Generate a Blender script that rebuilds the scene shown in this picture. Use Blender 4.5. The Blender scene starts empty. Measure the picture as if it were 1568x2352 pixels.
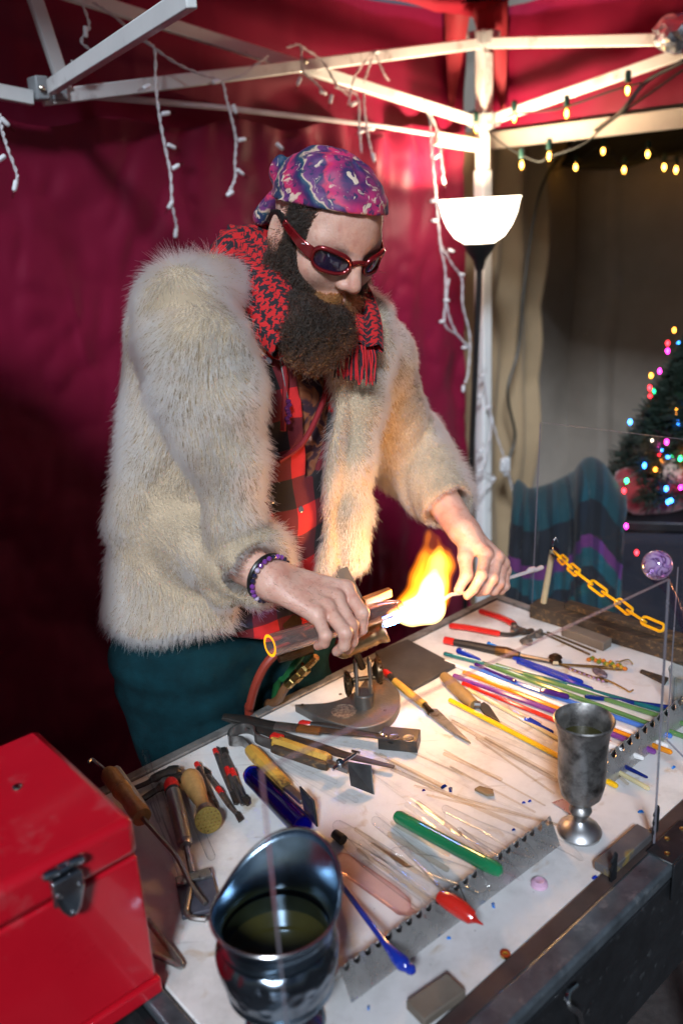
import bpy, bmesh, math, random
import numpy as np
from mathutils import Matrix, Vector
random.seed(7); RNG = np.random.default_rng(7)
sc = bpy.context.scene
COL = sc.collection
R_ = math.radians

# ---------------------------------------------------------------- camera
FPX = 2010.0                      # focal length in pixels of a 1568 x 2352 frame
PITCH, ROLL = R_(19.0), R_(3.3)
CAM = np.array([0.0, 0.0, 1.7])
_fw = np.array([0, math.cos(PITCH), -math.sin(PITCH)])
_u0 = np.array([0, math.sin(PITCH), math.cos(PITCH)]); _r0 = np.array([1.0, 0, 0])
_rt = math.cos(ROLL) * _r0 - math.sin(ROLL) * _u0
_up = math.sin(ROLL) * _r0 + math.cos(ROLL) * _u0
cd = bpy.data.cameras.new('camera'); cam = bpy.data.objects.new('camera', cd); COL.objects.link(cam)
cd.sensor_fit = 'VERTICAL'; cd.sensor_height = 36; cd.sensor_width = 24; cd.lens = 36 * FPX / 2352
cd.clip_start = 0.05; cd.clip_end = 2000
cam.matrix_world = Matrix(((_rt[0], _up[0], -_fw[0], CAM[0]), (_rt[1], _up[1], -_fw[1], CAM[1]), (_rt[2], _up[2], -_fw[2], CAM[2]), (0, 0, 0, 1)))
cd.dof.use_dof = True; cd.dof.focus_distance = 1.30; cd.dof.aperture_fstop = 2.8
sc.camera = cam

# ---------------------------------------------------------------- sky, sun, exposure: a dim dusk, lit mostly by the stall's lamps
w = bpy.data.worlds.new('World'); sc.world = w; w.use_nodes = True
_n = w.node_tree.nodes; _n.clear()
_o = _n.new('ShaderNodeOutputWorld'); _b = _n.new('ShaderNodeBackground'); _s = _n.new('ShaderNodeTexSky')
_s.sky_type = 'NISHITA'; _s.sun_disc = False
SUN_EL, SUN_AZ = R_(37), R_(188)          # the soft light comes in over the camera's left shoulder
_s.sun_elevation = SUN_EL; _s.sun_rotation = SUN_AZ
w.node_tree.links.new(_s.outputs[0], _b.inputs[0]); w.node_tree.links.new(_b.outputs[0], _o.inputs[0])
_b.inputs[1].default_value = 0.009
sl = bpy.data.lights.new('sun', 'SUN'); sl.energy = 1.5; sl.angle = R_(10); sl.color = (0.80, 0.895, 1.0)
so = bpy.data.objects.new('sun', sl); COL.objects.link(so)
_sd = Vector((math.sin(SUN_AZ) * math.cos(SUN_EL), math.cos(SUN_AZ) * math.cos(SUN_EL), math.sin(SUN_EL)))
so.rotation_euler = _sd.to_track_quat('Z', 'Y').to_euler()
sc.view_settings.view_transform = 'Standard'; sc.view_settings.look = 'None'
sc.view_settings.exposure = 1.38; sc.view_settings.gamma = 1.0; sc.view_settings.use_curve_mapping = False
sc.render.engine = 'CYCLES'
sc.cycles.use_denoising = True
sc.cycles.max_bounces = 12; sc.cycles.transparent_max_bounces = 16; sc.cycles.transmission_bounces = 10
sc.cycles.sample_clamp_indirect = 4.0; sc.cycles.caustics_reflective = False; sc.cycles.caustics_refractive = False
sc.cycles.volume_bounces = 0

# ---------------------------------------------------------------- geometry of the place: u runs along the bench, v across it (away from the camera)
_a = R_(49.3)
UU = np.array([math.sin(_a), math.cos(_a), 0]); VV = np.array([-math.cos(_a), math.sin(_a), 0]); ZZ = np.array([0, 0, 1.0])
TZ = 0.9
def W(u, v, z): return u * UU + v * VV + z * ZZ
def ray(x, y): return _fw + _rt * ((x - 784) / FPX) - _up * ((y - 1176) / FPX)
def P(x, y, z=TZ): d = ray(x, y); return CAM + d * ((z - CAM[2]) / d[2])       # where the sight line meets the height z
def PD(x, y, dep): return CAM + ray(x, y) * dep                                # ... the distance dep
def PV(x, y, v): d = ray(x, y); return CAM + d * (v / (d @ VV))                # ... the upright plane v
def PU(x, y, u): d = ray(x, y); return CAM + d * (u / (d @ UU))
def nrm(a): a = np.asarray(a, float); return a / (np.linalg.norm(a) + 1e-12)
def uvz(p): p = np.asarray(p); return np.array([p @ UU, p @ VV, p[2]])

# ---------------------------------------------------------------- tagging
def tag(o, label=None, cat=None, group=None, kind=None):
    if label: o['label'] = label
    if cat: o['category'] = cat
    if group: o['group'] = group
    if kind: o['kind'] = kind
    return o
def thing(name, label, cat, loc=(0, 0, 0), group=None):
    o = bpy.data.objects.new(name, None); COL.objects.link(o); o.location = Vector(loc); o.empty_display_size = 0.02
    return tag(o, label, cat, group)
def wloc(o):
    p = np.zeros(3)
    while o is not None: p += np.array(o.location); o = o.parent
    return p
def link_mesh(name, me, mat, parent=None, loc=None):
    o = bpy.data.objects.new(name, me); COL.objects.link(o)
    if mat is not None and not me.materials: me.materials.append(mat)
    if parent is not None: o.parent = parent
    if loc is not None: o.location = Vector(np.asarray(loc) - (wloc(parent) if parent is not None else 0))
    return o
def np_mesh(name, V, F, mat, parent=None, smooth=True, uv=None):
    """V (n,3) world points, F (m,k) faces of one size"""
    V = np.asarray(V, np.float32); F = np.asarray(F, np.int32)
    me = bpy.data.meshes.new(name); me.vertices.add(len(V)); me.loops.add(F.size); me.polygons.add(len(F))
    off = wloc(parent) if parent is not None else 0
    me.vertices.foreach_set('co', (V - off).astype(np.float32).ravel())
    me.loops.foreach_set('vertex_index', F.ravel())
    me.polygons.foreach_set('loop_start', np.arange(0, F.size, F.shape[1], dtype=np.int32))
    me.polygons.foreach_set('loop_total', np.full(len(F), F.shape[1], np.int32))
    me.update(calc_edges=True); me.validate()
    if smooth: me.polygons.foreach_set('use_smooth', np.ones(len(me.polygons), bool))
    if uv is not None:
        l = me.uv_layers.new(name='UVMap'); l.data.foreach_set('uv', np.asarray(uv, np.float32)[F.ravel()].ravel())
    return link_mesh(name, me, mat, parent)

class MB:
    """collects shapes and links them as one mesh; frame = (origin, ex, ey, ez)"""
    def __init__(s, fr=None): s.v = []; s.f = []; s.fr = fr; s.uv = []
    def pt(s, p):
        p = np.asarray(p, float)
        if s.fr is None: return p
        o, a, b, c = s.fr; return o + a * p[0] + b * p[1] + c * p[2]
    def add(s, vs, fs):
        k = len(s.v); s.v += [s.pt(p) for p in vs]; s.f += [tuple(i + k for i in f) for f in fs]; return s
    def box(s, c, size, R=None):
        c = np.asarray(c, float); h = np.asarray(size, float) / 2; vs = []
        for x in (-1, 1):
            for y in (-1, 1):
                for z in (-1, 1):
                    d = np.array([x, y, z]) * h; vs.append(c + (np.asarray(R).T @ d if R is not None else d))
        return s.add(vs, [(0, 1, 3, 2), (4, 6, 7, 5), (0, 4, 5, 1), (2, 3, 7, 6), (0, 2, 6, 4), (1, 5, 7, 3)])
    def tube(s, pts, r, n=8, caps=True, flat=1.0, closed=False, roundcap=False):
        pts = [np.asarray(p, float) for p in pts]
        rs = [r] * len(pts) if np.isscalar(r) else list(r)
        if roundcap and not closed:
            d0 = nrm(pts[0] - pts[1]); d1 = nrm(pts[-1] - pts[-2]); a, b = rs[0], rs[-1]
            pts = [pts[0] + d0 * a * .95, pts[0] + d0 * a * .6] + pts + [pts[-1] + d1 * b * .6, pts[-1] + d1 * b * .95]
            rs = [a * .3, a * .8] + rs + [b * .8, b * .3]
        m = len(pts); vs = []; fs = []; ref = None
        for i in range(m):
            t = nrm(pts[min(i + 1, m - 1)] - pts[max(i - 1, 0)]) if not closed else nrm(pts[(i + 1) % m] - pts[i - 1])
            if ref is None: ref = np.array([0, 0, 1.0]) if abs(t[2]) < .9 else np.array([1.0, 0, 0])
            a = nrm(np.cross(t, ref)); b = np.cross(a, t); ref = b
            for k in range(n):
                q = 2 * math.pi * (k + .5) / n; vs.append(pts[i] + rs[i] * (a * math.cos(q) + b * math.sin(q) * flat))
        for i in range(m if closed else m - 1):
            j = (i + 1) % m
            for k in range(n): k2 = (k + 1) % n; fs.append((i * n + k, i * n + k2, j * n + k2, j * n + k))
        if caps and not closed: fs += [tuple(range(n - 1, -1, -1)), tuple((m - 1) * n + k for k in range(n))]
        return s.add(vs, fs)
    def lathe(s, prof, o=(0, 0, 0), ax=(0, 0, 1), n=24, caps=True):
        o = np.asarray(o, float); ax = nrm(ax); a = nrm(np.cross(ax, (1, 0, 0) if abs(ax[0]) < .9 else (0, 1, 0))); b = np.cross(ax, a); vs = []; fs = []
        for r, h in prof:
            for k in range(n): q = 2 * math.pi * k / n; vs.append(o + ax * h + r * (a * math.cos(q) + b * math.sin(q)))
        m = len(prof)
        for i in range(m - 1):
            for k in range(n): k2 = (k + 1) % n; fs.append((i * n + k, i * n + k2, (i + 1) * n + k2, (i + 1) * n + k))
        if caps:
            if prof[0][0] > 1e-6: fs.append(tuple(range(n - 1, -1, -1)))
            if prof[-1][0] > 1e-6: fs.append(tuple((m - 1) * n + k for k in range(n)))
        return s.add(vs, fs)
    def prism(s, poly, z0, z1):
        """poly: list of (x, y) in the frame, extruded from z0 to z1"""
        n = len(poly); vs = [(x, y, z0) for x, y in poly] + [(x, y, z1) for x, y in poly]
        ar = sum(poly[i][0] * poly[(i + 1) % n][1] - poly[(i + 1) % n][0] * poly[i][1] for i in range(n))
        fs = [tuple(range(n - 1, -1, -1)), tuple(range(n, 2 * n))] + [(i, (i + 1) % n, n + (i + 1) % n, n + i) for i in range(n)]
        if ar < 0: fs = [f[::-1] for f in fs]
        return s.add(vs, fs)
    def grid(s, fn, nu, nv):
        vs = [fn(i / nu, j / nv) for j in range(nv + 1) for i in range(nu + 1)]
        return s.add(vs, [(j * (nu + 1) + i, j * (nu + 1) + i + 1, (j + 1) * (nu + 1) + i + 1, (j + 1) * (nu + 1) + i) for j in range(nv) for i in range(nu)])
    def build(s, name, mat, parent=None, smooth=True, angle=35, bevel=0, solid=0, sub=0, at=None, **kw):
        off = wloc(parent) if parent is not None else np.zeros(3)
        if at is not None: off = np.asarray(at, float)
        V = np.array(s.v) - off; me = bpy.data.meshes.new(name)
        me.from_pydata(V.tolist(), [], s.f); me.update()
        if smooth:
            me.shade_smooth(); me.set_sharp_from_angle(angle=R_(angle))
        o = link_mesh(name, me, mat, parent)
        if at is not None: o.location = Vector(off - (wloc(parent) if parent is not None else 0))
        if solid: m = o.modifiers.new('solid', 'SOLIDIFY'); m.thickness = solid; m.offset = 0
        if bevel: m = o.modifiers.new('bevel', 'BEVEL'); m.width = bevel; m.segments = 2; m.limit_method = 'ANGLE'; m.angle_limit = R_(40)
        if sub: m = o.modifiers.new('sub', 'SUBSURF'); m.levels = sub; m.render_levels = sub
        return tag(o, **kw) if kw else o
def frame(a, b, up=(0, 0, 1)):
    a = np.asarray(a, float); ex = nrm(np.asarray(b, float) - a); up = UU if abs(float(np.dot(up, ex))) > .98 else up; ey = nrm(np.cross(up, ex)); return (a, ex, ey, np.cross(ex, ey))
def bez(pts, n=16):
    """smooth curve through points"""
    p = [np.asarray(q, float) for q in pts]; p = [2 * p[0] - p[1]] + p + [2 * p[-1] - p[-2]]; out = []
    for i in range(1, len(p) - 2):
        for k in range(n):
            t = k / n; out.append(.5 * (2 * p[i] + (p[i + 1] - p[i - 1]) * t + (2 * p[i - 1] - 5 * p[i] + 4 * p[i + 1] - p[i + 2]) * t * t + (3 * p[i] - p[i - 1] - 3 * p[i + 1] + p[i + 2]) * t ** 3))
    out.append(p[-2]); return out

# ---------------------------------------------------------------- materials
MATS = {}
def _tree(name):
    m = bpy.data.materials.new(name); m.use_nodes = True; t = m.node_tree; t.nodes.clear()
    return m, t, t.nodes, t.links
def nd(t, kind, **kw):
    n = t.nodes.new(kind)
    for k, v in kw.items():
        if k.startswith('i_'):
            k2 = k[2:]; n.inputs[int(k2) if k2.isdigit() else k2.replace('_', ' ')].default_value = v
        else: setattr(n, k, v)
    return n
def ramp(t, fac, stops, interp='LINEAR'):
    r = t.nodes.new('ShaderNodeValToRGB'); r.color_ramp.interpolation = interp; e = r.color_ramp.elements
    while len(e) < len(stops): e.new(0.5)
    for k, (p, c) in enumerate(stops): e[k].position = p; e[k].color = (*c, 1) if len(c) == 3 else c
    if fac is not None: t.links.new(fac, r.inputs[0])
    return r
def mat(name, col=(.5, .5, .5), rough=.5, metal=0., var=.15, vscale=20., bump=0., bscale=200., coat=0., sheen=0., trans=0., ior=1.45, emit=None, estr=0., sss=0., wear=None, stretch=None, rvar=.1, spec=.5, detail=4.):
    """principled material; colour varies with a noise by 'var', wear = (colour, amount, scale) adds patches"""
    if name in MATS: return MATS[name]
    m, t, N, L = _tree(name); out = N.new('ShaderNodeOutputMaterial'); b = N.new('ShaderNodeBsdfPrincipled'); L.new(b.outputs[0], out.inputs[0])
    tc = N.new('ShaderNodeTexCoord'); src = tc.outputs['Object']
    if stretch: mp = nd(t, 'ShaderNodeMapping'); mp.inputs['Scale'].default_value = stretch; L.new(src, mp.inputs[0]); src = mp.outputs[0]
    nz = nd(t, 'ShaderNodeTexNoise', i_Scale=vscale, i_Detail=detail, i_Roughness=.6); L.new(src, nz.inputs['Vector'])
    c = np.array(col); lo = np.clip(c * (1 - var), 0, 1); hi = np.clip(c * (1 + var), 0, 1)
    cr = ramp(t, nz.outputs[0], [(.25, tuple(lo)), (.75, tuple(hi))]); colout = cr.outputs[0]
    if wear:
        wc, amt, wsc = wear; n2 = nd(t, 'ShaderNodeTexNoise', i_Scale=wsc, i_Detail=6., i_Roughness=.65); L.new(src, n2.inputs['Vector'])
        r2 = ramp(t, n2.outputs[0], [(max(0, .62 - amt * .3), (0, 0, 0)), (min(1, .75 - amt * .2), (1, 1, 1))])
        mx = nd(t, 'ShaderNodeMix', data_type='RGBA'); L.new(r2.outputs[0], mx.inputs[0]); L.new(colout, mx.inputs[6]); mx.inputs[7].default_value = (*wc, 1); colout = mx.outputs[2]
    L.new(colout, b.inputs['Base Color'])
    mr = nd(t, 'ShaderNodeMapRange', i_3=max(0.02, rough - rvar), i_4=min(1, rough + rvar)); L.new(nz.outputs[0], mr.inputs[0]); L.new(mr.outputs[0], b.inputs['Roughness'])
    b.inputs['Metallic'].default_value = metal; b.inputs['Coat Weight'].default_value = coat; b.inputs['Coat Roughness'].default_value = .08
    b.inputs['Sheen Weight'].default_value = sheen; b.inputs['Transmission Weight'].default_value = trans; b.inputs['IOR'].default_value = ior
    b.inputs['Specular IOR Level'].default_value = spec
    if sss: b.inputs['Subsurface Weight'].default_value = sss; b.inputs['Subsurface Radius'].default_value = (.012, .004, .002); b.inputs['Subsurface Scale'].default_value = 1.
    if emit: b.inputs['Emission Color'].default_value = (*emit, 1); b.inputs['Emission Strength'].default_value = estr
    if bump:
        n3 = nd(t, 'ShaderNodeTexNoise', i_Scale=bscale, i_Detail=4.); L.new(src, n3.inputs['Vector'])
        bp = nd(t, 'ShaderNodeBump', i_Strength=bump, i_Distance=.002); L.new(n3.outputs[0], bp.inputs['Height']); L.new(bp.outputs[0], b.inputs['Normal'])
    MATS[name] = m; return m
def clear_glass(name, tint=(1, 1, 1), edge=(.80, .81, .82), rough=.03, gloss=1.0):
    """thin clear glass: light passes straight, the surface reflects by Fresnel, the glass is a little denser where it is seen edge on"""
    if name in MATS: return MATS[name]
    m, t, N, L = _tree(name); out = N.new('ShaderNodeOutputMaterial')
    tr = N.new('ShaderNodeBsdfTransparent'); gl = nd(t, 'ShaderNodeBsdfGlossy', i_Roughness=rough); mx = N.new('ShaderNodeMixShader'); fr = nd(t, 'ShaderNodeFresnel', i_IOR=1.5)
    lw = nd(t, 'ShaderNodeLayerWeight', i_Blend=.35); cr = ramp(t, lw.outputs['Facing'], [(.3, tint), (.95, tuple(np.array(edge) * np.array(tint)))]); L.new(cr.outputs[0], tr.inputs[0])
    ml = nd(t, 'ShaderNodeMath', operation='MULTIPLY', i_1=gloss, use_clamp=True); L.new(fr.outputs[0], ml.inputs[0])
    ge = N.new('ShaderNodeNewGeometry'); ff = nd(t, 'ShaderNodeMath', operation='SUBTRACT', i_0=1.); L.new(ge.outputs['Backfacing'], ff.inputs[1]); m5 = nd(t, 'ShaderNodeMath', operation='MULTIPLY'); L.new(ml.outputs[0], m5.inputs[0]); L.new(ff.outputs[0], m5.inputs[1])
    L.new(m5.outputs[0], mx.inputs[0]); L.new(tr.outputs[0], mx.inputs[1]); L.new(gl.outputs[0], mx.inputs[2]); L.new(mx.outputs[0], out.inputs[0])
    MATS[name] = m; return m
def emitter(name, col, strength):
    if name in MATS: return MATS[name]
    m, t, N, L = _tree(name); out = N.new('ShaderNodeOutputMaterial'); e = N.new('ShaderNodeEmission'); e.inputs[0].default_value = (*col, 1); e.inputs[1].default_value = strength
    L.new(e.outputs[0], out.inputs[0]); MATS[name] = m; return m
# ---------------------------------------------------------------- noise for cloth folds
_lat = RNG.random((64, 64))
def vnoise(x, y):
    x = np.asarray(x, float); y = np.asarray(y, float); xi = np.floor(x).astype(int); yi = np.floor(y).astype(int); fx = x - xi; fy = y - yi
    fx = fx * fx * (3 - 2 * fx); fy = fy * fy * (3 - 2 * fy); g = lambda a, b: _lat[a % 64, b % 64]
    return (g(xi, yi) * (1 - fx) + g(xi + 1, yi) * fx) * (1 - fy) + (g(xi, yi + 1) * (1 - fx) + g(xi + 1, yi + 1) * fx) * fy - .5
def ridged(x, y): return 1 - 2 * np.abs(vnoise(x, y)) * 2
def cloth(name, fn, nu, nv, m, parent=None, uv=True, solid=0):
    a, b = np.meshgrid(np.linspace(0, 1, nu + 1), np.linspace(0, 1, nv + 1)); a = a.ravel(); b = b.ravel()
    V = fn(a, b); i, j = np.meshgrid(np.arange(nu), np.arange(nv)); k = (j * (nu + 1) + i).ravel()
    F = np.stack([k, k + 1, k + nu + 2, k + nu + 1], 1)
    o = np_mesh(name, V, F, m, parent, uv=np.stack([a, b], 1))
    if solid: s = o.modifiers.new('solid', 'SOLIDIFY'); s.thickness = solid
    return o
def WA(u, v, z): return u[:, None] * UU + v[:, None] * VV + z[:, None] * ZZ

# ---------------------------------------------------------------- ground
asphalt = mat('asphalt', (.035, .03, .03), .85, var=.4, vscale=60, bump=.6, bscale=300)
MB().add([(-300, -300, 0), (300, -300, 0), (300, 300, 0), (-300, 300, 0)], [(0, 1, 2, 3)]).build('ground', asphalt, kind='structure')

# ---------------------------------------------------------------- red canopy
def nylon(name, c, rough=.5):
    m, t, N, L = _tree(name); out = N.new('ShaderNodeOutputMaterial'); b = N.new('ShaderNodeBsdfPrincipled'); tl = N.new('ShaderNodeBsdfTranslucent'); mx = nd(t, 'ShaderNodeMixShader', i_0=.12)
    tc = N.new('ShaderNodeTexCoord'); n1 = nd(t, 'ShaderNodeTexNoise', i_Scale=3.0, i_Detail=5.); L.new(tc.outputs['Object'], n1.inputs[0])
    c = np.array(c); cr = ramp(t, n1.outputs[0], [(.3, tuple(c * .85)), (.7, tuple(np.clip(c * 1.12, 0, 1)))]); L.new(cr.outputs[0], b.inputs['Base Color']); L.new(cr.outputs[0], tl.inputs[0])
    b.inputs['Roughness'].default_value = rough; b.inputs['Sheen Weight'].default_value = .03; b.inputs['Specular IOR Level'].default_value = .4; b.inputs['Sheen Roughness'].default_value = .4
    mp = nd(t, 'ShaderNodeMapping'); mp.inputs['Scale'].default_value = (1, 1, .45); L.new(tc.outputs['Object'], mp.inputs[0])
    n2 = nd(t, 'ShaderNodeTexNoise', i_Scale=7., i_Detail=7., i_Roughness=.55, i_Distortion=1.2); n2.noise_type = 'RIDGED_MULTIFRACTAL'; L.new(mp.outputs[0], n2.inputs[0])
    bp = nd(t, 'ShaderNodeBump', i_Strength=.45, i_Distance=.012); L.new(n2.outputs[0], bp.inputs['Height']); L.new(bp.outputs[0], b.inputs['Normal'])
    L.new(b.outputs[0], mx.inputs[1]); L.new(tl.outputs[0], mx.inputs[2]); L.new(mx.outputs[0], out.inputs[0]); return m
red_nylon = nylon('red_nylon', (.21, .0045, .034)); roof_nylon = nylon('roof_nylon', (.30, .012, .03))
def wall_fn(a, b):
    u = -1.6 + a * 4.0; z = .02 + b * 1.91
    hem = np.clip((z - 1.62) / .3, 0, 1)
    pl = np.sin(u * 46 + 3 * vnoise(u * 3, z * 2)) * (.004 + .012 * hem) * np.clip((u - 1.35) / .5, .04, 1)
    d = .035 * vnoise(u * 1.3 + 5, z * .8) + .011 * ridged(u * 3.7 + 1.9 * z, z * 2.1 - 1.3 * u) + .0065 * ridged(u * 6 - 4 * z, z * 5.3 + 2 * u) + .0035 * ridged(u * 17 - 6 * z, z * 13 + 5 * u) + pl
    seam = .012 * (np.abs((u + .35) % 1.5 - .75) < .012)
    return WA(u, 2.05 + d + seam, z + .012 * np.sin(u * 18) * (b > .99))
wl = cloth('canopy_wall_or_shade_curtain', wall_fn, 300, 150, red_nylon); tag(wl, 'crimson nylon side wall of the canopy, creased, hanging behind the man', 'tent wall')
shade_curtain = cloth('canopy_wall_or_shade_curtain', lambda a, b: WA(.25 + .03 * np.sin(a * 30) + .02 * ridged(a * 4, b * 3), 2.0 - a * 1.04, .02 + b * 1.91), 70, 60, red_nylon); tag(shade_curtain, 'added crimson nylon curtain, out of view, shading the lower left back wall', 'tent wall')  # curtain added out of view so the back wall darkens at lower left
can = thing('canopy_roof', 'crimson pyramid canopy roof with hanging valance over the white frame', 'canopy', W(2.45, 2.07, 2.25))
def roof_fn(A, B, C):
    def f(a, b):
        A_, B_, C_ = (W(*q) for q in (A, B, C)); e = A_ + (B_ - A_) * a[:, None]; p = e + (C_ - e) * (b * .97)[:, None]
        sag = -.05 * np.sin(np.pi * a) * np.sin(np.pi * b) + .02 * ridged(a * 6, b * 3 + a * 2) * (1 - b) + .03 * np.abs(np.sin(a * 40)) * np.clip(.25 - b, 0, 1) * (np.abs(a - .5) > .36)
        p[:, 2] += sag; return p
    return f
cloth('roof_panel', roof_fn((-.60, 2.08, 2.27), (2.47, 2.08, 2.27), (.93, .53, 3.25)), 120, 60, roof_nylon, can)
cloth('roof_panel', roof_fn((2.47, 2.08, 2.27), (2.47, -1.0, 2.27), (.93, .53, 3.25)), 120, 60, roof_nylon, can)
cloth('valance', lambda a, b: WA(-1.6 + a * 4.06, 2.10 + .010 * vnoise(a * 30, b * 3) + .02 * ridged(a * 9 + b, b * 1.5), 1.88 + b * .40), 200, 24, red_nylon, can)
cloth('valance', lambda a, b: WA(2.50 + .010 * vnoise(a * 30, b * 3) + .02 * ridged(a * 9 + b, b * 1.5), 2.08 - a * 3.0, 1.93 + b * .35), 160, 20, red_nylon, can)
# a gathered pocket of cloth over the corner
MB().add([W(2.33, 2.08, 2.29), W(2.47, 1.94, 2.29), W(2.40, 2.02, 2.40), W(2.47, 2.09, 2.29), W(2.36, 2.085, 1.95), W(2.48, 1.96, 1.95)], [(0, 1, 2), (0, 2, 3), (1, 3, 2), (0, 3, 4), (1, 5, 3)]).build('corner_pocket', mat('red_webbing', (.25, .008, .02), .7, sheen=.2), can, solid=.006)

# ---------------------------------------------------------------- white frame of the canopy
steel_w = mat('white_powder_coat', (.72, .74, .74), .35, var=.06, vscale=8, coat=.2, wear=((.45, .44, .43), .15, 14), bump=.08)
grey_pl = mat('grey_plastic', (.32, .35, .37), .4, var=.1); zinc = mat('zinc_screw', (.5, .47, .38), .35, metal=1)
fr_ = thing('canopy_frame', 'white square tube scissor frame of the red canopy with corner leg', 'tent frame', W(2.42, 2.0, 0))
def sq(mb, a, b, w, h=None, up=(0, 0, 1)):
    f = frame(a, b, up); L = np.linalg.norm(np.asarray(b) - np.asarray(a)); m = MB(f).box((L / 2, 0, 0), (L, w, h or w)); return mb.add(m.v, m.f)
CU, CV = 2.42, 2.0
cleg = MB(); sq(cleg, W(CU, CV, 0), W(CU, CV, 1.80), .044); cleg.build('outer_leg', steel_w, fr_, bevel=.004)
c2 = MB(); sq(c2, W(CU, CV, 1.80), W(CU, CV, 2.20), .034); c2.build('inner_leg', steel_w, fr_, bevel=.003)
JU = CU - 1.5
def bar(a, b, n='truss_bar', w=.018, h=.031): m = MB(); sq(m, a, b, w, h); return m.build(n, steel_w, fr_, bevel=.003)
zl, zt = 1.95, 2.17
A1 = W(CU - .03, CV - .012, zt); A2 = W(JU, CV - .012, zl + .015); B1 = W(CU - .03, CV + .012, zl); B2 = W(JU, CV + .012, zt + .03)
bar(A1, A2); bar(B1, B2)
bar(W(JU - .02, CV - .012, zl + .015), W(JU - 1.5, CV - .012, zt)); bar(W(JU - .02, CV + .012, zt + .03), W(JU - 1.5, CV + .012, zl + .015))
bar(W(CU - .012, CV - .03, zt), W(CU - .012, CV - 1.5, zl + .01)); bar(W(CU + .012, CV - .03, zl), W(CU + .012, CV - 1.5, zt))
# inner struts that run from the wall joint up towards the peak
bar(PV(118, 200, CV - .05), PD(440, -8, 1.25)); bar(PV(150, 205, CV - .02), PV(75, -20, CV - .02))
for (u, v, z, du, dv) in ((CU, CV, zl, 0, 0), (CU, CV, zt + .015, 0, 0)):
    m = MB((W(u, v, z), UU, VV, ZZ)); m.box((0, 0, 0), (.056, .056, .05)); m.box((-.04, 0, 0), (.03, .046, .04)); m.box((0, -.04, 0), (.046, .03, .04)); m.build('slider' if z < 2 else 'corner_bracket', grey_pl, fr_, bevel=.004)
jb = MB((PV(108, 205, CV - .01), UU, VV, ZZ)); jb.box((-.018, 0, 0), (.030, .045, .048)); jb.box((.022, 0, -.002), (.034, .045, .044)); jb.build('joint_bracket', grey_pl, fr_, bevel=.004)
sq1 = MB((PV(700, 140, CV - .03), UU, VV, ZZ)); sq1.lathe([(.007, 0), (.007, .006), (.003, .009)], ax=(0, -1, 0), n=10); sq1.build('screw', zinc, fr_)
for q in ((96, 203), (124, 207)):
    MB((PV(*q, CV - .035), UU, VV, ZZ)).lathe([(.006, 0), (.006, .004), (.002, .007)], ax=(0, -1, 0), n=10).build('screw', zinc, fr_)
lc = MB(); lc.box((0, 0, 0), (.05, .05, .10)); 
cord = MB().tube([PV(170, 216, CV + .01), PV(500, 246, CV + .02), PV(870, 289, CV + .02), PV(1040, 316, CV + .01)], [.009, .007, .006, .006], n=6)
cord.build('wall_rope', mat('white_cord', (.55, .5, .55), .8), label='thin white rope strung along the top hem of the red wall', cat='rope')
tape = MB((W(CU, CV - .02, 2.06), UU, VV, ZZ)); tape.box((0, -.003, 0), (.040, .004, .17)); tape.build('paper_label', mat('label_paper', (.62, .6, .62), .7, var=.3, vscale=60), fr_)

# ---------------------------------------------------------------- neighbouring tan stall to the right
def canvas(name, c):
    m = mat(name, c, .8, var=.16, vscale=5, bump=.35, bscale=40, sheen=.1); return m
tan = canvas('tan_canvas', (.30, .215, .125)); dkt = canvas('tan_canvas_wall', (.29, .25, .21))
ngh = thing('neighbour_tent', 'tan canvas stall next door with a pale eave bar, right of the lamp', 'tent', W(2.62, 2.0, 0))
m = MB(); sq(m, W(2.60, 2.36, 1.90), W(2.60, -1.0, 1.90), .03, .055); m.build('eave_bar', mat('cream_bar', (.66, .6, .52), .4, var=.06), ngh, bevel=.003)
m = MB(); sq(m, PV(1000, 318, 2.0), PV(1100, 334, 2.0), .02, .04); m.build('eave_bar', MATS['cream_bar'], ngh, bevel=.003)
cloth('drape', lambda a, b: WA(2.44 + a * .54 - .12 * (1 - b) * a + .03 * (1 - b), 2.13 + .025 * np.sin(a * 16 + 2.5 * vnoise(a * 3, b * 2)) + .02 * ridged(a * 3, b * 5), .0 + b * 1.93), 60, 80, tan, ngh, solid=.003)
cloth('back_wall', lambda a, b: WA(3.55 + .07 * vnoise(a * 5, b * 3) + .035 * ridged(a * 4 + b, b * 4 - a * 2) + .02 * (np.abs(a * 6 % 1 - .5) < .01), 3.2 - a * 4.0, .0 + b * 2.6), 160, 100, dkt, ngh)
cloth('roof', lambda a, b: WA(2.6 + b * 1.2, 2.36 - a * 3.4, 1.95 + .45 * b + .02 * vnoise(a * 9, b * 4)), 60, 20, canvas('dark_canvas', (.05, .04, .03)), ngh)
cloth('side_wall', lambda a, b: WA(2.85 + a * .8, 2.4 + .04 * vnoise(a * 5, b * 3), b * 2.4), 30, 40, dkt, ngh)

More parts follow.
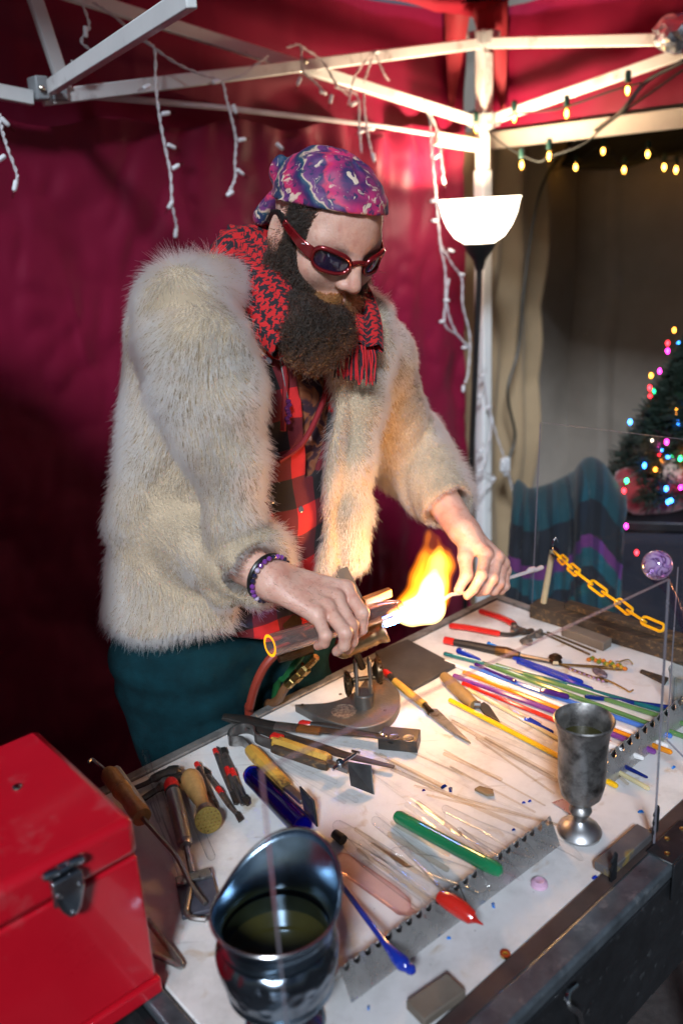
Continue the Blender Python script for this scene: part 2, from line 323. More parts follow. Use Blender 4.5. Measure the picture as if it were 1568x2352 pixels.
# ---------------------------------------------------------------- torchiere lamp
lp = PD(1100, 455, 2.66); LP = np.array([lp[0], lp[1], 0]); lz = lp[2]
lamp = thing('floor_lamp', 'lit torchiere floor lamp with white glass bowl on a thin black stand', 'lamp', LP)
bp_ = [(.012, -.132), (.045, -.130), (.075, -.112), (.098, -.080), (.113, -.045), (.122, -.006), (.127, 0), (.124, 0), (.118, -.006), (.109, -.044), (.094, -.077), (.072, -.108), (.043, -.125), (.0, -.128)]
MB((LP + ZZ * lz, UU, VV, ZZ)).lathe(bp_, n=40).build('bowl', emitter('lamp_bowl', (1.0, .84, .64), 3.6), lamp)
blk = mat('black_satin', (.012, .012, .012), .35, var=.2)
_lt = nrm(np.array([-.05, -.02, -1.]))          # the stand leans a little
MB((LP + ZZ * (lz - .132), UU, VV, ZZ)).lathe([(.0, .004), (.052, .002), (.046, -.014), (.020, -.05), (.012, -.08)], n=24).build('bowl_holder', blk, lamp)
MB().tube([LP + ZZ * (lz - .20), LP + ZZ * (lz - .20) + _lt * (lz - .22)], .0095, n=12).build('stand', blk, lamp)
_fb = LP + ZZ * (lz - .20) + _lt * (lz - .22); MB((np.array([_fb[0], _fb[1], 0]), UU, VV, ZZ)).lathe([(0, .03), (.02, .028), (.11, .012), (.115, .001), (0, .001)], n=28).build('base', blk, lamp)
pl = bpy.data.lights.new('lamp_bulb', 'POINT'); pl.energy = 24; pl.color = (1.0, .72, .46); pl.shadow_soft_size = .05
po = bpy.data.objects.new('lamp_bulb', pl); COL.objects.link(po); po.parent = lamp; po.location = (0, 0, lz - .08)

# ---------------------------------------------------------------- strings of lights
wire_w = mat('white_wire', (.62, .60, .62), .45, var=.08); sock_w = mat('white_socket', (.75, .77, .80), .35, var=.05)
bulb_off = clear_glass('bulb_glass', (.85, .8, .8), (.6, .5, .5))
sk_me = None
def proto_socket():
    m = MB().lathe([(.0045, 0), (.0052, .003), (.0052, .016), (.0045, .021), (.0035, .022)], n=8); me = bpy.data.meshes.new('socket'); me.from_pydata(np.array(m.v).tolist(), [], m.f); me.shade_smooth(); me.set_sharp_from_angle(angle=R_(40)); me.materials.append(sock_w)
    m = MB().lathe([(.0030, .021), (.0032, .030), (.0018, .036), (0, .039)], n=8); mb_ = bpy.data.meshes.new('bulb'); mb_.from_pydata(np.array(m.v).tolist(), [], m.f); mb_.shade_smooth(); mb_.materials.append(bulb_off)
    return me, mb_
SK, BU = proto_socket()
def place(me, name, p, d, parent, s=1.0):
    o = bpy.data.objects.new(name, me); COL.objects.link(o); o.parent = parent; o.location = Vector(np.asarray(p) - wloc(parent)); o.rotation_euler = Vector(d).to_track_quat('Z', 'Y').to_euler(); o.scale = (s, s, s); return o
def twisted(mb, pts, r=.0017, off=.0022, n=10):
    pts = bez(pts, n)
    for ph in (0, math.pi):
        q = []
        for i, p in enumerate(pts):
            a = i * .8 + ph; q.append(p + off * (math.cos(a) * _rt + math.sin(a) * (.6 * _up - .8 * _fw)))
        mb.tube(q, r, n=5)
def light_string(label, strands, plane, bulbs, s=1.0):
    """strands: lists of pixels hung in the plane; bulbs: (x, y, dx, dy) pixel position and direction"""
    t = thing('icicle_lights', label, 'string lights', plane(*strands[0][0]), 'white icicle light strings on the canopy frame'); mb = MB()
    for st in strands: twisted(mb, [plane(*p) for p in st])
    mb.build('wire', wire_w, t)
    for x, y, dx, dy in bulbs:
        a = plane(x, y); b = plane(x + dx, y + dy); o = place(SK, 'socket', a, nrm(b - a), t, s); k = bpy.data.objects.new('bulb', BU); COL.objects.link(k); k.parent = o
pl1 = lambda x, y: PV(x, y, CV - .06)
light_string('leftmost white icicle string, cut by the left edge of the picture', [[(0, 262), (6, 300), (20, 345), (40, 400), (38, 420)]], lambda x, y: PV(x, y, 1.92), [(2, 270, 22, 22), (12, 358, -26, 18), (38, 415, -6, 28)])
light_string('longest white icicle strand, hanging down to the fur shoulder', [[(190, 8), (206, 60), (188, 95), (212, 120), (190, 148), (165, 142)], [(215, 5), (260, 35), (325, 90), (385, 135), (390, 200), (402, 280), (412, 330), (430, 385), (428, 440), (436, 490), (440, 540), (437, 580)][:3] + [(355, 112), (358, 190), (366, 262), (378, 330), (392, 400), (396, 470), (406, 520), (405, 545)]],
             pl1, [(196, 60, 2, 24), (190, 143, -30, 6), (345, 196, -30, 14), (372, 262, 26, -4), (385, 332, 22, 10), (396, 388, 24, -14), (396, 462, -12, 22), (405, 525, -3, 28)])
light_string('white icicle strand dropping beside the first, left of the bandana', [[(330, 92), (400, 142), (460, 170), (508, 186), (520, 225), (532, 270), (542, 320), (540, 370), (540, 410), (522, 450)], [(508, 186), (560, 170), (615, 128), (560, 170)]],
             pl1, [(505, 186, -26, 6), (535, 240, 6, 16), (548, 322, 26, -4), (545, 390, 20, 16), (535, 440, -24, 16)])
light_string('tangled white icicle strands where the frame bars cross', [[(660, 108), (690, 105), (695, 160), (720, 185), (745, 212)], [(690, 105), (740, 140), (770, 190), (800, 220)], [(850, 128), (815, 175), (800, 240)], [(862, 120), (880, 165), (893, 185)], [(770, 200), (820, 220), (825, 290), (830, 350)], [(835, 210), (838, 260), (845, 310), (858, 372)], [(860, 118), (835, 190)]],
             pl1, [(690, 178, -10, 24), (735, 210, 16, 6), (762, 218, -6, 26), (870, 118, -24, 4), (818, 235, -26, 14), (845, 296, 26, 0), (835, 300, -18, 8), (856, 352, 4, 20), (636, 330, 10, 10)])
light_string('white icicle strands hanging in front of the lamp, right of the head', [[(960, 235), (985, 268), (990, 340), (998, 420), (1005, 500), (1012, 570), (1022, 620), (1025, 700), (1045, 760), (1080, 800)], [(972, 230), (1000, 290), (1010, 340), (1018, 408)], [(1010, 560), (1040, 610), (1060, 640), (1062, 700), (1078, 770), (1075, 850), (1068, 880)], [(1030, 640), (1020, 740), (1050, 770), (1075, 798)]],
             lambda x, y: PV(x, y, CV - .10), [(1008, 355, -20, 14), (1000, 460, -20, 4), (1003, 507, -22, 0), (1040, 578, -26, -10), (1055, 630, 26, 4), (1020, 738, -20, 2), (1062, 798, 22, 4), (1064, 885, -2, 26), (1015, 405, 4, 14), (1030, 690, -20, 0)])
light_string('white icicle strand climbing down the corner leg above the white plug', [[(1108, 860), (1120, 925), (1128, 975), (1115, 1050), (1108, 1080), (1135, 1100), (1100, 1135)], [(1120, 925), (1140, 1000), (1160, 1060), (1175, 1120), (1185, 1140)]],
             lambda x, y: PV(x, y, CV - .05), [(1112, 862, -18, 4), (1105, 910, -22, 6), (1128, 960, 4, 24), (1118, 935, 18, 0), (1108, 1035, -20, 2), (1106, 1082, -22, -2), (1128, 1100, 24, 0)])

warm_b = emitter('warm_bulb', (1.0, .50, .08), 11.); green_s = mat('green_socket', (.012, .05, .04), .4); dark_wire = mat('dark_wire', (.012, .016, .014), .5)
bg_ = clear_glass('edison_glass', (1, .92, .75), (.8, .6, .35))
def edison(label, wires, bulbs, plane, grp='warm bulb strings'):
    t = thing('bulb_string', label, 'string lights', plane(*wires[0][0]), grp); mb = MB()
    for st in wires: mb.tube(bez([plane(*p) for p in st], 6), .0028, n=6)
    mb.build('wire', dark_wire, t)
    for x, y, lit in bulbs:
        p = plane(x, y); f = (p, UU, VV, ZZ)
        s = MB(f).lathe([(.0, .052), (.006, .050), (.0085, .046), (.0085, .022), (.0075, .020)], n=10).build('socket', green_s, t)
        MB(f).lathe([(.007, .020), (.012, .006), (.0125, -.004), (.008, -.014), (0, -.018)], n=12).build('bulb', bg_, s)
        if lit: MB(f).lathe([(.0, .014), (.0045, .008), (.0055, -.002), (.0, -.012)], n=10).build('filament', warm_b, s)
edison('string of warm bulbs along the right frame bars above the lamp', [[(1130, 290), (1180, 262), (1280, 250), (1400, 210), (1470, 190)], [(1118, 300), (1160, 335), (1230, 370), (1262, 360), (1340, 330), (1400, 280), (1568, 160)]],
       [(1093, 296, 1), (1180, 272, 1), (1300, 262, 1), (1440, 208, 1), (1197, 380, 1), (1260, 360, 1)], lambda x, y: PU(x, y, 2.36) if x > 1120 else PV(x, y, CV - .05))
edison('far string of glowing bulbs under the dark swag of the next stall', [[(1240, 400), (1320, 372), (1384, 336), (1432, 374), (1486, 340), (1525, 372), (1568, 360), (1640, 380)]],
       [(1321, 385, 1), (1384, 348, 1), (1432, 391, 1), (1486, 355, 1), (1524, 385, 1), (1551, 391, 1)], lambda x, y: PU(x, y, 3.36))
swag = cloth('fabric_swag', lambda a, b: WA(3.42 + .05 * np.sin(b * 3.1), 2.55 - a * 2.4, 1.865 + .13 * b - .05 * np.abs(np.sin(a * 9)) + .02 * vnoise(a * 20, b * 4)), 80, 10, mat('black_swag', (.012, .012, .010), .9), solid=.01)
tag(swag, 'dark swag along the top of the tan back wall', 'swag')
m = MB().tube(bez([PU(1568, 140, 2.3), PU(1480, 190, 2.32), PU(1410, 270, 2.36), PV(1300, 345, 2.12), PV(1240, 440, 2.08), PV(1205, 640, 2.06), PV(1190, 800, 2.05), PV(1165, 900, 2.04), PV(1182, 1000, 2.04), PV(1166, 1062, 2.04), PV(1170, 1100, 2.04), PV(1190, 1150, 2.04)], 8), .006, n=7)
m.build('extension_cable', mat('dark_cable', (.03, .028, .022), .5), label='dark cable hanging down the tan drape to the white plug', cat='cable')
pg = MB((PV(1160, 1068, 2.0), UU, VV, ZZ)); pg.box((0, 0, 0), (.034, .024, .058)); pg.box((-.018, .0, .0), (.014, .02, .045)); pg.box((0, 0, -.036), (.016, .014, .018))
pg.build('plug', sock_w, bevel=.006, label='white plug adapter hanging on the cable beside the corner leg', cat='plug')
# crumpled clear wrapping clipped to the frame at the upper right
fo = mat('silver_wrap', (.62, .66, .72), .18, metal=.85, var=.3, vscale=30)
bmx = bmesh.new(); bmesh.ops.create_icosphere(bmx, subdivisions=3, radius=.055)
for v_ in bmx.verts: v_.co *= 1 + .35 * float(ridged(v_.co.x * 45 + v_.co.z * 20, v_.co.y * 45 + 9)) * .5; v_.co.z *= .8
me = bpy.data.meshes.new('wrap'); bmx.to_mesh(me); bmx.free()
o = link_mesh('foil_bundle', me, fo); o.location = Vector(PU(1552, 78, 2.36)); tag(o, 'crumpled silvery bundle on the frame bar at the upper right', 'foil')
# ---------------------------------------------------------------- christmas tree and blankets at the right
def hair(name, roots, pts, rad, m, parent, rootr=1.0, tip=.25):
    """pts (n,k,3) world points of n strands"""
    n, k, _ = pts.shape; hc = bpy.data.hair_curves.new(name); hc.add_curves([k] * n)
    off = wloc(parent) if parent is not None else 0
    hc.attributes['position'].data.foreach_set('vector', (pts - off).astype(np.float32).ravel())
    ra = hc.attributes.get('radius') or hc.attributes.new('radius', 'FLOAT', 'POINT')
    prof = np.linspace(rootr, tip, k)[None, :] * (rad if np.isscalar(rad) else np.asarray(rad)[:, None])
    ra.data.foreach_set('value', np.broadcast_to(prof, (n, k)).astype(np.float32).ravel())
    o = bpy.data.objects.new(name, hc); COL.objects.link(o); hc.materials.append(m)
    if parent is not None: o.parent = parent
    return o
needle = mat('fir_needle', (.010, .022, .014), .6, var=.4, vscale=40)
T0 = PD(1572, 1420, 2.74); TH = PD(1552, 742, 2.65)[2]; T0[2] = .55; ZB = PD(1520, 1120, 2.6)[2]
ct = thing('christmas_tree', 'dark christmas tree dotted with coloured lights at the right edge', 'tree', (T0[0], T0[1], .0))
MB().tube([(T0[0], T0[1], 0), (T0[0], T0[1], TH - .05)], [.03, .006], n=8).build('trunk', mat('bark', (.05, .03, .02), .9), ct)
def fir():
    N = 60000; h = RNG.random(N) ** 1.2; r0 = .23 * (1 - h) ** .9 + .012; tier = .75 + .25 * np.abs(np.sin(h * 26)); a = RNG.random(N) * 6.283
    lob = .8 + .3 * np.sin(a * 7 + h * 9); rr = r0 * tier * lob * np.sqrt(RNG.random(N))
    z = ZB + .06 + h * (TH - ZB - .08) - rr * .25
    base = np.stack([T0[0] + rr * np.cos(a), T0[1] + rr * np.sin(a), z], 1); d = np.stack([np.cos(a) * .8, np.sin(a) * .8, np.full(N, .15)], 1) + RNG.normal(0, .6, (N, 3)); d /= np.linalg.norm(d, axis=1)[:, None]
    L = .035 + .03 * RNG.random(N); p = base[:, None, :] + d[:, None, :] * (np.linspace(0, 1, 3)[None, :] * L[:, None])[:, :, None]
    return p
fo_ = hair('crown', None, fir(), .0024, needle, ct, 1, .5)
BC = {'red': (1, .02, .03), 'blue': (.03, .22, 1), 'green': (.02, .9, .25), 'orange': (1, .32, .03), 'magenta': (1, .03, .55), 'white': (1, .8, .6)}
tb = [(1547, 757, 'orange'), (1532, 787, 'red'), (1558, 789, 'blue'), (1532, 805, 'magenta'), (1562, 830, 'orange'), (1514, 851, 'magenta'), (1494, 861, 'orange'), (1562, 865, 'magenta'), (1560, 880, 'green'), (1491, 889, 'red'), (1520, 890, 'red'), (1502, 896, 'green'), (1492, 907, 'red'), (1540, 918, 'red'), (1546, 926, 'red'), (1522, 931, 'blue'), (1487, 938, 'orange'), (1543, 957, 'red'), (1446, 968, 'blue'), (1541, 983, 'green'), (1524, 992, 'red'), (1558, 997, 'blue'), (1498, 1012, 'white'), (1510, 1022, 'magenta'), (1535, 1022, 'orange'), (1552, 1030, 'green'), (1518, 1032, 'blue'), (1513, 1040, 'red'), (1532, 1050, 'blue'), (1543, 1050, 'green'), (1516, 1060, 'orange'), (1479, 1068, 'blue'), (1519, 1083, 'orange'), (1438, 1103, 'green'), (1432, 1126, 'red'), (1437, 1207, 'magenta'), (1461, 1268, 'red')]
_rl = random.Random(11)
for k in range(46):
    h_ = _rl.random() ** 1.3 * .9; a_ = _rl.uniform(-2.6, -.9); r_ = .23 * (1 - h_) ** .9 * .95 + .014; tb.append((np.array([T0[0] + r_ * math.cos(a_), T0[1] + r_ * math.sin(a_), ZB + .06 + h_ * (TH - ZB - .08) - r_ * .22]), None, _rl.choice(list(BC)[:5])))
bl = MB().lathe([(0, .006), (.0042, .002), (.0045, -.004), (0, -.010)], n=8)
for x, y, c in tb:
    me = MATS.get('me_' + c)
    if me is None:
        me = bpy.data.meshes.new('tree_light'); me.from_pydata(np.array(bl.v).tolist(), [], bl.f); me.shade_smooth(); me.materials.append(emitter('light_' + c, BC[c], 7. if c != 'blue' else 11.)); MATS['me_' + c] = me
    p = x if y is None else PD(x, y, float(np.interp(y, [757, 900, 1060, 1260], [2.67, 2.58, 2.48, 2.40])))
    o = bpy.data.objects.new('tree_light', me); COL.objects.link(o); o.parent = ct; o.location = Vector(p - wloc(ct))

def plaid_dark():
    m, t, N, L = _tree('teal_plaid'); out = N.new('ShaderNodeOutputMaterial'); b = N.new('ShaderNodeBsdfPrincipled'); L.new(b.outputs[0], out.inputs[0]); b.inputs['Roughness'].default_value = .9; b.inputs['Sheen Weight'].default_value = .08
    uv = N.new('ShaderNodeTexCoord'); sp = N.new('ShaderNodeSeparateXYZ'); L.new(uv.outputs['UV'], sp.inputs[0])
    mu = nd(t, 'ShaderNodeMath', operation='FRACT'); m3 = nd(t, 'ShaderNodeMath', operation='MULTIPLY', i_1=6.5); L.new(sp.outputs[1], m3.inputs[0]); L.new(m3.outputs[0], mu.inputs[0])
    r1 = ramp(t, mu.outputs[0], [(0, (.003, .034, .045)), (.30, (.005, .008, .014)), (.56, (.085, .016, .095)), (.66, (.004, .05, .065)), (.80, (.005, .008, .014)), (.92, (.004, .04, .042))], 'CONSTANT'); L.new(r1.outputs[0], b.inputs['Base Color'])
    w2 = nd(t, 'ShaderNodeMath', operation='FRACT'); m4 = nd(t, 'ShaderNodeMath', operation='MULTIPLY', i_1=7.0); L.new(sp.outputs[0], m4.inputs[0]); L.new(m4.outputs[0], w2.inputs[0])
    r2 = ramp(t, w2.outputs[0], [(0, (1, 1, 1)), (.5, (.45, .5, .6)), (.8, (1.0, 1.3, 1.4))], 'CONSTANT'); mx = nd(t, 'ShaderNodeMix', data_type='RGBA', blend_type='MULTIPLY', i_0=1.0); L.new(r1.outputs[0], mx.inputs[6]); L.new(r2.outputs[0], mx.inputs[7]); L.new(mx.outputs[2], b.inputs['Base Color'])
    return m
tp = plaid_dark()
# folding chair with a plaid blanket over it
cb = PD(1290, 1300, 2.5); ch = thing('folding_chair', 'dark folding chair hidden under the teal plaid blanket', 'chair', (cb[0], cb[1], 0))
ex = nrm(np.array([1, -.25, 0])); ey = np.cross(ZZ, ex); cf = (np.array([cb[0], cb[1], 0]), ex, ey, ZZ)
bm_ = mat('chair_steel', (.03, .03, .035), .4, metal=.6)
for sx in (-.12, .12): MB(cf).tube([(sx, -.22, 0), (sx, .18, .80)], .012, n=8).build('leg', bm_, ch); MB(cf).tube([(sx, .22, 0), (sx, -.2, .33)], .012, n=8).build('leg', bm_, ch)
MB(cf).box((0, -.02, .315), (.27, .40, .03)).build('seat', bm_, ch, bevel=.008); MB(cf).box((0, .17, .66), (.27, .03, .24), ).build('backrest', bm_, ch, bevel=.008)
def blanket(a, b):
    x = (a - .5) * .31 + .05 * vnoise(a * 4, b * 5); s = b * 1.75
    y = np.where(s < .5, .26 - .1 * (1 - s / .5), np.where(s < .60, .26 - (s - .5) * 2.6, np.where(s < .98, .0 - (s - .6) * .25, np.where(s < 1.3, -.10 - (s - .98) * .7, -.34 - (s - 1.3) * .08))))
    z = np.where(s < .5, .55 + s * .98, np.where(s < .60, 1.04 + .03 * np.sin((s - .5) / .1 * 3.14), np.where(s < .98, 1.04 - (s - .6) * 1.35, np.where(s < 1.3, .53 - (s - .98) * .2, .46 - (s - 1.3) * .95))))
    d = .035 * ridged(a * 5 + b, b * 5) + .03 * vnoise(a * 9, b * 9 + 3) + .012 * ridged(a * 11 - b * 6, b * 14); z = z + .045 * (np.abs(a - .78) < .16) * np.cos((a - .78) / .16 * 1.57) * (s > .4) * (s < .85) - .03 * np.sin(a * 7) * (s < .9)
    o_, A, B, C = cf; return o_ + x[:, None] * A + (y - np.abs(d) - .03)[:, None] * B + (z + d * .4 - .16)[:, None] * C
tag(cloth('blanket', blanket, 60, 110, tp, solid=.012), 'teal and purple plaid blanket draped over a chair behind the bench', 'blanket')
def lump(name, c, r, m, seed, label, cat):
    bm = bmesh.new(); bmesh.ops.create_icosphere(bm, subdivisions=4, radius=1)
    for v_ in bm.verts:
        p = np.array(v_.co); f = 1 + .22 * float(vnoise(p[0] * 2.3 + seed, p[1] * 2.3 + p[2] * 1.7)) + .12 * float(ridged(p[0] * 3 + p[2] * 2 + seed, p[1] * 3))
        v_.co = Vector(p * f * np.array(r)); v_.co.z = max(v_.co.z, -r[2] * .8)
    me = bpy.data.meshes.new(name); bm.to_mesh(me); bm.free(); me.shade_smooth(); o = link_mesh(name, me, m); o.location = Vector(c); return tag(o, label, cat)
rc = PD(1490, 1130, 2.54)
tbx = MB((np.array([.7 * T0[0] + .3 * rc[0] + .05, .7 * T0[1] + .3 * rc[1] + .03, 0]), ex, ey, ZZ)); tt = thing('side_table', 'low dark table under the red bundle behind the clear shield', 'table', tbx.fr[0])
MB(tbx.fr).box((0, 0, rc[2] - .075), (.46, .40, .03)).build('table_top', bm_, tt, bevel=.004)
for sx in (-.2, .2):
    for sy in (-.17, .17): MB(tbx.fr).box((sx, sy, (rc[2] - .09) / 2), (.03, .03, rc[2] - .09)).build('leg', bm_, tt)
lump('cloth_bundle', rc, (.12, .08, .07), mat('red_fleece', (.20, .012, .02), .9, sheen=.4), 3, 'rumpled dark red fleece bundle under the christmas tree', 'cloth')
lump('pale_bundle', PD(1548, 1090, 2.50), (.06, .05, .05), mat('pale_fleece', (.42, .30, .26), .95, sheen=.4), 6, 'pale pinkish fleece bundle at the right edge below the tree', 'cloth')

_tf = tbx.fr; _tz = rc[2] - .092
def dark_sheet(a, b):
    s = a * 4; x = np.where(s < 1, -.235 + .47 * s, np.where(s < 2, .235, np.where(s < 3, .235 - .47 * (s - 2), -.235))); y = np.where(s < 1, -.205, np.where(s < 2, -.205 + .41 * (s - 1), np.where(s < 3, .205, .205 - .41 * (s - 3))))
    k = 1 + .05 * np.sin(a * 90) * (1 - b); o_, A, B, C = _tf; return o_ + (x * k)[:, None] * A + (y * k)[:, None] * B + (.01 + b * (_tz - .01))[:, None] * C
cloth('added_dark_sheet', dark_sheet, 160, 20, mat('sheet_dark', (.012, .013, .022), .9), tt, solid=.004)  # added sheet that only makes the gap below the side table dark
# ---------------------------------------------------------------- work bench: a white board in a black road case
board_m = None
def board():
    m, t, N, L = _tree('bench_board'); out = N.new('ShaderNodeOutputMaterial'); b = N.new('ShaderNodeBsdfPrincipled'); L.new(b.outputs[0], out.inputs[0])
    tc = N.new('ShaderNodeTexCoord'); o = tc.outputs['Object']
    n1 = nd(t, 'ShaderNodeTexNoise', i_Scale=7., i_Detail=8., i_Roughness=.7); L.new(o, n1.inputs[0])
    c1 = ramp(t, n1.outputs[0], [(.3, (.47, .455, .44)), (.5, (.68, .67, .655)), (.72, (.78, .77, .76))])
    n2 = nd(t, 'ShaderNodeTexNoise', i_Scale=22., i_Detail=5., i_Roughness=.55, i_Distortion=.6); L.new(o, n2.inputs[0])
    c2 = ramp(t, n2.outputs[0], [(.60, (0, 0, 0)), (.74, (.8, .8, .8))]); m1 = nd(t, 'ShaderNodeMix', data_type='RGBA'); L.new(c2.outputs[0], m1.inputs[0]); L.new(c1.outputs[0], m1.inputs[6]); m1.inputs[7].default_value = (.42, .30, .17, 1)
    v = nd(t, 'ShaderNodeTexVoronoi', i_Scale=55.); L.new(o, v.inputs[0]); c3 = ramp(t, v.outputs['Distance'], [(.03, (1, 1, 1)), (.075, (0, 0, 0))])
    n3 = nd(t, 'ShaderNodeTexNoise', i_Scale=30.); L.new(o, n3.inputs[0]); c4 = ramp(t, n3.outputs[0], [(.5, (0, 0, 0)), (.62, (.8, .8, .8))]); mm = nd(t, 'ShaderNodeMath', operation='MULTIPLY'); L.new(c3.outputs[0], mm.inputs[0]); L.new(c4.outputs[0], mm.inputs[1])
    m2 = nd(t, 'ShaderNodeMix', data_type='RGBA'); L.new(mm.outputs[0], m2.inputs[0]); L.new(m1.outputs[2], m2.inputs[6]); m2.inputs[7].default_value = (.10, .085, .075, 1)
    mp = nd(t, 'ShaderNodeMapping'); mp.inputs['Rotation'].default_value = (0, 0, .7); mp.inputs['Scale'].default_value = (4, 60, 1); L.new(o, mp.inputs[0])
    n4 = nd(t, 'ShaderNodeTexNoise', i_Scale=3., i_Detail=3.); L.new(mp.outputs[0], n4.inputs[0]); c5 = ramp(t, n4.outputs[0], [(.68, (0, 0, 0)), (.76, (.35, .35, .35))]); m3 = nd(t, 'ShaderNodeMix', data_type='RGBA'); L.new(c5.outputs[0], m3.inputs[0]); L.new(m2.outputs[2], m3.inputs[6]); m3.inputs[7].default_value = (.36, .33, .31, 1)
    L.new(m3.outputs[2], b.inputs['Base Color']); b.inputs['Roughness'].default_value = .5
    bp = nd(t, 'ShaderNodeBump', i_Strength=.25, i_Distance=.001); L.new(n1.outputs[0], bp.inputs['Height']); L.new(bp.outputs[0], b.inputs['Normal']); return m
board_m = board()
case_m = mat('case_black', (.012, .013, .015), .34, var=.4, vscale=25, wear=((.06, .065, .07), .05, 60), bump=.15, bscale=120)
rail_m = mat('case_rail', (.11, .13, .15), .32, metal=.6, var=.45, vscale=30, wear=((.22, .24, .26), .22, 45), bump=.15, bscale=150)
trim_m = mat('grey_trim', (.22, .21, .20), .5, metal=.4, var=.35, vscale=40, wear=((.09, .075, .06), .4, 35))
strip_m = mat('brown_strip', (.07, .05, .045), .4, metal=.3, var=.3, vscale=30)
screw_b = mat('brass_screw', (.45, .33, .12), .35, metal=1)
bt = thing('work_bench', 'white topped bench set in a scuffed black case, covered with glass tools', 'bench', W(.8, .75, 0))
u0, u1, v0, v1 = .318, 1.345, .473, 1.076
BF = (np.zeros(3), UU, VV, ZZ)
MB(BF).box(((u0 + u1) / 2, (v0 + v1) / 2, TZ - .012), (u1 - u0, v1 - v0, .024)).build('board', board_m, bt, bevel=.002)
MB(BF).box(((u0 + u1) / 2, v1 + .0105, TZ - .012), (u1 - u0 + .03, .018, .030)).build('edge_trim', trim_m, bt, bevel=.002)
MB(BF).box((u1 + .0105, (v0 + v1) / 2, TZ - .011), (.018, v1 - v0, .030)).build('edge_trim', trim_m, bt, bevel=.002)
MB(BF).box((.9, v0 - .0125, TZ - .006), (1.6, .023, .020)).build('inner_strip', strip_m, bt, bevel=.002)
MB(BF).box((.9, .4335, TZ - .005), (1.6, .035, .022)).build('front_rail', rail_m, bt, bevel=.005)
MB(BF).box((.9, .4225, TZ - .105), (1.6, .010, .17)).build('front_panel', case_m, bt, bevel=.002)
MB(BF).box((u0 - .014, (v0 + v1) / 2 - .02, TZ - .012), (.024, v1 - v0 + .02, .026)).build('side_rail', rail_m, bt, bevel=.004)
MB(BF).box((u0 - .032, (v0 + v1) / 2 - .02, TZ - .09), (.008, v1 - v0 + .04, .16)).build('side_panel', case_m, bt)
MB(BF).box(((u0 + u1) / 2, (v0 + v1) / 2, TZ - .16), (u1 - u0, v1 - v0 - .02, .02)).build('case_floor', case_m, bt)
MB(BF).box(((u0 + u1) / 2, v1 + .024, TZ - .09), (u1 - u0 + .02, .008, .14)).build('back_panel', case_m, bt)
for uu in (u0 + .05, u1 - .05):
    for vv in (v0 + .02, v1 - .04):
        MB(BF).box((uu, vv, (TZ - .17) / 2), (.035, .035, TZ - .17)).build('leg', case_m, bt, bevel=.003)
m = MB(); sq(m, P(1330, 2352, .62) - UU * .25, P(1568, 2075, .62) + UU * .3, .030); m.build('lower_rail', mat('lilac_rail', (.20, .18, .30), .35, metal=.4), bt, bevel=.003)
# hinge plate with three screws on the front rail, and a wire catch below
hp = uvz(P(1552, 1945)); HF = (W(hp[0], .4335, TZ + .0062), UU, VV, ZZ)
MB(HF).box((.0, 0, .0015), (.085, .036, .003)).build('hinge_plate', case_m, bt, bevel=.002)
MB(HF).box((.0, -.0195, -.025), (.085, .003, .055)).build('hinge_plate', case_m, bt, bevel=.001)
for dx, dy in ((-.030, -.004), (-.005, .010), (.026, .006)): MB(HF).lathe([(.0035, .003), (.0035, .0042), (.002, .0045), (.0015, .0035), (0, .0035)], o=(dx, dy, 0), n=12).build('screw', screw_b, bt)
m = MB().tube(bez([PV(1322, 2262, .414), PV(1303, 2282, .412), PV(1306, 2310, .405), PV(1330, 2330, .40), PV(1338, 2380, .405)], 6), .0035, n=8); m.build('wire_catch', mat('chrome', (.55, .57, .6), .12, metal=1, var=.05), bt)
for q, ln in (((1408, 1988), .040), ((1505, 1880), .034)):   # upright slotted clips that hold the shield
    c = PV(q[0], q[1], .4535); f = (c, UU, VV, ZZ)
    MB(f).prism([(-.005, -.045), (.006, -.045), (.006, .012), (.003, .022), (-.002, .014), (-.006, .010), (-.004, -.002), (-.007, -.012), (-.005, -.02)], -.002, .002) if False else None
    g = (c, UU, ZZ, -VV); MB(g).prism([(-.005, -.022), (.006, -.022), (.006, .012), (.004, .018), (-.002, .012), (-.006, .008), (-.003, .002), (-.006, -.004), (-.004, -.010)], -.0015, .0015).build('shield_clip', case_m, bt)

# ---------------------------------------------------------------- clear shields
acr = clear_glass('acrylic', (.985, .985, .99), (.93, .93, .95), rough=.02, gloss=.3); acr_e = mat('acrylic_edge', (.26, .25, .29), .25, var=.1, trans=.35)
def shield(c4, th, label, edges=(0, 1, 2, 3)):
    """c4: corners TL, TR, BR, BL"""
    c4 = [np.asarray(c, float) for c in c4]; n = nrm(np.cross(c4[1] - c4[0], c4[3] - c4[0])) * th / 2
    t = thing('clear_shield', label, 'shield', c4[3]); m = MB(); m.add([c + n for c in c4] + [c - n for c in c4], [(3, 2, 1, 0), (4, 5, 6, 7)]); m.build('pane', acr, t, smooth=False)
    for k in edges:
        a, b = c4[k], c4[(k + 1) % 4]; m = MB(); m.add([a + n * 1.02, b + n * 1.02, b - n * 1.02, a - n * 1.02], [(0, 1, 2, 3)]); m.build('cut_edge', acr_e, t, smooth=False)
    return t
SV = .4515
shield([PV(600, 1770, SV), PV(1535, 1330, SV), PV(1500, 1950, SV), W(uvz(PV(600, 1770, SV))[0], SV, TZ)], .0032, 'clear acrylic shield standing along the front of the bench before the vase')
su = 1.372
shield([PU(1240, 970, su), PU(1760, 1032, su), PU(1720, 1600, su), PU(1221, 1388, su)], .0035, 'far clear acrylic shield on the right end of the bench before the blanket')
shield([PU(1556, 1302, 1.02), PU(1720, 1215, 1.02), PU(1660, 1830, 1.02), PU(1530, 1700, 1.02)], .004, 'clear acrylic shield at the right edge behind the purple marble')
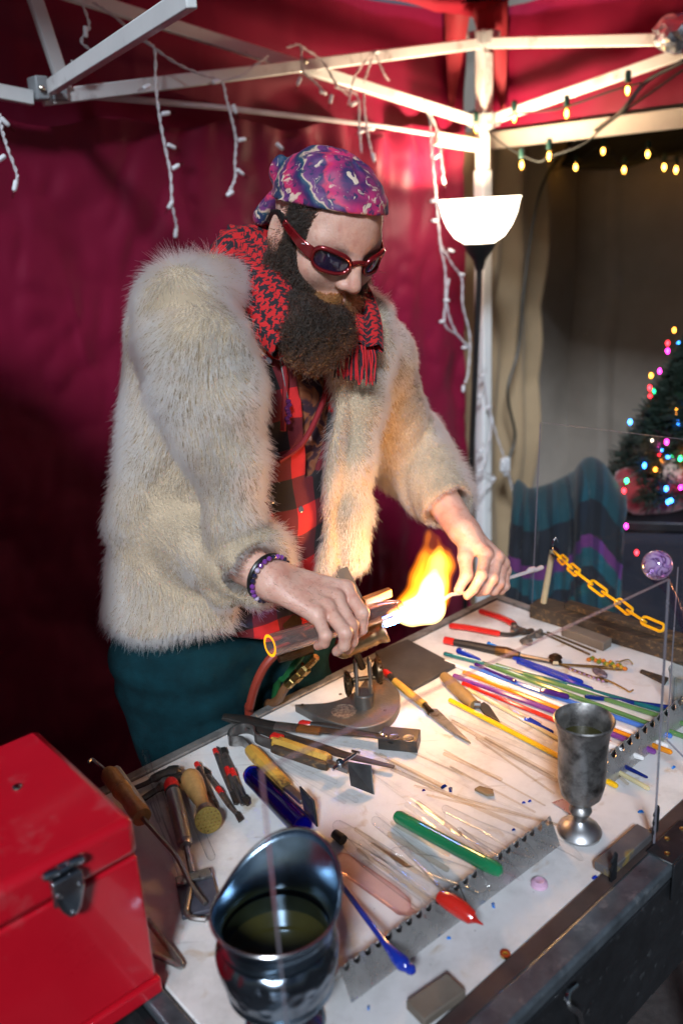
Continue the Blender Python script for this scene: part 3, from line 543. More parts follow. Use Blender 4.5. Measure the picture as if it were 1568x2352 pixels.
# dark timber along the right end and loose blocks
wood_d = mat('charred_wood', (.05, .034, .022), .7, var=.5, vscale=14, stretch=(1, 6, 6), wear=((.23, .13, .05), .25, 20), bump=.4, bscale=90)
wood_g = mat('grey_wood', (.16, .13, .10), .7, var=.3, vscale=14, bump=.3, bscale=90); wood_p = mat('pale_wood', (.50, .38, .22), .6, var=.2, vscale=20, bump=.2)
def plank(a, b, w_, h, label, m, cat='block', name='wood_block', lift=.001):
    f = frame(a, b); L = np.linalg.norm(np.asarray(b) - np.asarray(a)); o = MB(f).box((L / 2, w_ / 2, h / 2 + lift), (L, w_, h)).build(name, m, None, bevel=.0015, at=a); return tag(o, label, cat)
plank(P(1215, 1420), P(1640, 1552), .05, .030, 'dark charred timber rail along the right end of the bench', wood_d, 'timber', 'timber_rail')
plank(P(1295, 1398, TZ + .032) , P(1660, 1510, TZ + .032), .022, .012, 'thin dark batten lying on the charred timber rail', wood_d, 'timber', 'batten', 0)
plank(P(1288, 1462), P(1384, 1498), .028, .018, 'small grey wooden block against the charred timber', wood_g)
plank(P(1362, 2003), P(1460, 1916), -.024, .013, 'grey scuffed block on the front strip beside the goblet', mat('scuffed_block', (.14, .13, .13), .45, metal=.3, wear=((.4, .28, .06), .25, 40), var=.3), lift=.0045)
plank(P(975, 2365), P(1070, 2296), .030, .012, 'dark wooden block on the near edge at the bottom of the picture', wood_g, lift=.001)
# ---------------------------------------------------------------- smooth solids: distance fields turned into meshes (sparse surface nets)
def s_cone(p, a, b, ra, rb):
    a = np.asarray(a, np.float32); b = np.asarray(b, np.float32); ab = b - a; t = np.clip(((p - a) @ ab) / (ab @ ab + 1e-9), 0, 1)
    return np.linalg.norm(p - a - t[:, None] * ab, axis=1) - (ra + (rb - ra) * t)
def s_ell(p, c, r, R=None):
    q = p - np.asarray(c, np.float32)
    if R is not None: q = q @ np.asarray(R, np.float32).T
    r = np.asarray(r, np.float32); k0 = np.linalg.norm(q / r, axis=1); k1 = np.linalg.norm(q / (r * r), axis=1)
    return k0 * (k0 - 1) / (k1 + 1e-9)
def smin(a, b, k):
    h = np.clip(.5 + .5 * (b - a) / k, 0, 1); return b + (a - b) * h - k * h * (1 - h)
def smax(a, b, k): return -smin(-a, -b, k)
def s_chain(p, pts, rs, k=.006):
    d = s_cone(p, pts[0], pts[1], rs[0], rs[1])
    for i in range(1, len(pts) - 1): d = smin(d, s_cone(p, pts[i], pts[i + 1], rs[i], rs[i + 1]), k)
    return d
_CO = np.array([[i, j, k] for i in (0, 1) for j in (0, 1) for k in (0, 1)])
_ED = [(a, b) for a in range(8) for b in range(a + 1, 8) if np.abs(_CO[a] - _CO[b]).sum() == 1]
def surface(sdf, lo, hi, h, B=8, lip=1.4):
    lo = np.asarray(lo, float); n = np.ceil((np.asarray(hi) - lo) / (h * B)).astype(int); g = np.stack(np.meshgrid(*[np.arange(k) for k in n], indexing='ij'), -1).reshape(-1, 3)
    ctr = (lo + (g + .5) * h * B).astype(np.float32); d = np.concatenate([sdf(c) for c in np.array_split(ctr, max(1, len(ctr) // 200000))])
    g = g[np.abs(d) < h * B * .87 * lip]
    loc = np.stack(np.meshgrid(*[np.arange(B + 1)] * 3, indexing='ij'), -1).reshape(-1, 3); idx = lambda q: (q[..., 0] * (B + 1) + q[..., 1]) * (B + 1) + q[..., 2]
    cl = np.stack(np.meshgrid(*[np.arange(B)] * 3, indexing='ij'), -1).reshape(-1, 3); ci = idx(cl[:, None, :] + _CO[None])          # (B^3, 8)
    Ks = []; Vs = []; S0 = []; big = (n * B + 2)
    for gb in np.array_split(g, max(1, len(g) // 250)):
        if not len(gb): continue
        base = gb * B; pts = (lo + (base[:, None, :] + loc[None]) * h).reshape(-1, 3).astype(np.float32)
        f = sdf(pts).reshape(len(gb), -1); c = f[:, ci]; ins = c < 0; s = ins.sum(2); act = (s > 0) & (s < 8)
        bi, k = np.nonzero(act); cv = c[bi, k]; cell = base[bi] + cl[k]; acc = np.zeros((len(cv), 3)); cnt = np.zeros(len(cv))
        for a, b in _ED:
            fa, fb = cv[:, a], cv[:, b]; m = (fa < 0) != (fb < 0); t = np.where(m, fa / np.where(m, fa - fb, 1), 0)
            acc += np.where(m[:, None], _CO[a] + t[:, None] * (_CO[b] - _CO[a]), 0); cnt += m
        Vs.append(lo + (cell + acc / cnt[:, None]) * h); Ks.append((cell[:, 0] * big[1] + cell[:, 1]) * big[2] + cell[:, 2]); S0.append(np.stack([cv[:, 0], cv[:, 4], cv[:, 2], cv[:, 1]], 1))
    K = np.concatenate(Ks); V = np.concatenate(Vs); S = np.concatenate(S0); o = np.argsort(K); K = K[o]; V = V[o]; S = S[o]; st = (big[1] * big[2], big[2], 1); F = []
    def find(k): i = np.clip(np.searchsorted(K, k), 0, len(K) - 1); return np.where(K[i] == k, i, -1)
    for ax in range(3):
        m = (S[:, 0] < 0) != (S[:, 1 + ax] < 0); k = K[m]; b_, c_ = st[(ax + 1) % 3], st[(ax + 2) % 3]
        q = np.stack([find(k), find(k - b_), find(k - b_ - c_), find(k - c_)], 1); fl = S[m, 0] < 0
        q = np.where(fl[:, None], q, q[:, ::-1]); F.append(q[(q >= 0).all(1)])
    return V, np.concatenate(F)
def vnormals(V, F):
    N = np.zeros_like(V); n = np.cross(V[F[:, 2]] - V[F[:, 0]], V[F[:, 3]] - V[F[:, 1]])
    for k in range(4): np.add.at(N, F[:, k], n)
    return N / (np.linalg.norm(N, axis=1)[:, None] + 1e-12)
def relax(V, F, it=1, lam=.5):
    for _ in range(it):
        A = np.zeros_like(V); c = np.zeros(len(V))
        for k in range(4): np.add.at(A, F[:, k], V[F[:, (k + 1) % 4]] + V[F[:, (k - 1) % 4]]); np.add.at(c, F[:, k], 2)
        V = V + lam * (A / np.maximum(c, 1)[:, None] - V)
    return V
def scatter(V, F, n, keep=None):
    """n random points on the quads, with normals"""
    a = np.linalg.norm(np.cross(V[F[:, 2]] - V[F[:, 0]], V[F[:, 3]] - V[F[:, 1]]), axis=1) / 2
    if keep is not None: a = a * keep(V[F].mean(1))
    i = RNG.choice(len(F), n, p=a / a.sum()); s, t = RNG.random((2, n)); q = V[F[i]]; N = vnormals(V, F)[F[i]]; w = np.stack([(1 - s) * (1 - t), s * (1 - t), s * t, (1 - s) * t], 1)[:, :, None]
    nn = (N * w).sum(1); return (q * w).sum(1), nn / (np.linalg.norm(nn, axis=1)[:, None] + 1e-9)
def n3(p, s, seed=0.): return vnoise(p[:, 0] * s + seed, p[:, 1] * s + p[:, 2] * s * .7) + vnoise(p[:, 1] * s + 7 + seed, p[:, 2] * s - p[:, 0] * s * .6)
# ---------------------------------------------------------------- the glass worker
# head frame: x forward, y to his left, z up, origin between the ears
HC = PD(742, 545, 1.385)
_yaw, _pit, _rol = R_(33), R_(30), R_(7)
_f = np.array([math.sin(_yaw), -math.cos(_yaw), 0]); _l = np.array([math.cos(_yaw), math.sin(_yaw), 0])
_hx = math.cos(_pit) * _f - math.sin(_pit) * ZZ; _hz = math.sin(_pit) * _f + math.cos(_pit) * ZZ
_hy = math.cos(_rol) * _l - math.sin(_rol) * _hz; _hz = np.cross(_hx, _hy)
HR = np.stack([_hx, _hy, _hz]).astype(np.float32)          # rows: local axes in world
def H(x, y, z): return HC + x * _hx + y * _hy + z * _hz
def toH(p): return (p - HC.astype(np.float32)) @ HR.T
SR = W(.700, 1.150, 1.525); SL = W(1.075, 1.150, 1.435); NB = W(.905, 1.150, 1.535)     # shoulders, neck base
PL = W(.775, 1.205, 1.02); CH = W(.86, 1.165, 1.36)
ER = W(.662, 1.215, 1.245); ERw = PD(618, 1316, 1.262)
EL = W(1.215, 1.195, 1.235); ELw = PD(1060, 1206, 1.60)

def head_sdf(p):
    q = toH(p); ay = q.copy(); ay[:, 1] = np.abs(ay[:, 1])
    d = s_ell(q, (-.010, 0, .042), (.099, .077, .080))
    d = smin(d, s_ell(q, (.030, 0, -.020), (.063, .060, .088)), .03)
    d = smin(d, s_cone(ay, (.066, .008, .031), (.056, .047, .027), .019, .015), .014)       # brow
    d = smin(d, s_ell(ay, (.052, .042, -.018), (.028, .026, .028)), .02)                     # cheek
    d = smin(d, s_cone(q, (.055, 0, -.088), (.045, 0, -.1), .034, .03), .02)                 # chin
    d = smin(d, s_cone(ay, (.05, .02, -.088), (-.01, .058, -.05), .022, .02), .02)           # jaw
    d = smax(d, -s_ell(ay, (.098, .034, .008), (.022, .020, .014)), .012)                    # eye sockets
    d = smin(d, s_ell(ay, (.066, .032, .008), (.0145, .0145, .0145)), .003)                  # eyes
    d = smin(d, s_chain(q, [(.083, 0, .028), (.094, 0, .004), (.106, 0, -.022)], [.009, .0095, .0130], .006), .009)   # nose
    d = smin(d, s_ell(ay, (.095, .0135, -.026), (.013, .009, .009)), .005)
    d = smax(d, -s_ell(ay, (.100, .0075, -.036), (.007, .004, .004)), .003)
    d = smin(d, s_cone(ay, (.093, .0, -.053), (.078, .024, -.056), .0075, .005), .008)       # lips
    d = smin(d, s_cone(ay, (.091, .0, -.065), (.078, .022, -.062), .008, .005), .007)
    # ears
    e = s_ell(ay, (-.012, .082, .002), (.0185, .0075, .033)); e = smin(e, s_ell(ay, (-.002, .078, -.026), (.010, .006, .012)), .006)
    e = smax(e, -s_ell(ay, (-.007, .0905, .004), (.0115, .0065, .022)), .004); e = smin(e, s_ell(ay, (.002, .081, -.004), (.005, .005, .009)), .003)
    d = smin(d, e, .006)
    nk = s_cone(p, H(-.035, 0, -.03), NB, .056, .064)
    return smin(d, nk, .025)

# hands: each joint is a sight line and a distance
def zr(x, y, dep): return PD(551.2 + .2343 * x, 1175.8 + .2343 * y, dep)
def zl_(x, y, dep): return PD(863.5 + .24606 * x, 1175.8 + .24606 * y, dep)
RH = dict(wrist=zr(300, 655, 1.262), mcp=[zr(1035, 755, 1.290), zr(940, 855, 1.268), zr(850, 945, 1.248), zr(755, 1015, 1.232)],
          idx=[zr(1035, 755, 1.290), zr(1195, 990, 1.262), zr(1190, 1150, 1.275), zr(1120, 1215, 1.295)],
          mid=[zr(940, 855, 1.268), zr(1085, 1110, 1.236), zr(1095, 1270, 1.250), zr(1055, 1350, 1.268)],
          rng=[zr(850, 945, 1.248), zr(1030, 1185, 1.215), zr(1020, 1310, 1.222), zr(945, 1368, 1.238)],
          pnk=[zr(755, 1015, 1.232), zr(838, 1215, 1.205), zr(825, 1285, 1.210), zr(760, 1315, 1.222)],
          thb=[zr(450, 640, 1.29), zr(700, 760, 1.335), zr(860, 960, 1.345), zr(960, 1080, 1.335)])
LH = dict(wrist=zl_(805, 165, 1.600), mcp=[zl_(1020, 395, 1.560), zl_(1125, 425, 1.575), zl_(1175, 480, 1.592), zl_(1195, 545, 1.608)],
          idx=[zl_(1020, 395, 1.560), zl_(985, 590, 1.525), zl_(915, 715, 1.522), zl_(850, 785, 1.530)],
          mid=[zl_(1125, 425, 1.575), zl_(1090, 620, 1.540), zl_(1025, 730, 1.545), zl_(945, 755, 1.560)],
          rng=[zl_(1175, 480, 1.592), zl_(1150, 660, 1.560), zl_(1100, 735, 1.565), zl_(1010, 735, 1.585)],
          pnk=[zl_(1195, 545, 1.608), zl_(1200, 690, 1.585), zl_(1165, 735, 1.592), zl_(1085, 725, 1.61)],
          thb=[zl_(845, 260, 1.590), zl_(830, 430, 1.565), zl_(845, 590, 1.548), zl_(765, 728, 1.540)])
def hand_sdf(p, h, elbow):
    w_ = h['wrist']; d = s_cone(p, elbow, w_, .043, .0275); M4 = h['mcp']
    base = [w_ + (m - w_) * .12 + (m - np.mean(M4, 0)) * .35 for m in M4]
    pal = None
    for b_, m_ in zip(base, M4):
        c = s_cone(p, b_, m_ - (m_ - w_) * .04, .0165, .0125); pal = c if pal is None else smin(pal, c, .014)
    d = smin(d, pal, .02)
    for k, r in (('idx', (.0115, .0100, .0086, .0074)), ('mid', (.0118, .0103, .0088, .0075)), ('rng', (.0112, .0098, .0083, .0072)), ('pnk', (.0098, .0086, .0074, .0064))):
        f = s_chain(p, h[k], r, .003)
        f = smin(f, np.linalg.norm(p - h[k][1].astype(np.float32), axis=1) - r[1] * 1.07, .003)
        f = smin(f, np.linalg.norm(p - (h[k][0] + nrm(h[k][0] - w_) * .001).astype(np.float32), axis=1) - r[0] * 1.14, .005)
        d = smin(d, f, .0045)
    th = s_chain(p, h['thb'], (.0175, .0135, .0112, .0085), .006); d = smin(d, th, .009)
    for m_ in M4: d = smin(d, s_cone(p, m_, w_ + (m_ - w_) * .35, .0035, .002) - .0095, .004)     # tendons
    return d
def body_sdf(p):
    d = head_sdf(p)
    d = smin(d, s_cone(p, NB - ZZ * .03, CH, .065, .085), .04)
    d = smin(d, s_cone(p, SR, SL, .055, .055), .04); d = smin(d, s_cone(p, CH, PL, .085, .10), .05)
    d = smin(d, s_cone(p, SR, ER, .05, .042), .03); d = smin(d, s_cone(p, SL, EL, .05, .042), .03)
    d = smin(d, hand_sdf(p, RH, ER), .012); d = smin(d, hand_sdf(p, LH, EL), .012)
    return d
man = thing('person', 'bearded person in cream fur coat and tie-dye bandana working glass at the torch', 'person', W(.775, 1.2, 0))
def skin():
    m, t, N, L = _tree('skin'); out = N.new('ShaderNodeOutputMaterial'); b = N.new('ShaderNodeBsdfPrincipled'); L.new(b.outputs[0], out.inputs[0]); tc = N.new('ShaderNodeTexCoord')
    n1 = nd(t, 'ShaderNodeTexNoise', i_Scale=28., i_Detail=4., i_Roughness=.55); L.new(tc.outputs['Object'], n1.inputs[0]); n2 = nd(t, 'ShaderNodeTexNoise', i_Scale=300., i_Detail=3.); L.new(tc.outputs['Object'], n2.inputs[0])
    c = ramp(t, n1.outputs[0], [(.28, (.58, .27, .20)), (.5, (.67, .385, .295)), (.75, (.71, .46, .365))]); n9 = nd(t, 'ShaderNodeTexNoise', i_Scale=95., i_Detail=5., i_Roughness=.65); L.new(tc.outputs['Object'], n9.inputs[0]); c9 = ramp(t, n9.outputs[0], [(.50, (0, 0, 0)), (.72, (.5, .5, .5))]); x9 = nd(t, 'ShaderNodeMix', data_type='RGBA'); L.new(c9.outputs[0], x9.inputs[0]); L.new(c.outputs[0], x9.inputs[6]); x9.inputs[7].default_value = (.50, .19, .14, 1); L.new(x9.outputs[2], b.inputs['Base Color'])
    b.inputs['Roughness'].default_value = .47; b.inputs['Subsurface Weight'].default_value = .25; b.inputs['Subsurface Radius'].default_value = (.010, .004, .002); b.inputs['Subsurface Scale'].default_value = .6
    bp = nd(t, 'ShaderNodeBump', i_Strength=.45, i_Distance=.0014); ad = nd(t, 'ShaderNodeMath', operation='MULTIPLY_ADD', i_1=1.6); L.new(n1.outputs[0], ad.inputs[0]); L.new(n2.outputs[0], ad.inputs[2]); L.new(ad.outputs[0], bp.inputs['Height']); L.new(bp.outputs[0], b.inputs['Normal']); return m
skin_m = skin()
_box = np.array([HC - .16, HC + .16, RH['wrist'] - .15, LH['wrist'] + .2, ER - .12, EL + .1, PL - .15, RH['pnk'][3] - .1, LH['idx'][3] - .05]); _V, _F = surface(body_sdf, _box.min(0), _box.max(0) + .02, .0026)
_V = relax(_V, _F, 1, .4); body = np_mesh('body', _V, _F, skin_m, man); BODY = (_V, _F)
# ---------------------------------------------------------------- fur coat
UVZ = np.stack([UU, VV, ZZ]).astype(np.float32)
def toU(p): return p @ UVZ.T
def lin(z, tab): return np.interp(z, [t[0] for t in tab], [t[1] for t in tab])
def torso(q, pad):
    z = q[:, 2]; cu = lin(z, [(.95, .765), (1.2, .80), (1.4, .865), (1.55, .895)]); cv = lin(z, [(.95, 1.215), (1.3, 1.185), (1.55, 1.16)])
    a = lin(z, [(.95, .205), (1.1, .200), (1.25, .188), (1.42, .185), (1.52, .15), (1.60, .09)]) + pad; b = lin(z, [(.95, .165), (1.25, .145), (1.40, .130), (1.48, .100), (1.58, .055)]) + pad
    k = np.sqrt(((q[:, 0] - cu) / a) ** 2 + ((q[:, 1] - cv) / b) ** 2); return (k - 1) * np.minimum(a, b) * .9
OA = uvz(PV(692, 850, 1.02)); OB = uvz(PV(660, 1330, 1.02))
def opening(q):
    t = (q[:, 2] - OB[2]) / (OA[2] - OB[2]); uc = OB[0] + (OA[0] - OB[0]) * t; hw = .066 + .012 * np.clip(t, 0, 1) + .12 * np.clip(t - 1.0, 0, 2) ; hw = hw + .03 * np.clip(-t, 0, 2)
    return np.maximum(np.abs(q[:, 0] - uc) - hw, q[:, 1] - 1.14)
def cuff(p, e, w_, r0, r1, cut, flare=0.):
    ax = nrm(w_ - e); L = np.linalg.norm(w_ - e) * cut; d = s_cone(p, e, e + ax * L * 1.15, r0, r1)
    return smax(d, ((p - e.astype(np.float32)) @ ax.astype(np.float32)) - L, .02)
LAPR = [PV(590, 690, 1.24), PV(485, 668, 1.17), PV(430, 722, 1.085), PV(462, 795, 1.025), PV(508, 900, 1.010), PV(525, 1050, 1.012), PV(528, 1200, 1.018), PV(515, 1350, 1.035)]
LAPL = [PV(790, 680, 1.22), PV(838, 730, 1.13), PV(848, 810, 1.07), PV(822, 930, 1.045), PV(805, 1060, 1.04), PV(797, 1170, 1.04), PV(793, 1270, 1.045)]
def coat_parts(p):
    q = toU(p); d = torso(q, .030)
    sh = s_cone(p, SR + ZZ * .01, SL + ZZ * .01, .078, .078); d = smin(d, sh, .05)
    d = smax(d, -(torso(q, .006)), .02)
    d = smax(d, q[:, 2] - 1.575, .03)
    hem = 1.075 + .012 * np.sin(q[:, 0] * 22) + .75 * np.clip(q[:, 0] - .82, 0, .12); d = smax(d, hem - q[:, 2], .02)
    d = smax(d, -opening(q), .02); sl = []; cr = []
    for S_, E_, W_, c_, r in ((SR, ER, RH['wrist'], .93, (.070, .074, .074, .062)), (SL, EL, LH['wrist'], .82, (.074, .072, .066, .060))):
        up_ = s_cone(p, S_ + ZZ * (.032 if S_ is SR else .01), E_, r[0] + .006, r[1]); ax = nrm(E_ - S_); t = (p - S_.astype(np.float32)) @ ax.astype(np.float32)
        c1 = np.clip(ridged(t * 11 + q[:, 0] * 5 - q[:, 1] * 4, q[:, 1] * 6 + t * 3) - .35, 0, 1)
        fo = cuff(p, E_, W_, r[2] + .006, r[3], c_); ax2 = nrm(W_ - E_); t2 = (p - E_.astype(np.float32)) @ ax2.astype(np.float32)
        c2 = np.clip(ridged(t2 * 12 + q[:, 2] * 8, q[:, 0] * 7) - .35, 0, 1)
        s_ = smin(up_ + .020 * c1, fo + .018 * c2, .035)
        if S_ is SR: m_ = ER + (RH['wrist'] - ER) * .35; s_ = smin(s_, s_cone(p, ER + ZZ * -.02, m_ - ZZ * .03, .066, .06), .03)
        sl.append(s_); cr.append(np.where(up_ < fo, c1, c2) * np.exp(-(s_ / .02) ** 2))
    lr = s_chain(p, LAPR, [.034, .046, .062, .064, .057, .050, .042, .034], .02); lr = smin(lr, s_chain(p, [PV(400, 690, 1.12), PV(398, 780, 1.065), PV(432, 890, 1.040), PV(476, 1010, 1.025), PV(505, 1120, 1.02)], [.044, .048, .045, .038, .028], .02), .03); ll = s_chain(p, LAPL, [.036, .042, .042, .038, .036, .035, .033], .02)
    return q, d, sl, smin(lr, ll, .01), cr
def coat_crease(p):
    """1 in the furrows where sleeve, body and collar meet and along the folds of the sleeves"""
    q, d, sl, lp, cr = coat_parts(p); c = np.zeros(len(p))
    for a, b in ((d, sl[0]), (d, sl[1]), (smin(d, sl[0], .01), lp), (sl[1], lp)): c = np.maximum(c, np.exp(-(a / .014) ** 2) * np.exp(-(b / .014) ** 2))
    return np.clip(np.maximum(c * 1.3, 1.6 * np.maximum(cr[0], cr[1])), 0, 1)
def coat_sdf(p):
    q, d, sl, lp, cr = coat_parts(p)
    d = smin(d, sl[0], .010); d = smin(d, sl[1], .014); d = smin(d, lp, .005)
    cb_ = s_chain(p, [LAPR[0], W(.86, 1.25, 1.52), W(.98, 1.24, 1.48), LAPL[0]], [.036, .04, .04, .036], .02); d = smin(d, cb_, .02)
    ck = s_cone(p, H(-.01, 0, 0), NB - ZZ * .05, .096, .080); d = smax(d, -ck, .01)
    for W_, E_, r0, r1 in ((RH['wrist'], ER, .056, .046), (LH['wrist'], EL, .056, .050)): d = smax(d, -s_cone(p, W_ + nrm(W_ - E_) * .06, E_ + (W_ - E_) * .45, r1, r1 * .8), .01)
    return d + .010 * n3(p, 9., 2.)
_bb = np.array([SR, SL, ER, EL, RH['wrist'], LH['wrist'], PL, NB]); _cV, _cF = surface(coat_sdf, _bb.min(0) - .26, _bb.max(0) + .2, .0065)
_cV = relax(_cV, _cF, 1, .5)
fur_base = mat('fur_backing', (.40, .31, .21), .95, var=.25, vscale=18)
coat = np_mesh('fur_coat', _cV, _cF, fur_base, man); tag(coat, 'long cream fake fur coat, worn open')
def furmat(name, tipc, rootc, dark, amt=.25, sc_=14.):
    m, t, N, L = _tree(name); out = N.new('ShaderNodeOutputMaterial'); b = N.new('ShaderNodeBsdfHairPrincipled'); L.new(b.outputs[0], out.inputs[0]); hi = N.new('ShaderNodeHairInfo'); tc = N.new('ShaderNodeTexCoord')
    n1 = nd(t, 'ShaderNodeTexNoise', i_Scale=sc_, i_Detail=3.); L.new(tc.outputs['Object'], n1.inputs[0])
    c1 = ramp(t, hi.outputs['Intercept'], [(.0, rootc), (.55, tuple((np.array(rootc) + 2 * np.array(tipc)) / 3)), (.9, tipc)])
    ad = nd(t, 'ShaderNodeMath', operation='MULTIPLY_ADD', i_1=.35); L.new(hi.outputs['Random'], ad.inputs[0]); L.new(n1.outputs[0], ad.inputs[2]); c2 = ramp(t, ad.outputs[0], [(.62, (0, 0, 0)), (.95, (amt, amt, amt))])
    mx = nd(t, 'ShaderNodeMix', data_type='RGBA'); L.new(c2.outputs[0], mx.inputs[0]); L.new(c1.outputs[0], mx.inputs[6]); mx.inputs[7].default_value = (*dark, 1)
    b.parametrization = 'COLOR'; L.new(mx.outputs[2], b.inputs['Color']); b.inputs['Roughness'].default_value = .45; b.inputs['Radial Roughness'].default_value = .6; return m
fur_m = furmat('fur', (.997, .997, .998), (.93, .915, .89), (.66, .56, .45), .32)
def comb(p):
    """the way the pile lies: down the body and down the sleeves"""
    q = toU(p.astype(np.float32)); g = np.zeros_like(p); g[:, 2] = -1.0
    for a, b in ((SR, ER), (ER, RH['wrist']), (SL, EL), (EL, LH['wrist'])):
        d = s_cone(p.astype(np.float32), a, b, 0, 0); w_ = np.exp(-(d / .10) ** 2)[:, None]; g = g * (1 - .8 * w_) + nrm(b - a) * w_
    for ch in (LAPR, LAPL):
        for a, b in zip(ch[:-1], ch[1:]):
            d = s_cone(p.astype(np.float32), a, b, 0, 0); w_ = np.exp(-(d / .05) ** 2)[:, None]; g = g * (1 - .6 * w_) + nrm(b - a) * w_ * .5
    return g
def fur(name, V, F, n, length, rad, m, parent, lay=1.1, seg=5, clump=.25, keep=None, curl=.0, lvar=.35, tip=.2, crease=None):
    p, nn = scatter(V, F, n, keep); d = comb(p); d = d - (d * nn).sum(1)[:, None] * nn * .7
    wob = np.stack([n3(p, 16., 1.), n3(p, 16., 5.), n3(p, 16., 11.)], 1) * 1.1
    d = d * lay + nn * .75 + wob * .8 + RNG.normal(0, clump, p.shape); d /= np.linalg.norm(d, axis=1)[:, None]
    L = length * (1 + lvar * RNG.normal(0, 1, n)).clip(.35, 1.9)
    if crease is not None: L = L * (1 - .72 * crease(p.astype(np.float32)))
    t = np.linspace(0, 1, seg)
    pts = p[:, None, :] + d[:, None, :] * (t[None, :] * L[:, None])[:, :, None]
    bend = nn * .5 - np.array([0, 0, .5]); pts += bend[:, None, :] * ((t ** 2)[None, :] * L[:, None] * -.28)[:, :, None]
    if curl:
        ph = RNG.random(n) * 6.28; e1 = np.cross(d, nn); e1 /= np.linalg.norm(e1, axis=1)[:, None] + 1e-9; e2 = np.cross(d, e1); an = ph[:, None] + t[None, :] * 9
        pts += (np.cos(an)[:, :, None] * e1[:, None, :] + np.sin(an)[:, :, None] * e2[:, None, :]) * (curl * t ** .5)[None, :, None]
    pts[:, 0] -= nn * .003
    return hair(name, None, pts, rad, m, parent, 1.0, tip)
fur('pile', _cV, _cF, 230000, .0215, .00038, fur_m, coat, lay=1.5, clump=.17, crease=coat_crease)

# ---------------------------------------------------------------- shirt, tee, jeans
def coords_mat(name, build):
    m, t, N, L = _tree(name); out = N.new('ShaderNodeOutputMaterial'); b = N.new('ShaderNodeBsdfPrincipled'); L.new(b.outputs[0], out.inputs[0]); b.inputs['Roughness'].default_value = .85; b.inputs['Sheen Weight'].default_value = .06
    L.new(build(m, t, N, L, b), b.inputs['Base Color']); return m
def m2(t, op, a, b=None, c=None):
    n = nd(t, 'ShaderNodeMath', operation=op)
    for k, v in enumerate((a, b, c)):
        if v is None: continue
        if isinstance(v, (int, float)): n.inputs[k].default_value = v
        else: t.links.new(v, n.inputs[k])
    return n.outputs[0]
def plaid(m, t, N, L, b):
    tc = N.new('ShaderNodeTexCoord'); rt = nd(t, 'ShaderNodeVectorRotate', rotation_type='Z_AXIS'); rt.inputs['Angle'].default_value = -(math.pi / 2 - _a); L.new(tc.outputs['Object'], rt.inputs[0])
    nz = nd(t, 'ShaderNodeTexNoise', i_Scale=5.); L.new(tc.outputs['Object'], nz.inputs[0]); sp = N.new('ShaderNodeSeparateXYZ'); L.new(rt.outputs[0], sp.inputs[0])
    wb = m2(t, 'MULTIPLY_ADD', nz.outputs[0], .03, 0.)
    gx = m2(t, 'GREATER_THAN', m2(t, 'FRACT', m2(t, 'MULTIPLY', m2(t, 'ADD', sp.outputs[0], wb), 11.)), .5); gz = m2(t, 'GREATER_THAN', m2(t, 'FRACT', m2(t, 'MULTIPLY', m2(t, 'ADD', sp.outputs[2], wb), 11.)), .5)
    r = ramp(t, m2(t, 'MULTIPLY', m2(t, 'ADD', gx, gz), .5), [(0, (.010, .006, .007)), (.3, (.13, .006, .012)), (.8, (.55, .012, .015))], 'CONSTANT')
    n2 = nd(t, 'ShaderNodeTexNoise', i_Scale=400.); L.new(tc.outputs['Object'], n2.inputs[0]); bp = nd(t, 'ShaderNodeBump', i_Strength=.3, i_Distance=.001); L.new(n2.outputs[0], bp.inputs['Height']); L.new(bp.outputs[0], b.inputs['Normal'])
    return r.outputs[0]
def tiedye(stops, sc_, dist):
    def f(m, t, N, L, b):
        tc = N.new('ShaderNodeTexCoord'); n1 = nd(t, 'ShaderNodeTexNoise', i_Scale=sc_, i_Detail=3., i_Roughness=.55, i_Distortion=dist); L.new(tc.outputs['Object'], n1.inputs[0]); return ramp(t, n1.outputs[0], stops).outputs[0]
    return f
plaid_m = coords_mat('red_black_plaid', plaid)
tee_m = coords_mat('orange_tie_dye', tiedye([(.3, (.02, .008, .02)), (.44, (.05, .015, .025)), (.5, (.30, .085, .03)), (.56, (.36, .13, .06)), (.62, (.08, .02, .03)), (.8, (.012, .006, .008))], 16., 1.5))
denim = mat('teal_denim', (.002, .024, .032), .9, var=.4, vscale=30, bump=.5, bscale=500, spec=.2)
def vcut(q):
    t = (q[:, 2] - 1.30) / .22; uc = .845 + .20 * (q[:, 2] - 1.30); return np.maximum(np.abs(q[:, 0] - uc - .004) - (.012 + .035 * np.clip(t, 0, 3)), q[:, 1] - 1.13) * np.where(q[:, 2] > 1.29, 1, 1) + np.where(q[:, 2] < 1.30, .05, 0)
def shirt_sdf(p):
    q = toU(p); w_ = .005 * ridged(q[:, 0] * 16 + q[:, 2] * 5, q[:, 2] * 8); d = np.abs(torso(q, -.008) + w_ + .002 * np.sin(q[:, 2] * 60)) - .005
    d = np.maximum(d, q[:, 2] - 1.53); d = np.maximum(d, 1.045 + .35 * np.clip(.74 - q[:, 0], 0, .4) - q[:, 2]); d = np.maximum(d, q[:, 1] - 1.16)
    d = np.maximum(d, -vcut(q))
    edge = np.abs(vcut(q)) ; return d
_sh = np.array([W(.55, .98, .9), W(1.1, .98, .9), W(.55, 1.2, .9), W(1.1, 1.2, 1.6)])
_V, _F = surface(shirt_sdf, _sh.min(0) - .02, _sh.max(0) + .02, .0042); shirt = np_mesh('plaid_shirt', relax(_V, _F, 1), _F, plaid_m, man)
_V, _F = surface(lambda p: np.maximum(np.maximum(torso(toU(p), -.020) + .004 * n3(p, 22.), np.maximum(1.2 - p[:, 2], p[:, 2] - 1.52)), toU(p)[:, 1] - 1.16), _sh.min(0) - .02, _sh.max(0) + .02, .006); np_mesh('tee_shirt', relax(_V, _F, 1), _F, tee_m, man)
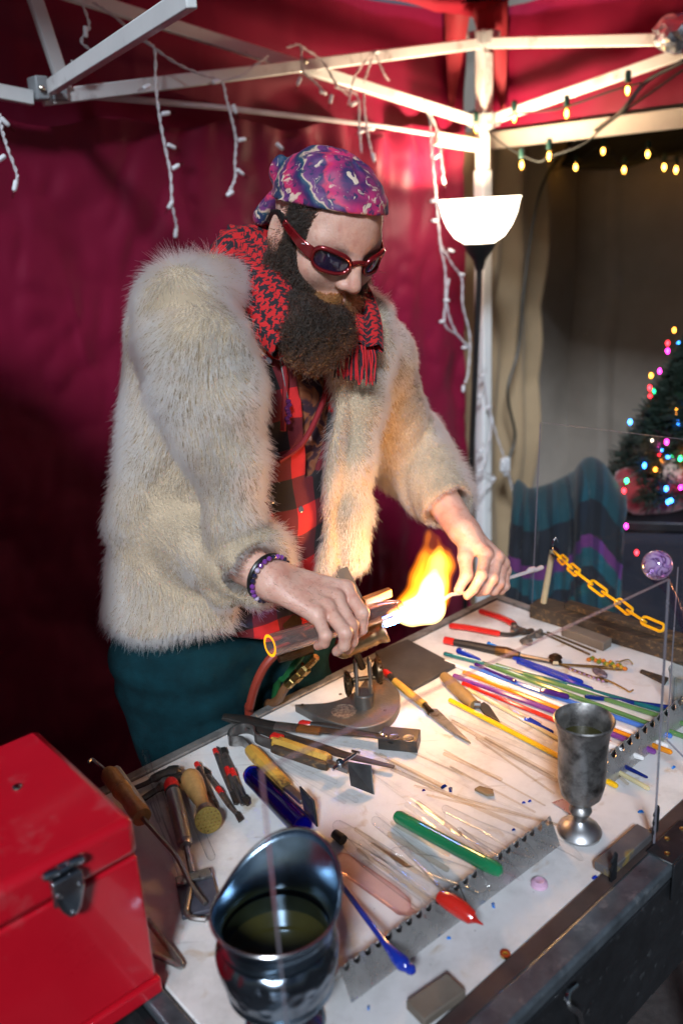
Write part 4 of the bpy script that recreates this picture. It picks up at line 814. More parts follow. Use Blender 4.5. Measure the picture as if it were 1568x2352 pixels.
def onshirt(x, y, off=.002):
    """the point of the shirt front on a sight line"""
    d = ray(x, y); ts = np.linspace(1.0, 1.6, 1200); p = (CAM + ts[:, None] * d).astype(np.float32); k = np.argmax(torso(toU(p), -.002) < 0); return p[k] - nrm(d) * off
btn = mat('grey_button', (.25, .25, .28), .25, metal=.6)
for x, y in ((617, 829), (632, 1045), (622, 1150), (690, 1170)): MB(frame(onshirt(x, y), onshirt(x + 10, y))).lathe([(.0055, 0), (.0055, .002), (.004, .003), (0, .0028)], ax=-_fw, n=12).build('button', btn, shirt)
ck_ = MB()
for pts in ([(612, 720), (640, 800), (655, 870), (650, 990)], [(742, 830), (748, 900), (700, 1010), (640, 1060)]): ck_.tube(bez([onshirt(*q, .004) for q in pts], 8), .0045, n=6)
ck_.build('placket_edge', mat('dark_red_hem', (.22, .008, .014), .8), shirt)
nc = MB().tube(bez([onshirt(632, 755, .006), onshirt(648, 850, .006), onshirt(662, 920, .007)], 8), .0012, n=5); nk = nc.build('pendant_cord', blk, man)
pend = MB()
for k in range(7): q = onshirt(662 + 3 * math.sin(k * 2.1), 922 + k * 8, .010); pend.lathe([(0, -.0045), (.0042, -.002), (.0042, .002), (0, .0045)], o=q, n=8)
pend.build('pendant_beads', mat('dark_glass', (.10, .02, .09), .08, coat=.5, var=.4, vscale=90), man)
def jeans_sdf(p):
    q = toU(p); d = None
    for du in (-.105, .105):
        c = s_chain(p, [W(.765 + du * .8, 1.21, 1.02), W(.765 + du, 1.20, .55), W(.765 + du * 1.1, 1.23, .07)], [.125, .085, .062], .03); d = c if d is None else smin(d, c, .03)
    d = smin(d, s_cone(p, W(.68, 1.21, 1.0), W(.85, 1.21, 1.0), .13, .13), .03); d = np.maximum(d, .06 - q[:, 2])
    return d + .016 * np.clip(ridged(q[:, 2] * 7 + q[:, 0] * 9, q[:, 1] * 7 - q[:, 2] * 2), -.3, 1) + .006 * ridged(q[:, 2] * 17, q[:, 0] * 13 + q[:, 2] * 4)
_jb = np.array([W(.5, 1.0, 0), W(1.05, 1.4, 1.2), W(.5, 1.4, 0), W(1.05, 1.0, 0)]); _V, _F = surface(jeans_sdf, _jb.min(0), _jb.max(0), .011); np_mesh('jeans', relax(_V, _F, 1), _F, denim, man)
for du in (-.115, .115):
    _c = W(.765 + du, 1.19, .05); _V, _F = surface(lambda p: np.maximum(smin(s_ell(toU(p), uvz(_c) + (0, -.05, -.005), (.05, .14, .05)), s_ell(toU(p), uvz(_c) + (0, .03, .02), (.05, .06, .07)), .03), .003 - p[:, 2]), _c - .22, _c + .22, .009); np_mesh('shoe', _V, _F, blk, man)

# ---------------------------------------------------------------- bandana, scarf
BP = lambda q: .052 + .36 * q[:, 0] - q[:, 2]
def bandana_sdf(p):
    q = toH(p); an = np.arctan2(q[:, 1], q[:, 0]); w_ = .0016 * np.sin(q[:, 2] * 150 + 4 * np.sin(an * 2)) * np.clip(-q[:, 0] * 12 + .9, 0, 1) + .0022 * ridged(an * 2.2 + q[:, 2] * 12, q[:, 2] * 30)
    e = BP(q); d = head_sdf(p) - .0075 - w_ - .0022 * np.exp(-((e + .022) / .006) ** 2)
    d = smax(d, e, .003)
    k = s_ell(q, (-.106, -.020, .032), (.018, .016, .017)); k = smin(k, s_ell(q, (-.104, -.046, .056), (.013, .017, .021)), .01); k = smin(k, s_cone(q, (-.112, -.02, .03), (-.125, -.03, -.035), .012, .016), .01); k = smin(k, s_cone(q, (-.110, 0, .03), (-.12, .02, -.03), .010, .015), .01)
    return smin(d, k + .003 * np.sin(q[:, 1] * 180), .008)
_V, _F = surface(bandana_sdf, HC - .19, HC + .19, .0030)
def bandana_col(m, t, N, L, b):
    b.inputs['Roughness'].default_value = .6
    tc = N.new('ShaderNodeTexCoord'); o = tc.outputs['Object']; n0 = nd(t, 'ShaderNodeTexNoise', i_Scale=26., i_Detail=3.); L.new(o, n0.inputs[0])
    va = nd(t, 'ShaderNodeVectorMath', operation='MULTIPLY_ADD'); L.new(n0.outputs['Color'], va.inputs[0]); va.inputs[1].default_value = (.05, .05, .05); L.new(o, va.inputs[2])
    ca = nd(t, 'ShaderNodeVectorMath', operation='SUBTRACT'); L.new(va.outputs[0], ca.inputs[0]); ca.inputs[1].default_value = tuple(H(-.02, -.02, .02) - wloc(man) + .025)
    sp = nd(t, 'ShaderNodeVectorMath', operation='DOT_PRODUCT'); L.new(ca.outputs[0], sp.inputs[0]); sp.inputs[1].default_value = tuple(nrm(_hz * .9 + _hx * .35))
    s1 = m2(t, 'FRACT', m2(t, 'MULTIPLY', sp.outputs['Value'], 20.))
    base = ramp(t, s1, [(0, (.50, .02, .13)), (.16, (.26, .02, .11)), (.28, (.07, .015, .10)), (.38, (.012, .02, .09)), (.52, (.01, .06, .10)), (.58, (.62, .45, .33)), (.64, (.16, .035, .16)), (.82, (.06, .02, .11)), (.92, (.58, .03, .10)), (1, (.50, .02, .13))])
    n2 = nd(t, 'ShaderNodeTexNoise', i_Scale=85., i_Detail=2., i_Distortion=.4); L.new(o, n2.inputs[0]); r2 = ramp(t, n2.outputs[0], [(.56, (0, 0, 0)), (.64, (.9, .9, .9))]); mx = nd(t, 'ShaderNodeMix', data_type='RGBA'); L.new(r2.outputs[0], mx.inputs[0]); L.new(base.outputs[0], mx.inputs[6]); mx.inputs[7].default_value = (.015, .022, .085, 1)
    n3_ = nd(t, 'ShaderNodeTexNoise', i_Scale=70., i_Detail=3., i_Distortion=.8); L.new(va.outputs[0], n3_.inputs[0]); r3 = ramp(t, n3_.outputs[0], [(.60, (0, 0, 0)), (.67, (.85, .85, .85))]); my = nd(t, 'ShaderNodeMix', data_type='RGBA'); L.new(r3.outputs[0], my.inputs[0]); L.new(mx.outputs[2], my.inputs[6]); my.inputs[7].default_value = (.72, .56, .42, 1)
    return my.outputs[2]
band = np_mesh('bandana', relax(_V, _F, 1, .4), _F, coords_mat('bandana_tie_dye', bandana_col), man); tag(band, 'tie-dyed bandana in pink, purple and navy')
def houndstooth(m, t, N, L, b):
    tc = N.new('ShaderNodeTexCoord'); sp = N.new('ShaderNodeSeparateXYZ'); L.new(tc.outputs['UV'], sp.inputs[0]); x = m2(t, 'FLOOR', m2(t, 'MULTIPLY', sp.outputs[0], 8.)); y = m2(t, 'FLOOR', m2(t, 'MULTIPLY', sp.outputs[1], 8.))
    wp = m2(t, 'LESS_THAN', m2(t, 'FLOORED_MODULO', x, 8.), 4.); wf = m2(t, 'LESS_THAN', m2(t, 'FLOORED_MODULO', y, 8.), 4.); tw = m2(t, 'LESS_THAN', m2(t, 'FLOORED_MODULO', m2(t, 'ADD', x, y), 4.), 2.)
    v = m2(t, 'ADD', m2(t, 'MULTIPLY', wp, tw), m2(t, 'MULTIPLY', wf, m2(t, 'SUBTRACT', 1., tw))); return ramp(t, v, [(0, (.50, .008, .011)), (.5, (.010, .008, .014))], 'CONSTANT').outputs[0]
scarf_m = coords_mat('red_black_houndstooth', houndstooth)
def ribbon(name, path, width, thick, m, parent, cell=.017, n=18, fold=.006, seed=0, up=None):
    """a soft flat tube along path; uv in cells"""
    pts = bez(path, 10); k = len(pts); pts = np.array(pts); s = np.concatenate([[0], np.cumsum(np.linalg.norm(np.diff(pts, axis=0), axis=1))]); V = []; UVs = []
    wd = np.interp(np.linspace(0, 1, k), np.linspace(0, 1, len(width)), width)
    for i in range(k):
        t = nrm(pts[min(i + 1, k - 1)] - pts[max(i - 1, 0)]); out_ = nrm((CAM - pts[i]) if up is None else up[int(i / k * len(up))]); a = nrm(np.cross(t, out_)); o_ = np.cross(a, t)
        for j in range(n + 1):
            q = 2 * math.pi * j / n; x = math.cos(q) * wd[i] / 2; f = fold * math.sin(x / wd[i] * 15 + seed + s[i] * 14) * abs(math.sin(q)) ** .5
            V.append(pts[i] + a * x + o_ * (math.sin(q) * thick / 2 + f)); UVs.append((s[i] / cell, (q / (2 * math.pi)) * wd[i] * 2.1 / cell))
    F = [(i * (n + 1) + j, (i + 1) * (n + 1) + j, (i + 1) * (n + 1) + j + 1, i * (n + 1) + j + 1) for i in range(k - 1) for j in range(n)]
    return np_mesh(name, V, F, m, parent, uv=UVs)
sf = bpy.data.objects.new('scarf', None); COL.objects.link(sf); sf.parent = man; sf.location = Vector(NB - wloc(man)); tag(sf, 'red and black houndstooth scarf with fringe')
ribbon('scarf_wrap', [PD(700, 590, 1.52), PD(612, 590, 1.49), PD(552, 605, 1.44), PD(582, 650, 1.375), PD(622, 730, 1.33), PD(660, 800, 1.305)], [.09, .11, .11, .10, .085, .05], .045, scarf_m, sf, fold=.008)
ribbon('scarf_wrap', [PD(520, 548, 1.47), PD(572, 590, 1.42), PD(608, 660, 1.36), PD(632, 720, 1.325), PD(655, 770, 1.305)], [.05, .085, .08, .07, .05], .034, scarf_m, sf, fold=.006, seed=2)
ribbon('scarf_end', [PD(790, 640, 1.50), PD(815, 690, 1.45), PD(832, 745, 1.40), PD(832, 805, 1.355)], [.06, .062, .062, .066], .022, scarf_m, sf, fold=.007, seed=4)
fr_r = mat('fringe_red', (.5, .012, .018), .85); fr_k = mat('fringe_black', (.014, .01, .018), .85)
for k in range(26):
    x = 770 + 92 * (k + .5) / 26; y1 = 862 + 18 * random.random() + (8 if x > 820 else 0); xx = x + random.uniform(-6, 6); dp = 1.345 + .012 * (x > 840)
    MB().tube(bez([PD(x + (826 - x) * .15, 792, dp + .006), PD(x + random.uniform(-5, 5), 825, dp), PD(xx, y1, dp - .003)], 6), [.0016] * 12 + [.001], n=5).build('tassel', fr_k if (k * 7) % 3 == 0 else fr_r, sf)

# ---------------------------------------------------------------- hair and beard
hair_dk = furmat('hair_dark', (.014, .009, .006), (.006, .004, .003), (.03, .018, .01), .5, 60.); beard_dk = furmat('beard_brown', (.016, .010, .0065), (.006, .004, .003), (.06, .028, .012), .5, 40.); ging = furmat('beard_ginger', (.24, .10, .028), (.08, .03, .010), (.36, .18, .06), .6, 90.)
def beard_sdf(p):
    q = toH(p); ay = q.copy(); ay[:, 1] = np.abs(ay[:, 1])
    d = s_chain(ay, [(-.012, .066, -.016), (.004, .058, -.062), (.048, .030, -.098)], [.008, .020, .034], .02)
    d = smin(d, s_cone(q, (.062, 0, -.112), (.056, 0, -.116), .028, .030), .02)
    d = smin(d, s_chain(p, [PD(706, 746, 1.34), PD(719, 764, 1.312), PD(729, 776, 1.298)], [.038, .033, .013], .03), .03)
    d = smin(d, s_cone(p, PD(664, 722, 1.348), PD(722, 768, 1.305), .026, .014), .03); d = smin(d, s_cone(p, PD(768, 744, 1.335), PD(738, 772, 1.30), .022, .014), .03)
    d = smax(d, -s_ell(q, (.105, 0, -.064), (.022, .018, .006)), .006)
    return d + .009 * n3(p * np.array([1, 1, .35], np.float32), 38.)
_bV, _bF = surface(beard_sdf, HC - .28, HC + .2, .0045); bd = np_mesh('beard', _bV, _bF, mat('beard_core', (.014, .009, .006), .9), man); tag(bd, 'full dark brown beard with a ginger moustache')
_dn = nrm(PD(735, 830, 1.29) - H(.05, 0, -.06))
def strands(name, V, F, n, length, rad, m, parent, direc, rand=.4, keep=None, curl=.003, seg=7, freq=14., lift=.5):
    p, nn = scatter(V, F, n, keep); d = direc(p, nn) + nn * lift + RNG.normal(0, rand, p.shape); d /= np.linalg.norm(d, axis=1)[:, None]; L = (length(p) if callable(length) else length) * (1 + .42 * RNG.normal(0, 1, n)).clip(.3, 2.4); t = np.linspace(0, 1, seg)
    pts = p[:, None, :] + d[:, None, :] * (t[None, :] * L[:, None])[:, :, None]; e1 = np.cross(d, nn + .01); e1 /= np.linalg.norm(e1, axis=1)[:, None] + 1e-9; e2 = np.cross(d, e1); an = (RNG.random(n) * 6.28)[:, None] + t[None, :] * freq * (.6 + .8 * RNG.random(n))[:, None]
    pts += (np.cos(an)[:, :, None] * e1[:, None, :] + np.sin(an)[:, :, None] * e2[:, None, :]) * (curl * np.minimum(1, t * 3))[None, :, None]; pts[:, 0] = p - nn * .002
    return hair(name, None, pts, rad, m, parent, 1., .4)
strands('beard_strands', _bV, _bF, 24000, lambda p: .016 + .009 * np.clip((HC[2] - .10 - p[:, 2]) / .1, 0, 1), .00042, beard_dk, bd, lambda p, nn: np.tile(_dn * 2.4, (len(p), 1)), .55, curl=.0042, lift=.38)
BV, BFc = BODY
inh = lambda p: toH(p.astype(np.float32))
def k_must(c): q = inh(c); return ((q[:, 0] > .070) & (np.abs(q[:, 1]) < .038) & (q[:, 2] < -.0405 - .25 * np.abs(q[:, 1])) & (q[:, 2] > -.062 - .5 * np.abs(q[:, 1]))).astype(float) + 1e-9
strands('moustache', BV, BFc, 2000, .019, .0004, ging, bd, lambda p, nn: np.stack([np.sign(inh(p)[:, 1])], 1) * _hy * .8 - _hz * .75, .22, k_must, curl=.0012, lift=.55)
def k_lip(c): q = inh(c); return ((q[:, 0] > .060) & (np.abs(q[:, 1]) < .03) & (q[:, 2] < -.073) & (q[:, 2] > -.10)).astype(float) + 1e-9
strands('chin_strands', BV, BFc, 1500, .026, .00042, ging, bd, lambda p, nn: np.tile(-_hz * .6 + _dn * .5, (len(p), 1)), .3, k_lip, curl=.002, lift=.7)
def k_chk(c): q = inh(c); y = np.abs(q[:, 1]); return ((q[:, 0] > -.005) & (q[:, 0] < .074) & (y > .026) & (q[:, 2] < .030 - 1.02 * q[:, 0]) & (q[:, 2] > -.1) & (y < .08)).astype(float) + 1e-9
strands('cheek_strands', BV, BFc, 15000, .016, .0005, beard_dk, bd, lambda p, nn: np.tile(-_hz * .8 - _hx * .1, (len(p), 1)), .35, k_chk, curl=.001, lift=.3)
def k_hair(c): q = inh(c); y = np.abs(q[:, 1]); e = BP(q); return ((e > -.006) & (y > .045) & (q[:, 0] < .046) & (q[:, 2] > .004 + .30 * np.clip(q[:, 0], 0, 1)) & (y < .0795 + .05 * (q[:, 0] > .012) + .05 * (q[:, 0] < -.04)) & (q[:, 0] > .002)).astype(float) + 1e-9
strands('hair', BV, BFc, 5000, .012, .00042, hair_dk, man, lambda p, nn: np.tile(-_hz * .5 - _hx * .6, (len(p), 1)), .25, k_hair, curl=.0008, lift=.25)
def k_arm(w_, e): return lambda c: ((np.linalg.norm(c - (w_ + (w_ - e) * .15), axis=1) < .07)).astype(float) + 1e-9
for h_, e in ((RH, ER), (LH, EL)): strands('arm_hair', BV, BFc, 220, .009, .00010, beard_dk, man, lambda p, nn, a=nrm(h_['wrist'] - e): np.tile(a, (len(p), 1)), .4, k_arm(h_['wrist'], e), curl=.0006, lift=.25)

# ---------------------------------------------------------------- sunglasses
gl = bpy.data.objects.new('sunglasses', None); COL.objects.link(gl); gl.parent = man; gl.location = Vector(H(.095, 0, .01) - wloc(man)); tag(gl, 'wraparound sunglasses with metallic red frame and dark violet lenses')
red_m = mat('red_metallic', (.22, .008, .012), .18, metal=.5, coat=1., var=.1, rvar=.03); lens_m = mat('violet_lens', (.016, .008, .03), .04, coat=1., var=.1, rvar=.01, spec=.9)
GR, GX = .083, .016
def G(th, z, dr=0.): return H(GX + (GR + dr) * math.cos(th), (GR + dr) * math.sin(th), z - .10 * (GR * math.cos(th) - GR * .95) * 0 + .004)
for sgn in (-1, 1):
    out = []
    for k in range(28):
        q = 2 * math.pi * k / 28; c, s = math.cos(q), math.sin(q); c = math.copysign(abs(c) ** .75, c); s = math.copysign(abs(s) ** .8, s); th = R_(30) + R_(20.5) * c; zz = .003 + .0168 * s - .004 * c * (s < 0) + .003 * c
        out.append((sgn * th, zz))
    cx = (sgn * R_(30), .003); m = MB(); vs = [G(*cx, .001)]
    for rr in (.35, .7, 1.0): vs += [G(cx[0] + (a - cx[0]) * rr, cx[1] + (b - cx[1]) * rr, .001 - .001 * rr) for a, b in out]
    n_ = len(out); fs = [(0, 1 + k, 1 + (k + 1) % n_) for k in range(n_)] + [(1 + r * n_ + k, 1 + (r + 1) * n_ + k, 1 + (r + 1) * n_ + (k + 1) % n_, 1 + r * n_ + (k + 1) % n_) for r in range(2) for k in range(n_)]
    if sgn < 0: fs = [f[::-1] for f in fs]
    m.add(vs, fs); m.build('lens', lens_m, gl, angle=60)
    m = MB(); m.tube([G(a, b, .0015) for a, b in out], [.0030 + .0012 * (b > .01) for a, b in out], n=8, closed=True)
    m.build('rim', red_m, gl, angle=60)
    f0 = [G(sgn * R_(t), z, .001) for t, z in ((50, .008), (58, .010), (68, .013))] + [H(.022, sgn * .083, .022), H(.006, sgn * .0845, .025)]
    m = MB(); hh = (.013, .0125, .011, .009, .008)
    for i, p_ in enumerate(f0):
        m.v += [p_ + _hz * hh[i] * .5 + _hy * sgn * .0025, p_ - _hz * hh[i] + _hy * sgn * .0025, p_ - _hz * hh[i] - _hy * sgn * .002, p_ + _hz * hh[i] * .5 - _hy * sgn * .002]
        if i: b0 = (i - 1) * 4; m.f += [(b0 + k, b0 + (k + 1) % 4, b0 + 4 + (k + 1) % 4, b0 + 4 + k) for k in range(4)]
    m.f += [(0, 1, 2, 3), (19, 18, 17, 16)]; m.build('temple_arm', red_m, gl, bevel=.0015)
    m = MB(); m.tube([f0[-1] - _hz * .001, H(-.014, sgn * .0835, .027), H(-.034, sgn * .081, .018), H(-.042, sgn * .079, .0)], [.0055, .005, .0045, .004], n=8, flat=1.3); m.build('temple_tip', blk, gl)
    m = MB(); a_ = (f0[1] + f0[2]) / 2 + _hy * sgn * .0032; m.tube(bez([a_ - _hx * .004 + _hz * .004, a_ - _hx * .005 - _hz * .001, a_ + _hx * .005 + _hz * .003], 4), .0006, n=5); m.build('temple_mark', sock_w, gl)
m = MB(); m.tube([G(R_(t), .011 - .00004 * t * t, .002) for t in (-9, -5, 0, 5, 9)], [.0042, .004, .0036, .004, .0042], n=8); m.build('bridge', red_m, gl)

# ---------------------------------------------------------------- bracelets on the right wrist
ax = nrm(RH['wrist'] - ER); e1 = nrm(np.cross(ax, ZZ)); e2 = np.cross(ax, e1); wc = RH['wrist'] + ax * .000
br = MB(); br.tube([wc - ax * .008 + .0335 * (math.cos(q) * e1 + math.sin(q) * e2) for q in np.linspace(0, 6.283, 33)[:-1]], .0036, n=8, closed=True)
br.build('cord_bracelet', blk, label='black cord bracelet on the wrist above the glass tube', cat='bracelet', at=wc)
bb = thing('bead_bracelet', 'purple and dark beaded bracelet on the wrist above the glass tube', 'bracelet', wc)
bm3 = [mat('amethyst_bead', (.20, .05, .30), .1, coat=1, var=.4, vscale=80), mat('dark_bead', (.02, .02, .05), .08, coat=1), mat('pale_bead', (.55, .45, .62), .12, coat=1)]
for k in range(26):
    q = 2 * math.pi * k / 26; o = wc + ax * .0005 + .0345 * (math.cos(q) * e1 + math.sin(q) * e2); f = (o, e1, e2, ax)
    MB(f).lathe([(0, -.0040), (.0028, -.0030), (.0041, 0), (.0028, .0030), (0, .0040)], ax=nrm(-math.sin(q) * e1 + math.cos(q) * e2), n=10).build('bead', bm3[(0, 0, 0, 2, 1, 1, 1, 0, 0, 1)[k % 10]], bb)
# ---------------------------------------------------------------- bench torch, tube and flame
def r1(x, y): return (551.2 + .2695 * x, 1433 + .2695 * y)
def r2(x, y): return (872.7 + .26363 * x, 1359.5 + .26363 * y)
def r3(x, y): return (1194.2 + .23844 * x, 1249.3 + .23844 * y)
def r4(x, y): return (183.7 + .25777 * x, 1653.5 + .25777 * y)
def r5(x, y): return (459.3 + .29292 * x, 1616.7 + .29292 * y)
def r6(x, y): return (734.9 + .3515 * x, 1745.3 + .3515 * y)
def r7(x, y): return (1194.2 + .25784 * x, 1745.3 + .25784 * y)
def r8(x, y): return (422.6 + .25777 * x, 1855.6 + .25777 * y)
def dep(p): return float((np.asarray(p) - CAM) @ _fw)
iron = mat('cast_iron', (.17, .155, .14), .45, metal=.7, var=.25, vscale=30, wear=((.30, .17, .09), .25, 18), bump=.3, bscale=200)
brass = mat('old_brass', (.40, .27, .09), .32, metal=1., var=.3, vscale=40, wear=((.10, .06, .02), .35, 50))
brass_b = mat('bright_brass', (.62, .45, .16), .28, metal=1., var=.2, vscale=40)
bronze = mat('dark_bronze', (.10, .065, .035), .35, metal=.9, var=.35, vscale=60)
stl = mat('tool_steel', (.30, .29, .28), .34, metal=.9, var=.3, vscale=30, wear=((.12, .09, .07), .25, 30)); dsteel = mat('dark_steel', (.085, .078, .072), .42, metal=.8, var=.35, vscale=25, wear=((.20, .12, .07), .2, 20)); chrome = MATS['chrome']
graphite = mat('graphite', (.055, .05, .047), .5, metal=.2, var=.3, vscale=40, bump=.25, bscale=250)
TB = P(*r1(1060, 690), TZ + .016)
tor = thing('bench_torch', 'cast iron bench torch with brass knobs on a curved base plate', 'torch', (TB[0], TB[1], TZ))
bz = TZ + .016
outl = [(462, 682), (560, 735), (660, 790), (760, 828), (880, 862), (1000, 880), (1110, 872), (1210, 845), (1290, 795), (1345, 715), (1362, 630), (1345, 560), (1290, 500), (1220, 460), (1140, 442), (1070, 470), (1010, 540), (940, 600), (850, 640), (740, 668), (600, 678)]
pp = [P(*r1(*q), bz) - TB for q in bez([(*q, 0) for q in outl], 3) for q in [q[:2]]]; pp = [(q[0], q[1]) for q in pp][::-1]
MB((np.array([TB[0], TB[1], 0]), np.array([1., 0, 0]), np.array([0, 1., 0]), ZZ)).prism(pp, TZ + .0005, bz).build('base_plate', iron, tor, bevel=.002)
MB((P(*r1(885, 745), bz), UU, VV, ZZ)).lathe([(.021, .0002), (.021, .0012), (.0195, .0012), (.0195, .0006), (0, .0006)], n=40).build('maker_badge', mat('badge', (.34, .26, .20), .45, metal=.5, var=.5, vscale=160, wear=((.1, .06, .05), .5, 180)), tor)
for q in ((530, 690), (1235, 738), (855, 600)): MB((P(*r1(*q), bz), UU, VV, ZZ)).lathe([(.0028, .0002), (.0028, .0008), (0, .0008)], n=10).build('rivet', bronze, tor)
F0 = (TB, UU, VV, ZZ); sx = nrm(PD(*r1(1190, 350), dep(TB)) - PD(*r1(930, 460), dep(TB))); sx = nrm(np.array([sx[0], sx[1], 0])); sy = np.cross(ZZ, sx); FT = (TB, sx, sy, ZZ)
MB(FT).lathe([(.0165, 0), (.0165, .022), (.0145, .024), (0, .024)], n=24).build('post_collar', iron, tor)
for s_ in (-1, 1): MB(FT).box((s_ * .0115, 0, .054), (.006, .018, .064)).build('clevis_cheek', mat('worn_iron', (.34, .30, .26), .4, metal=.8, var=.2), tor, bevel=.003)
MB(FT).tube([(-.030, 0, .050), (.030, 0, .050)], .004, n=10).build('pivot_bolt', bronze, tor)
for s_, zz, rr in ((-1, .044, .0195), (1, .062, .0215)):
    kn = MB(FT); prof = [(.006, 0), (.012, .004), (rr * .95, .006), (rr, .009), (rr, .013), (rr * .9, .015), (rr * .62, .012), (0, .010)]
    kn.lathe(prof, o=(s_ * .016, 0, zz), ax=(s_, 0, 0), n=28)
    for k in range(18): q = 2 * math.pi * k / 18; kn.box((s_ * .0275, rr * math.cos(q), zz + rr * math.sin(q)), (.0045, .0028, .0028))
    kn.build('knob', bronze, tor)
FA = PD(884, 1447, 1.415); FBk = PD(770, 1498, 1.42); ad = nrm(FA - FBk); bl_ = np.linalg.norm(FA - FBk); BFm = (FBk, ad, nrm(np.cross(ZZ, ad)), np.cross(ad, nrm(np.cross(ZZ, ad))))
prof = [(.008, 0), (.014, .006), (.0165, .012)] + [(.0165 + (.0014 if k % 2 else 0), .016 + k * .0045) for k in range(13)] + [(.0175, bl_ - .012), (.020, bl_ - .006), (.020, bl_), (.0135, bl_), (.013, bl_ - .004), (0, bl_ - .004)]
MB().lathe(prof, o=FBk, ax=ad, n=28).build('burner_barrel', mat('burner_brass', (.36, .25, .13), .33, metal=.95, var=.3, vscale=60), tor)
MB().tube([TB + ZZ * .07, FBk + ad * bl_ * .35], .006, n=10).build('swivel_neck', bronze, tor)
c_ = PD(*r1(0, 0), 1.4)
q4 = [zr(800, 650, 1.44), zr(1050, 545, 1.45), zr(1200, 850, 1.42), zr(960, 900, 1.41)]; nq = nrm(np.cross(q4[1] - q4[0], q4[3] - q4[0])) * .004
MB().add([q + nq for q in q4] + [q - nq for q in q4], [(0, 1, 2, 3), (7, 6, 5, 4)] + [(i, i + 4, (i + 1) % 4 + 4, (i + 1) % 4) for i in range(4)]).build('marver_plate', mat('marver_grey', (.17, .14, .11), .5, metal=.3, var=.2), tor, smooth=False)
m = MB(); sq(m, zr(1205, 885, 1.40), zr(1475, 785, 1.42), .012, .015); m.build('copper_bar', mat('copper_bar', (.42, .22, .10), .4, metal=.8, var=.2), tor, bevel=.002)
m = MB(); sq(m, zr(1205, 885, 1.40), FBk + ad * .06, .008); m.build('marver_arm', bronze, tor)
# valves and hoses behind the barrel
vl = MB(); vl.tube([PD(*r1(330, 300), 1.40), PD(*r1(430, 265), 1.41), PD(*r1(600, 200), 1.43)], [.006, .009, .011], n=10); vl.tube([PD(700, 1470, 1.44), PD(684, 1440, 1.44)], .0035, n=8); vl.lathe([(.0, -.002), (.016, -.002), (.016, .002), (0, .002)], o=PD(672, 1433, 1.44), ax=nrm(PD(660, 1400, 1.40) - PD(672, 1433, 1.44)), n=14); vl.build('valve', bronze, tor)
ft = MB(); a_, b_ = PD(*r1(395, 530), 1.47), PD(*r1(650, 280), 1.43); fa = nrm(b_ - a_); fl = np.linalg.norm(b_ - a_)
ft.lathe([(.007, 0), (.0085, .004), (.0085, fl * .22), (.0068, fl * .24), (.0105, fl * .26), (.0105, fl * .44), (.008, fl * .46), (.011, fl * .5), (.011, fl * .66), (.0075, fl * .70), (.0065, fl)], o=a_, ax=fa, n=6); ft.build('brass_fitting', brass_b, tor, angle=20)
hb = mat('brown_hose', (.16, .07, .03), .45, var=.2); hr = mat('red_hose', (.26, .035, .02), .45, var=.2); hg = mat('green_hose', (.012, .10, .03), .45)
MB().tube(bez([a_ + fa * .004, PD(*r1(365, 575), 1.475), PD(*r1(330, 640), 1.49), PD(*r1(270, 680), 1.51), PD(*r1(238, 690), 1.53), PD(620, 1660, 1.58), PD(640, 1900, 1.7)], 8), .0075, n=10).build('hose', hb, tor)
MB().tube(bez([PD(*r1(420, 200), 1.44), PD(*r1(300, 260), 1.43), PD(*r1(205, 370), 1.43), PD(*r1(130, 530), 1.44), PD(*r1(85, 700), 1.46), PD(*r1(78, 800), 1.49), PD(578, 1900, 1.62)], 8), .0075, n=10).build('hose', hr, tor)
MB().tube(bez([PD(*r1(560, 200), 1.47), PD(*r1(480, 330), 1.48), PD(*r1(390, 460), 1.50), PD(*r1(300, 600), 1.54), PD(610, 1900, 1.7)], 8), .0065, n=10).build('hose', hg, tor)

# the pink glass tube in the hand
def refr(name, c, rough=.0, ior=1.47):
    if name in MATS: return MATS[name]
    m, t, N, L = _tree(name); out = N.new('ShaderNodeOutputMaterial'); g = nd(t, 'ShaderNodeBsdfGlass', i_Roughness=rough, i_IOR=ior); g.inputs[0].default_value = (*c, 1); tr = N.new('ShaderNodeBsdfTransparent'); tr.inputs[0].default_value = (*c, 1); mx = nd(t, 'ShaderNodeMixShader', i_0=.45)
    L.new(g.outputs[0], mx.inputs[1]); L.new(tr.outputs[0], mx.inputs[2]); L.new(mx.outputs[0], out.inputs[0]); MATS[name] = m; return m
TA, TBx = PD(620, 1483, 1.240), PD(918, 1392, 1.372); ta = nrm(TBx - TA); tl_ = np.linalg.norm(TBx - TA)
gt = thing('glass_tube', 'wide pinkish glass tube held over the torch, near end painted with flame light', 'glass tube', TA)
MB().lathe([(.0165, 0), (.0165, tl_ * .8), (.015, tl_ * .9), (.010, tl_), (.007, tl_), (.0125, tl_ * .88), (.0135, tl_ * .8), (.0135, 0)], o=TA, ax=ta, n=40, caps=False).build('tube_wall', mat('pink_glass', (.95, .74, .72), .05, var=.08, coat=1., trans=.92, ior=1.3, rvar=.02), gt)
MB().lathe([(.0122, -.0002), (.0166, -.0002)], o=TA, ax=ta, n=40, caps=False).build('painted_flame_glow', emitter('piped_flame_light', (1.0, .34, .01), .75), gt)  # emission painted on the end, standing for flame light carried along the glass
m = MB(); m.tube([zl_(630, 815, 1.535), zl_(700, 770, 1.535), zl_(900, 745, 1.545), zl_(1240, 615, 1.60), zl_(1400, 565, 1.62), zl_(1430, 545, 1.622), zl_(1470, 535, 1.625), zl_(1480, 545, 1.626), zl_(1540, 520, 1.63)], [.004, .0036, .003, .003, .0035, .006, .006, .004, .005], n=10, roundcap=True)
m.build('glass_rod', mat('held_rod_glass', (.62, .55, .55), .08, coat=1., trans=.3, var=.1), label='thin clear glass rod with beaded end held at the flame', cat='glass rod')

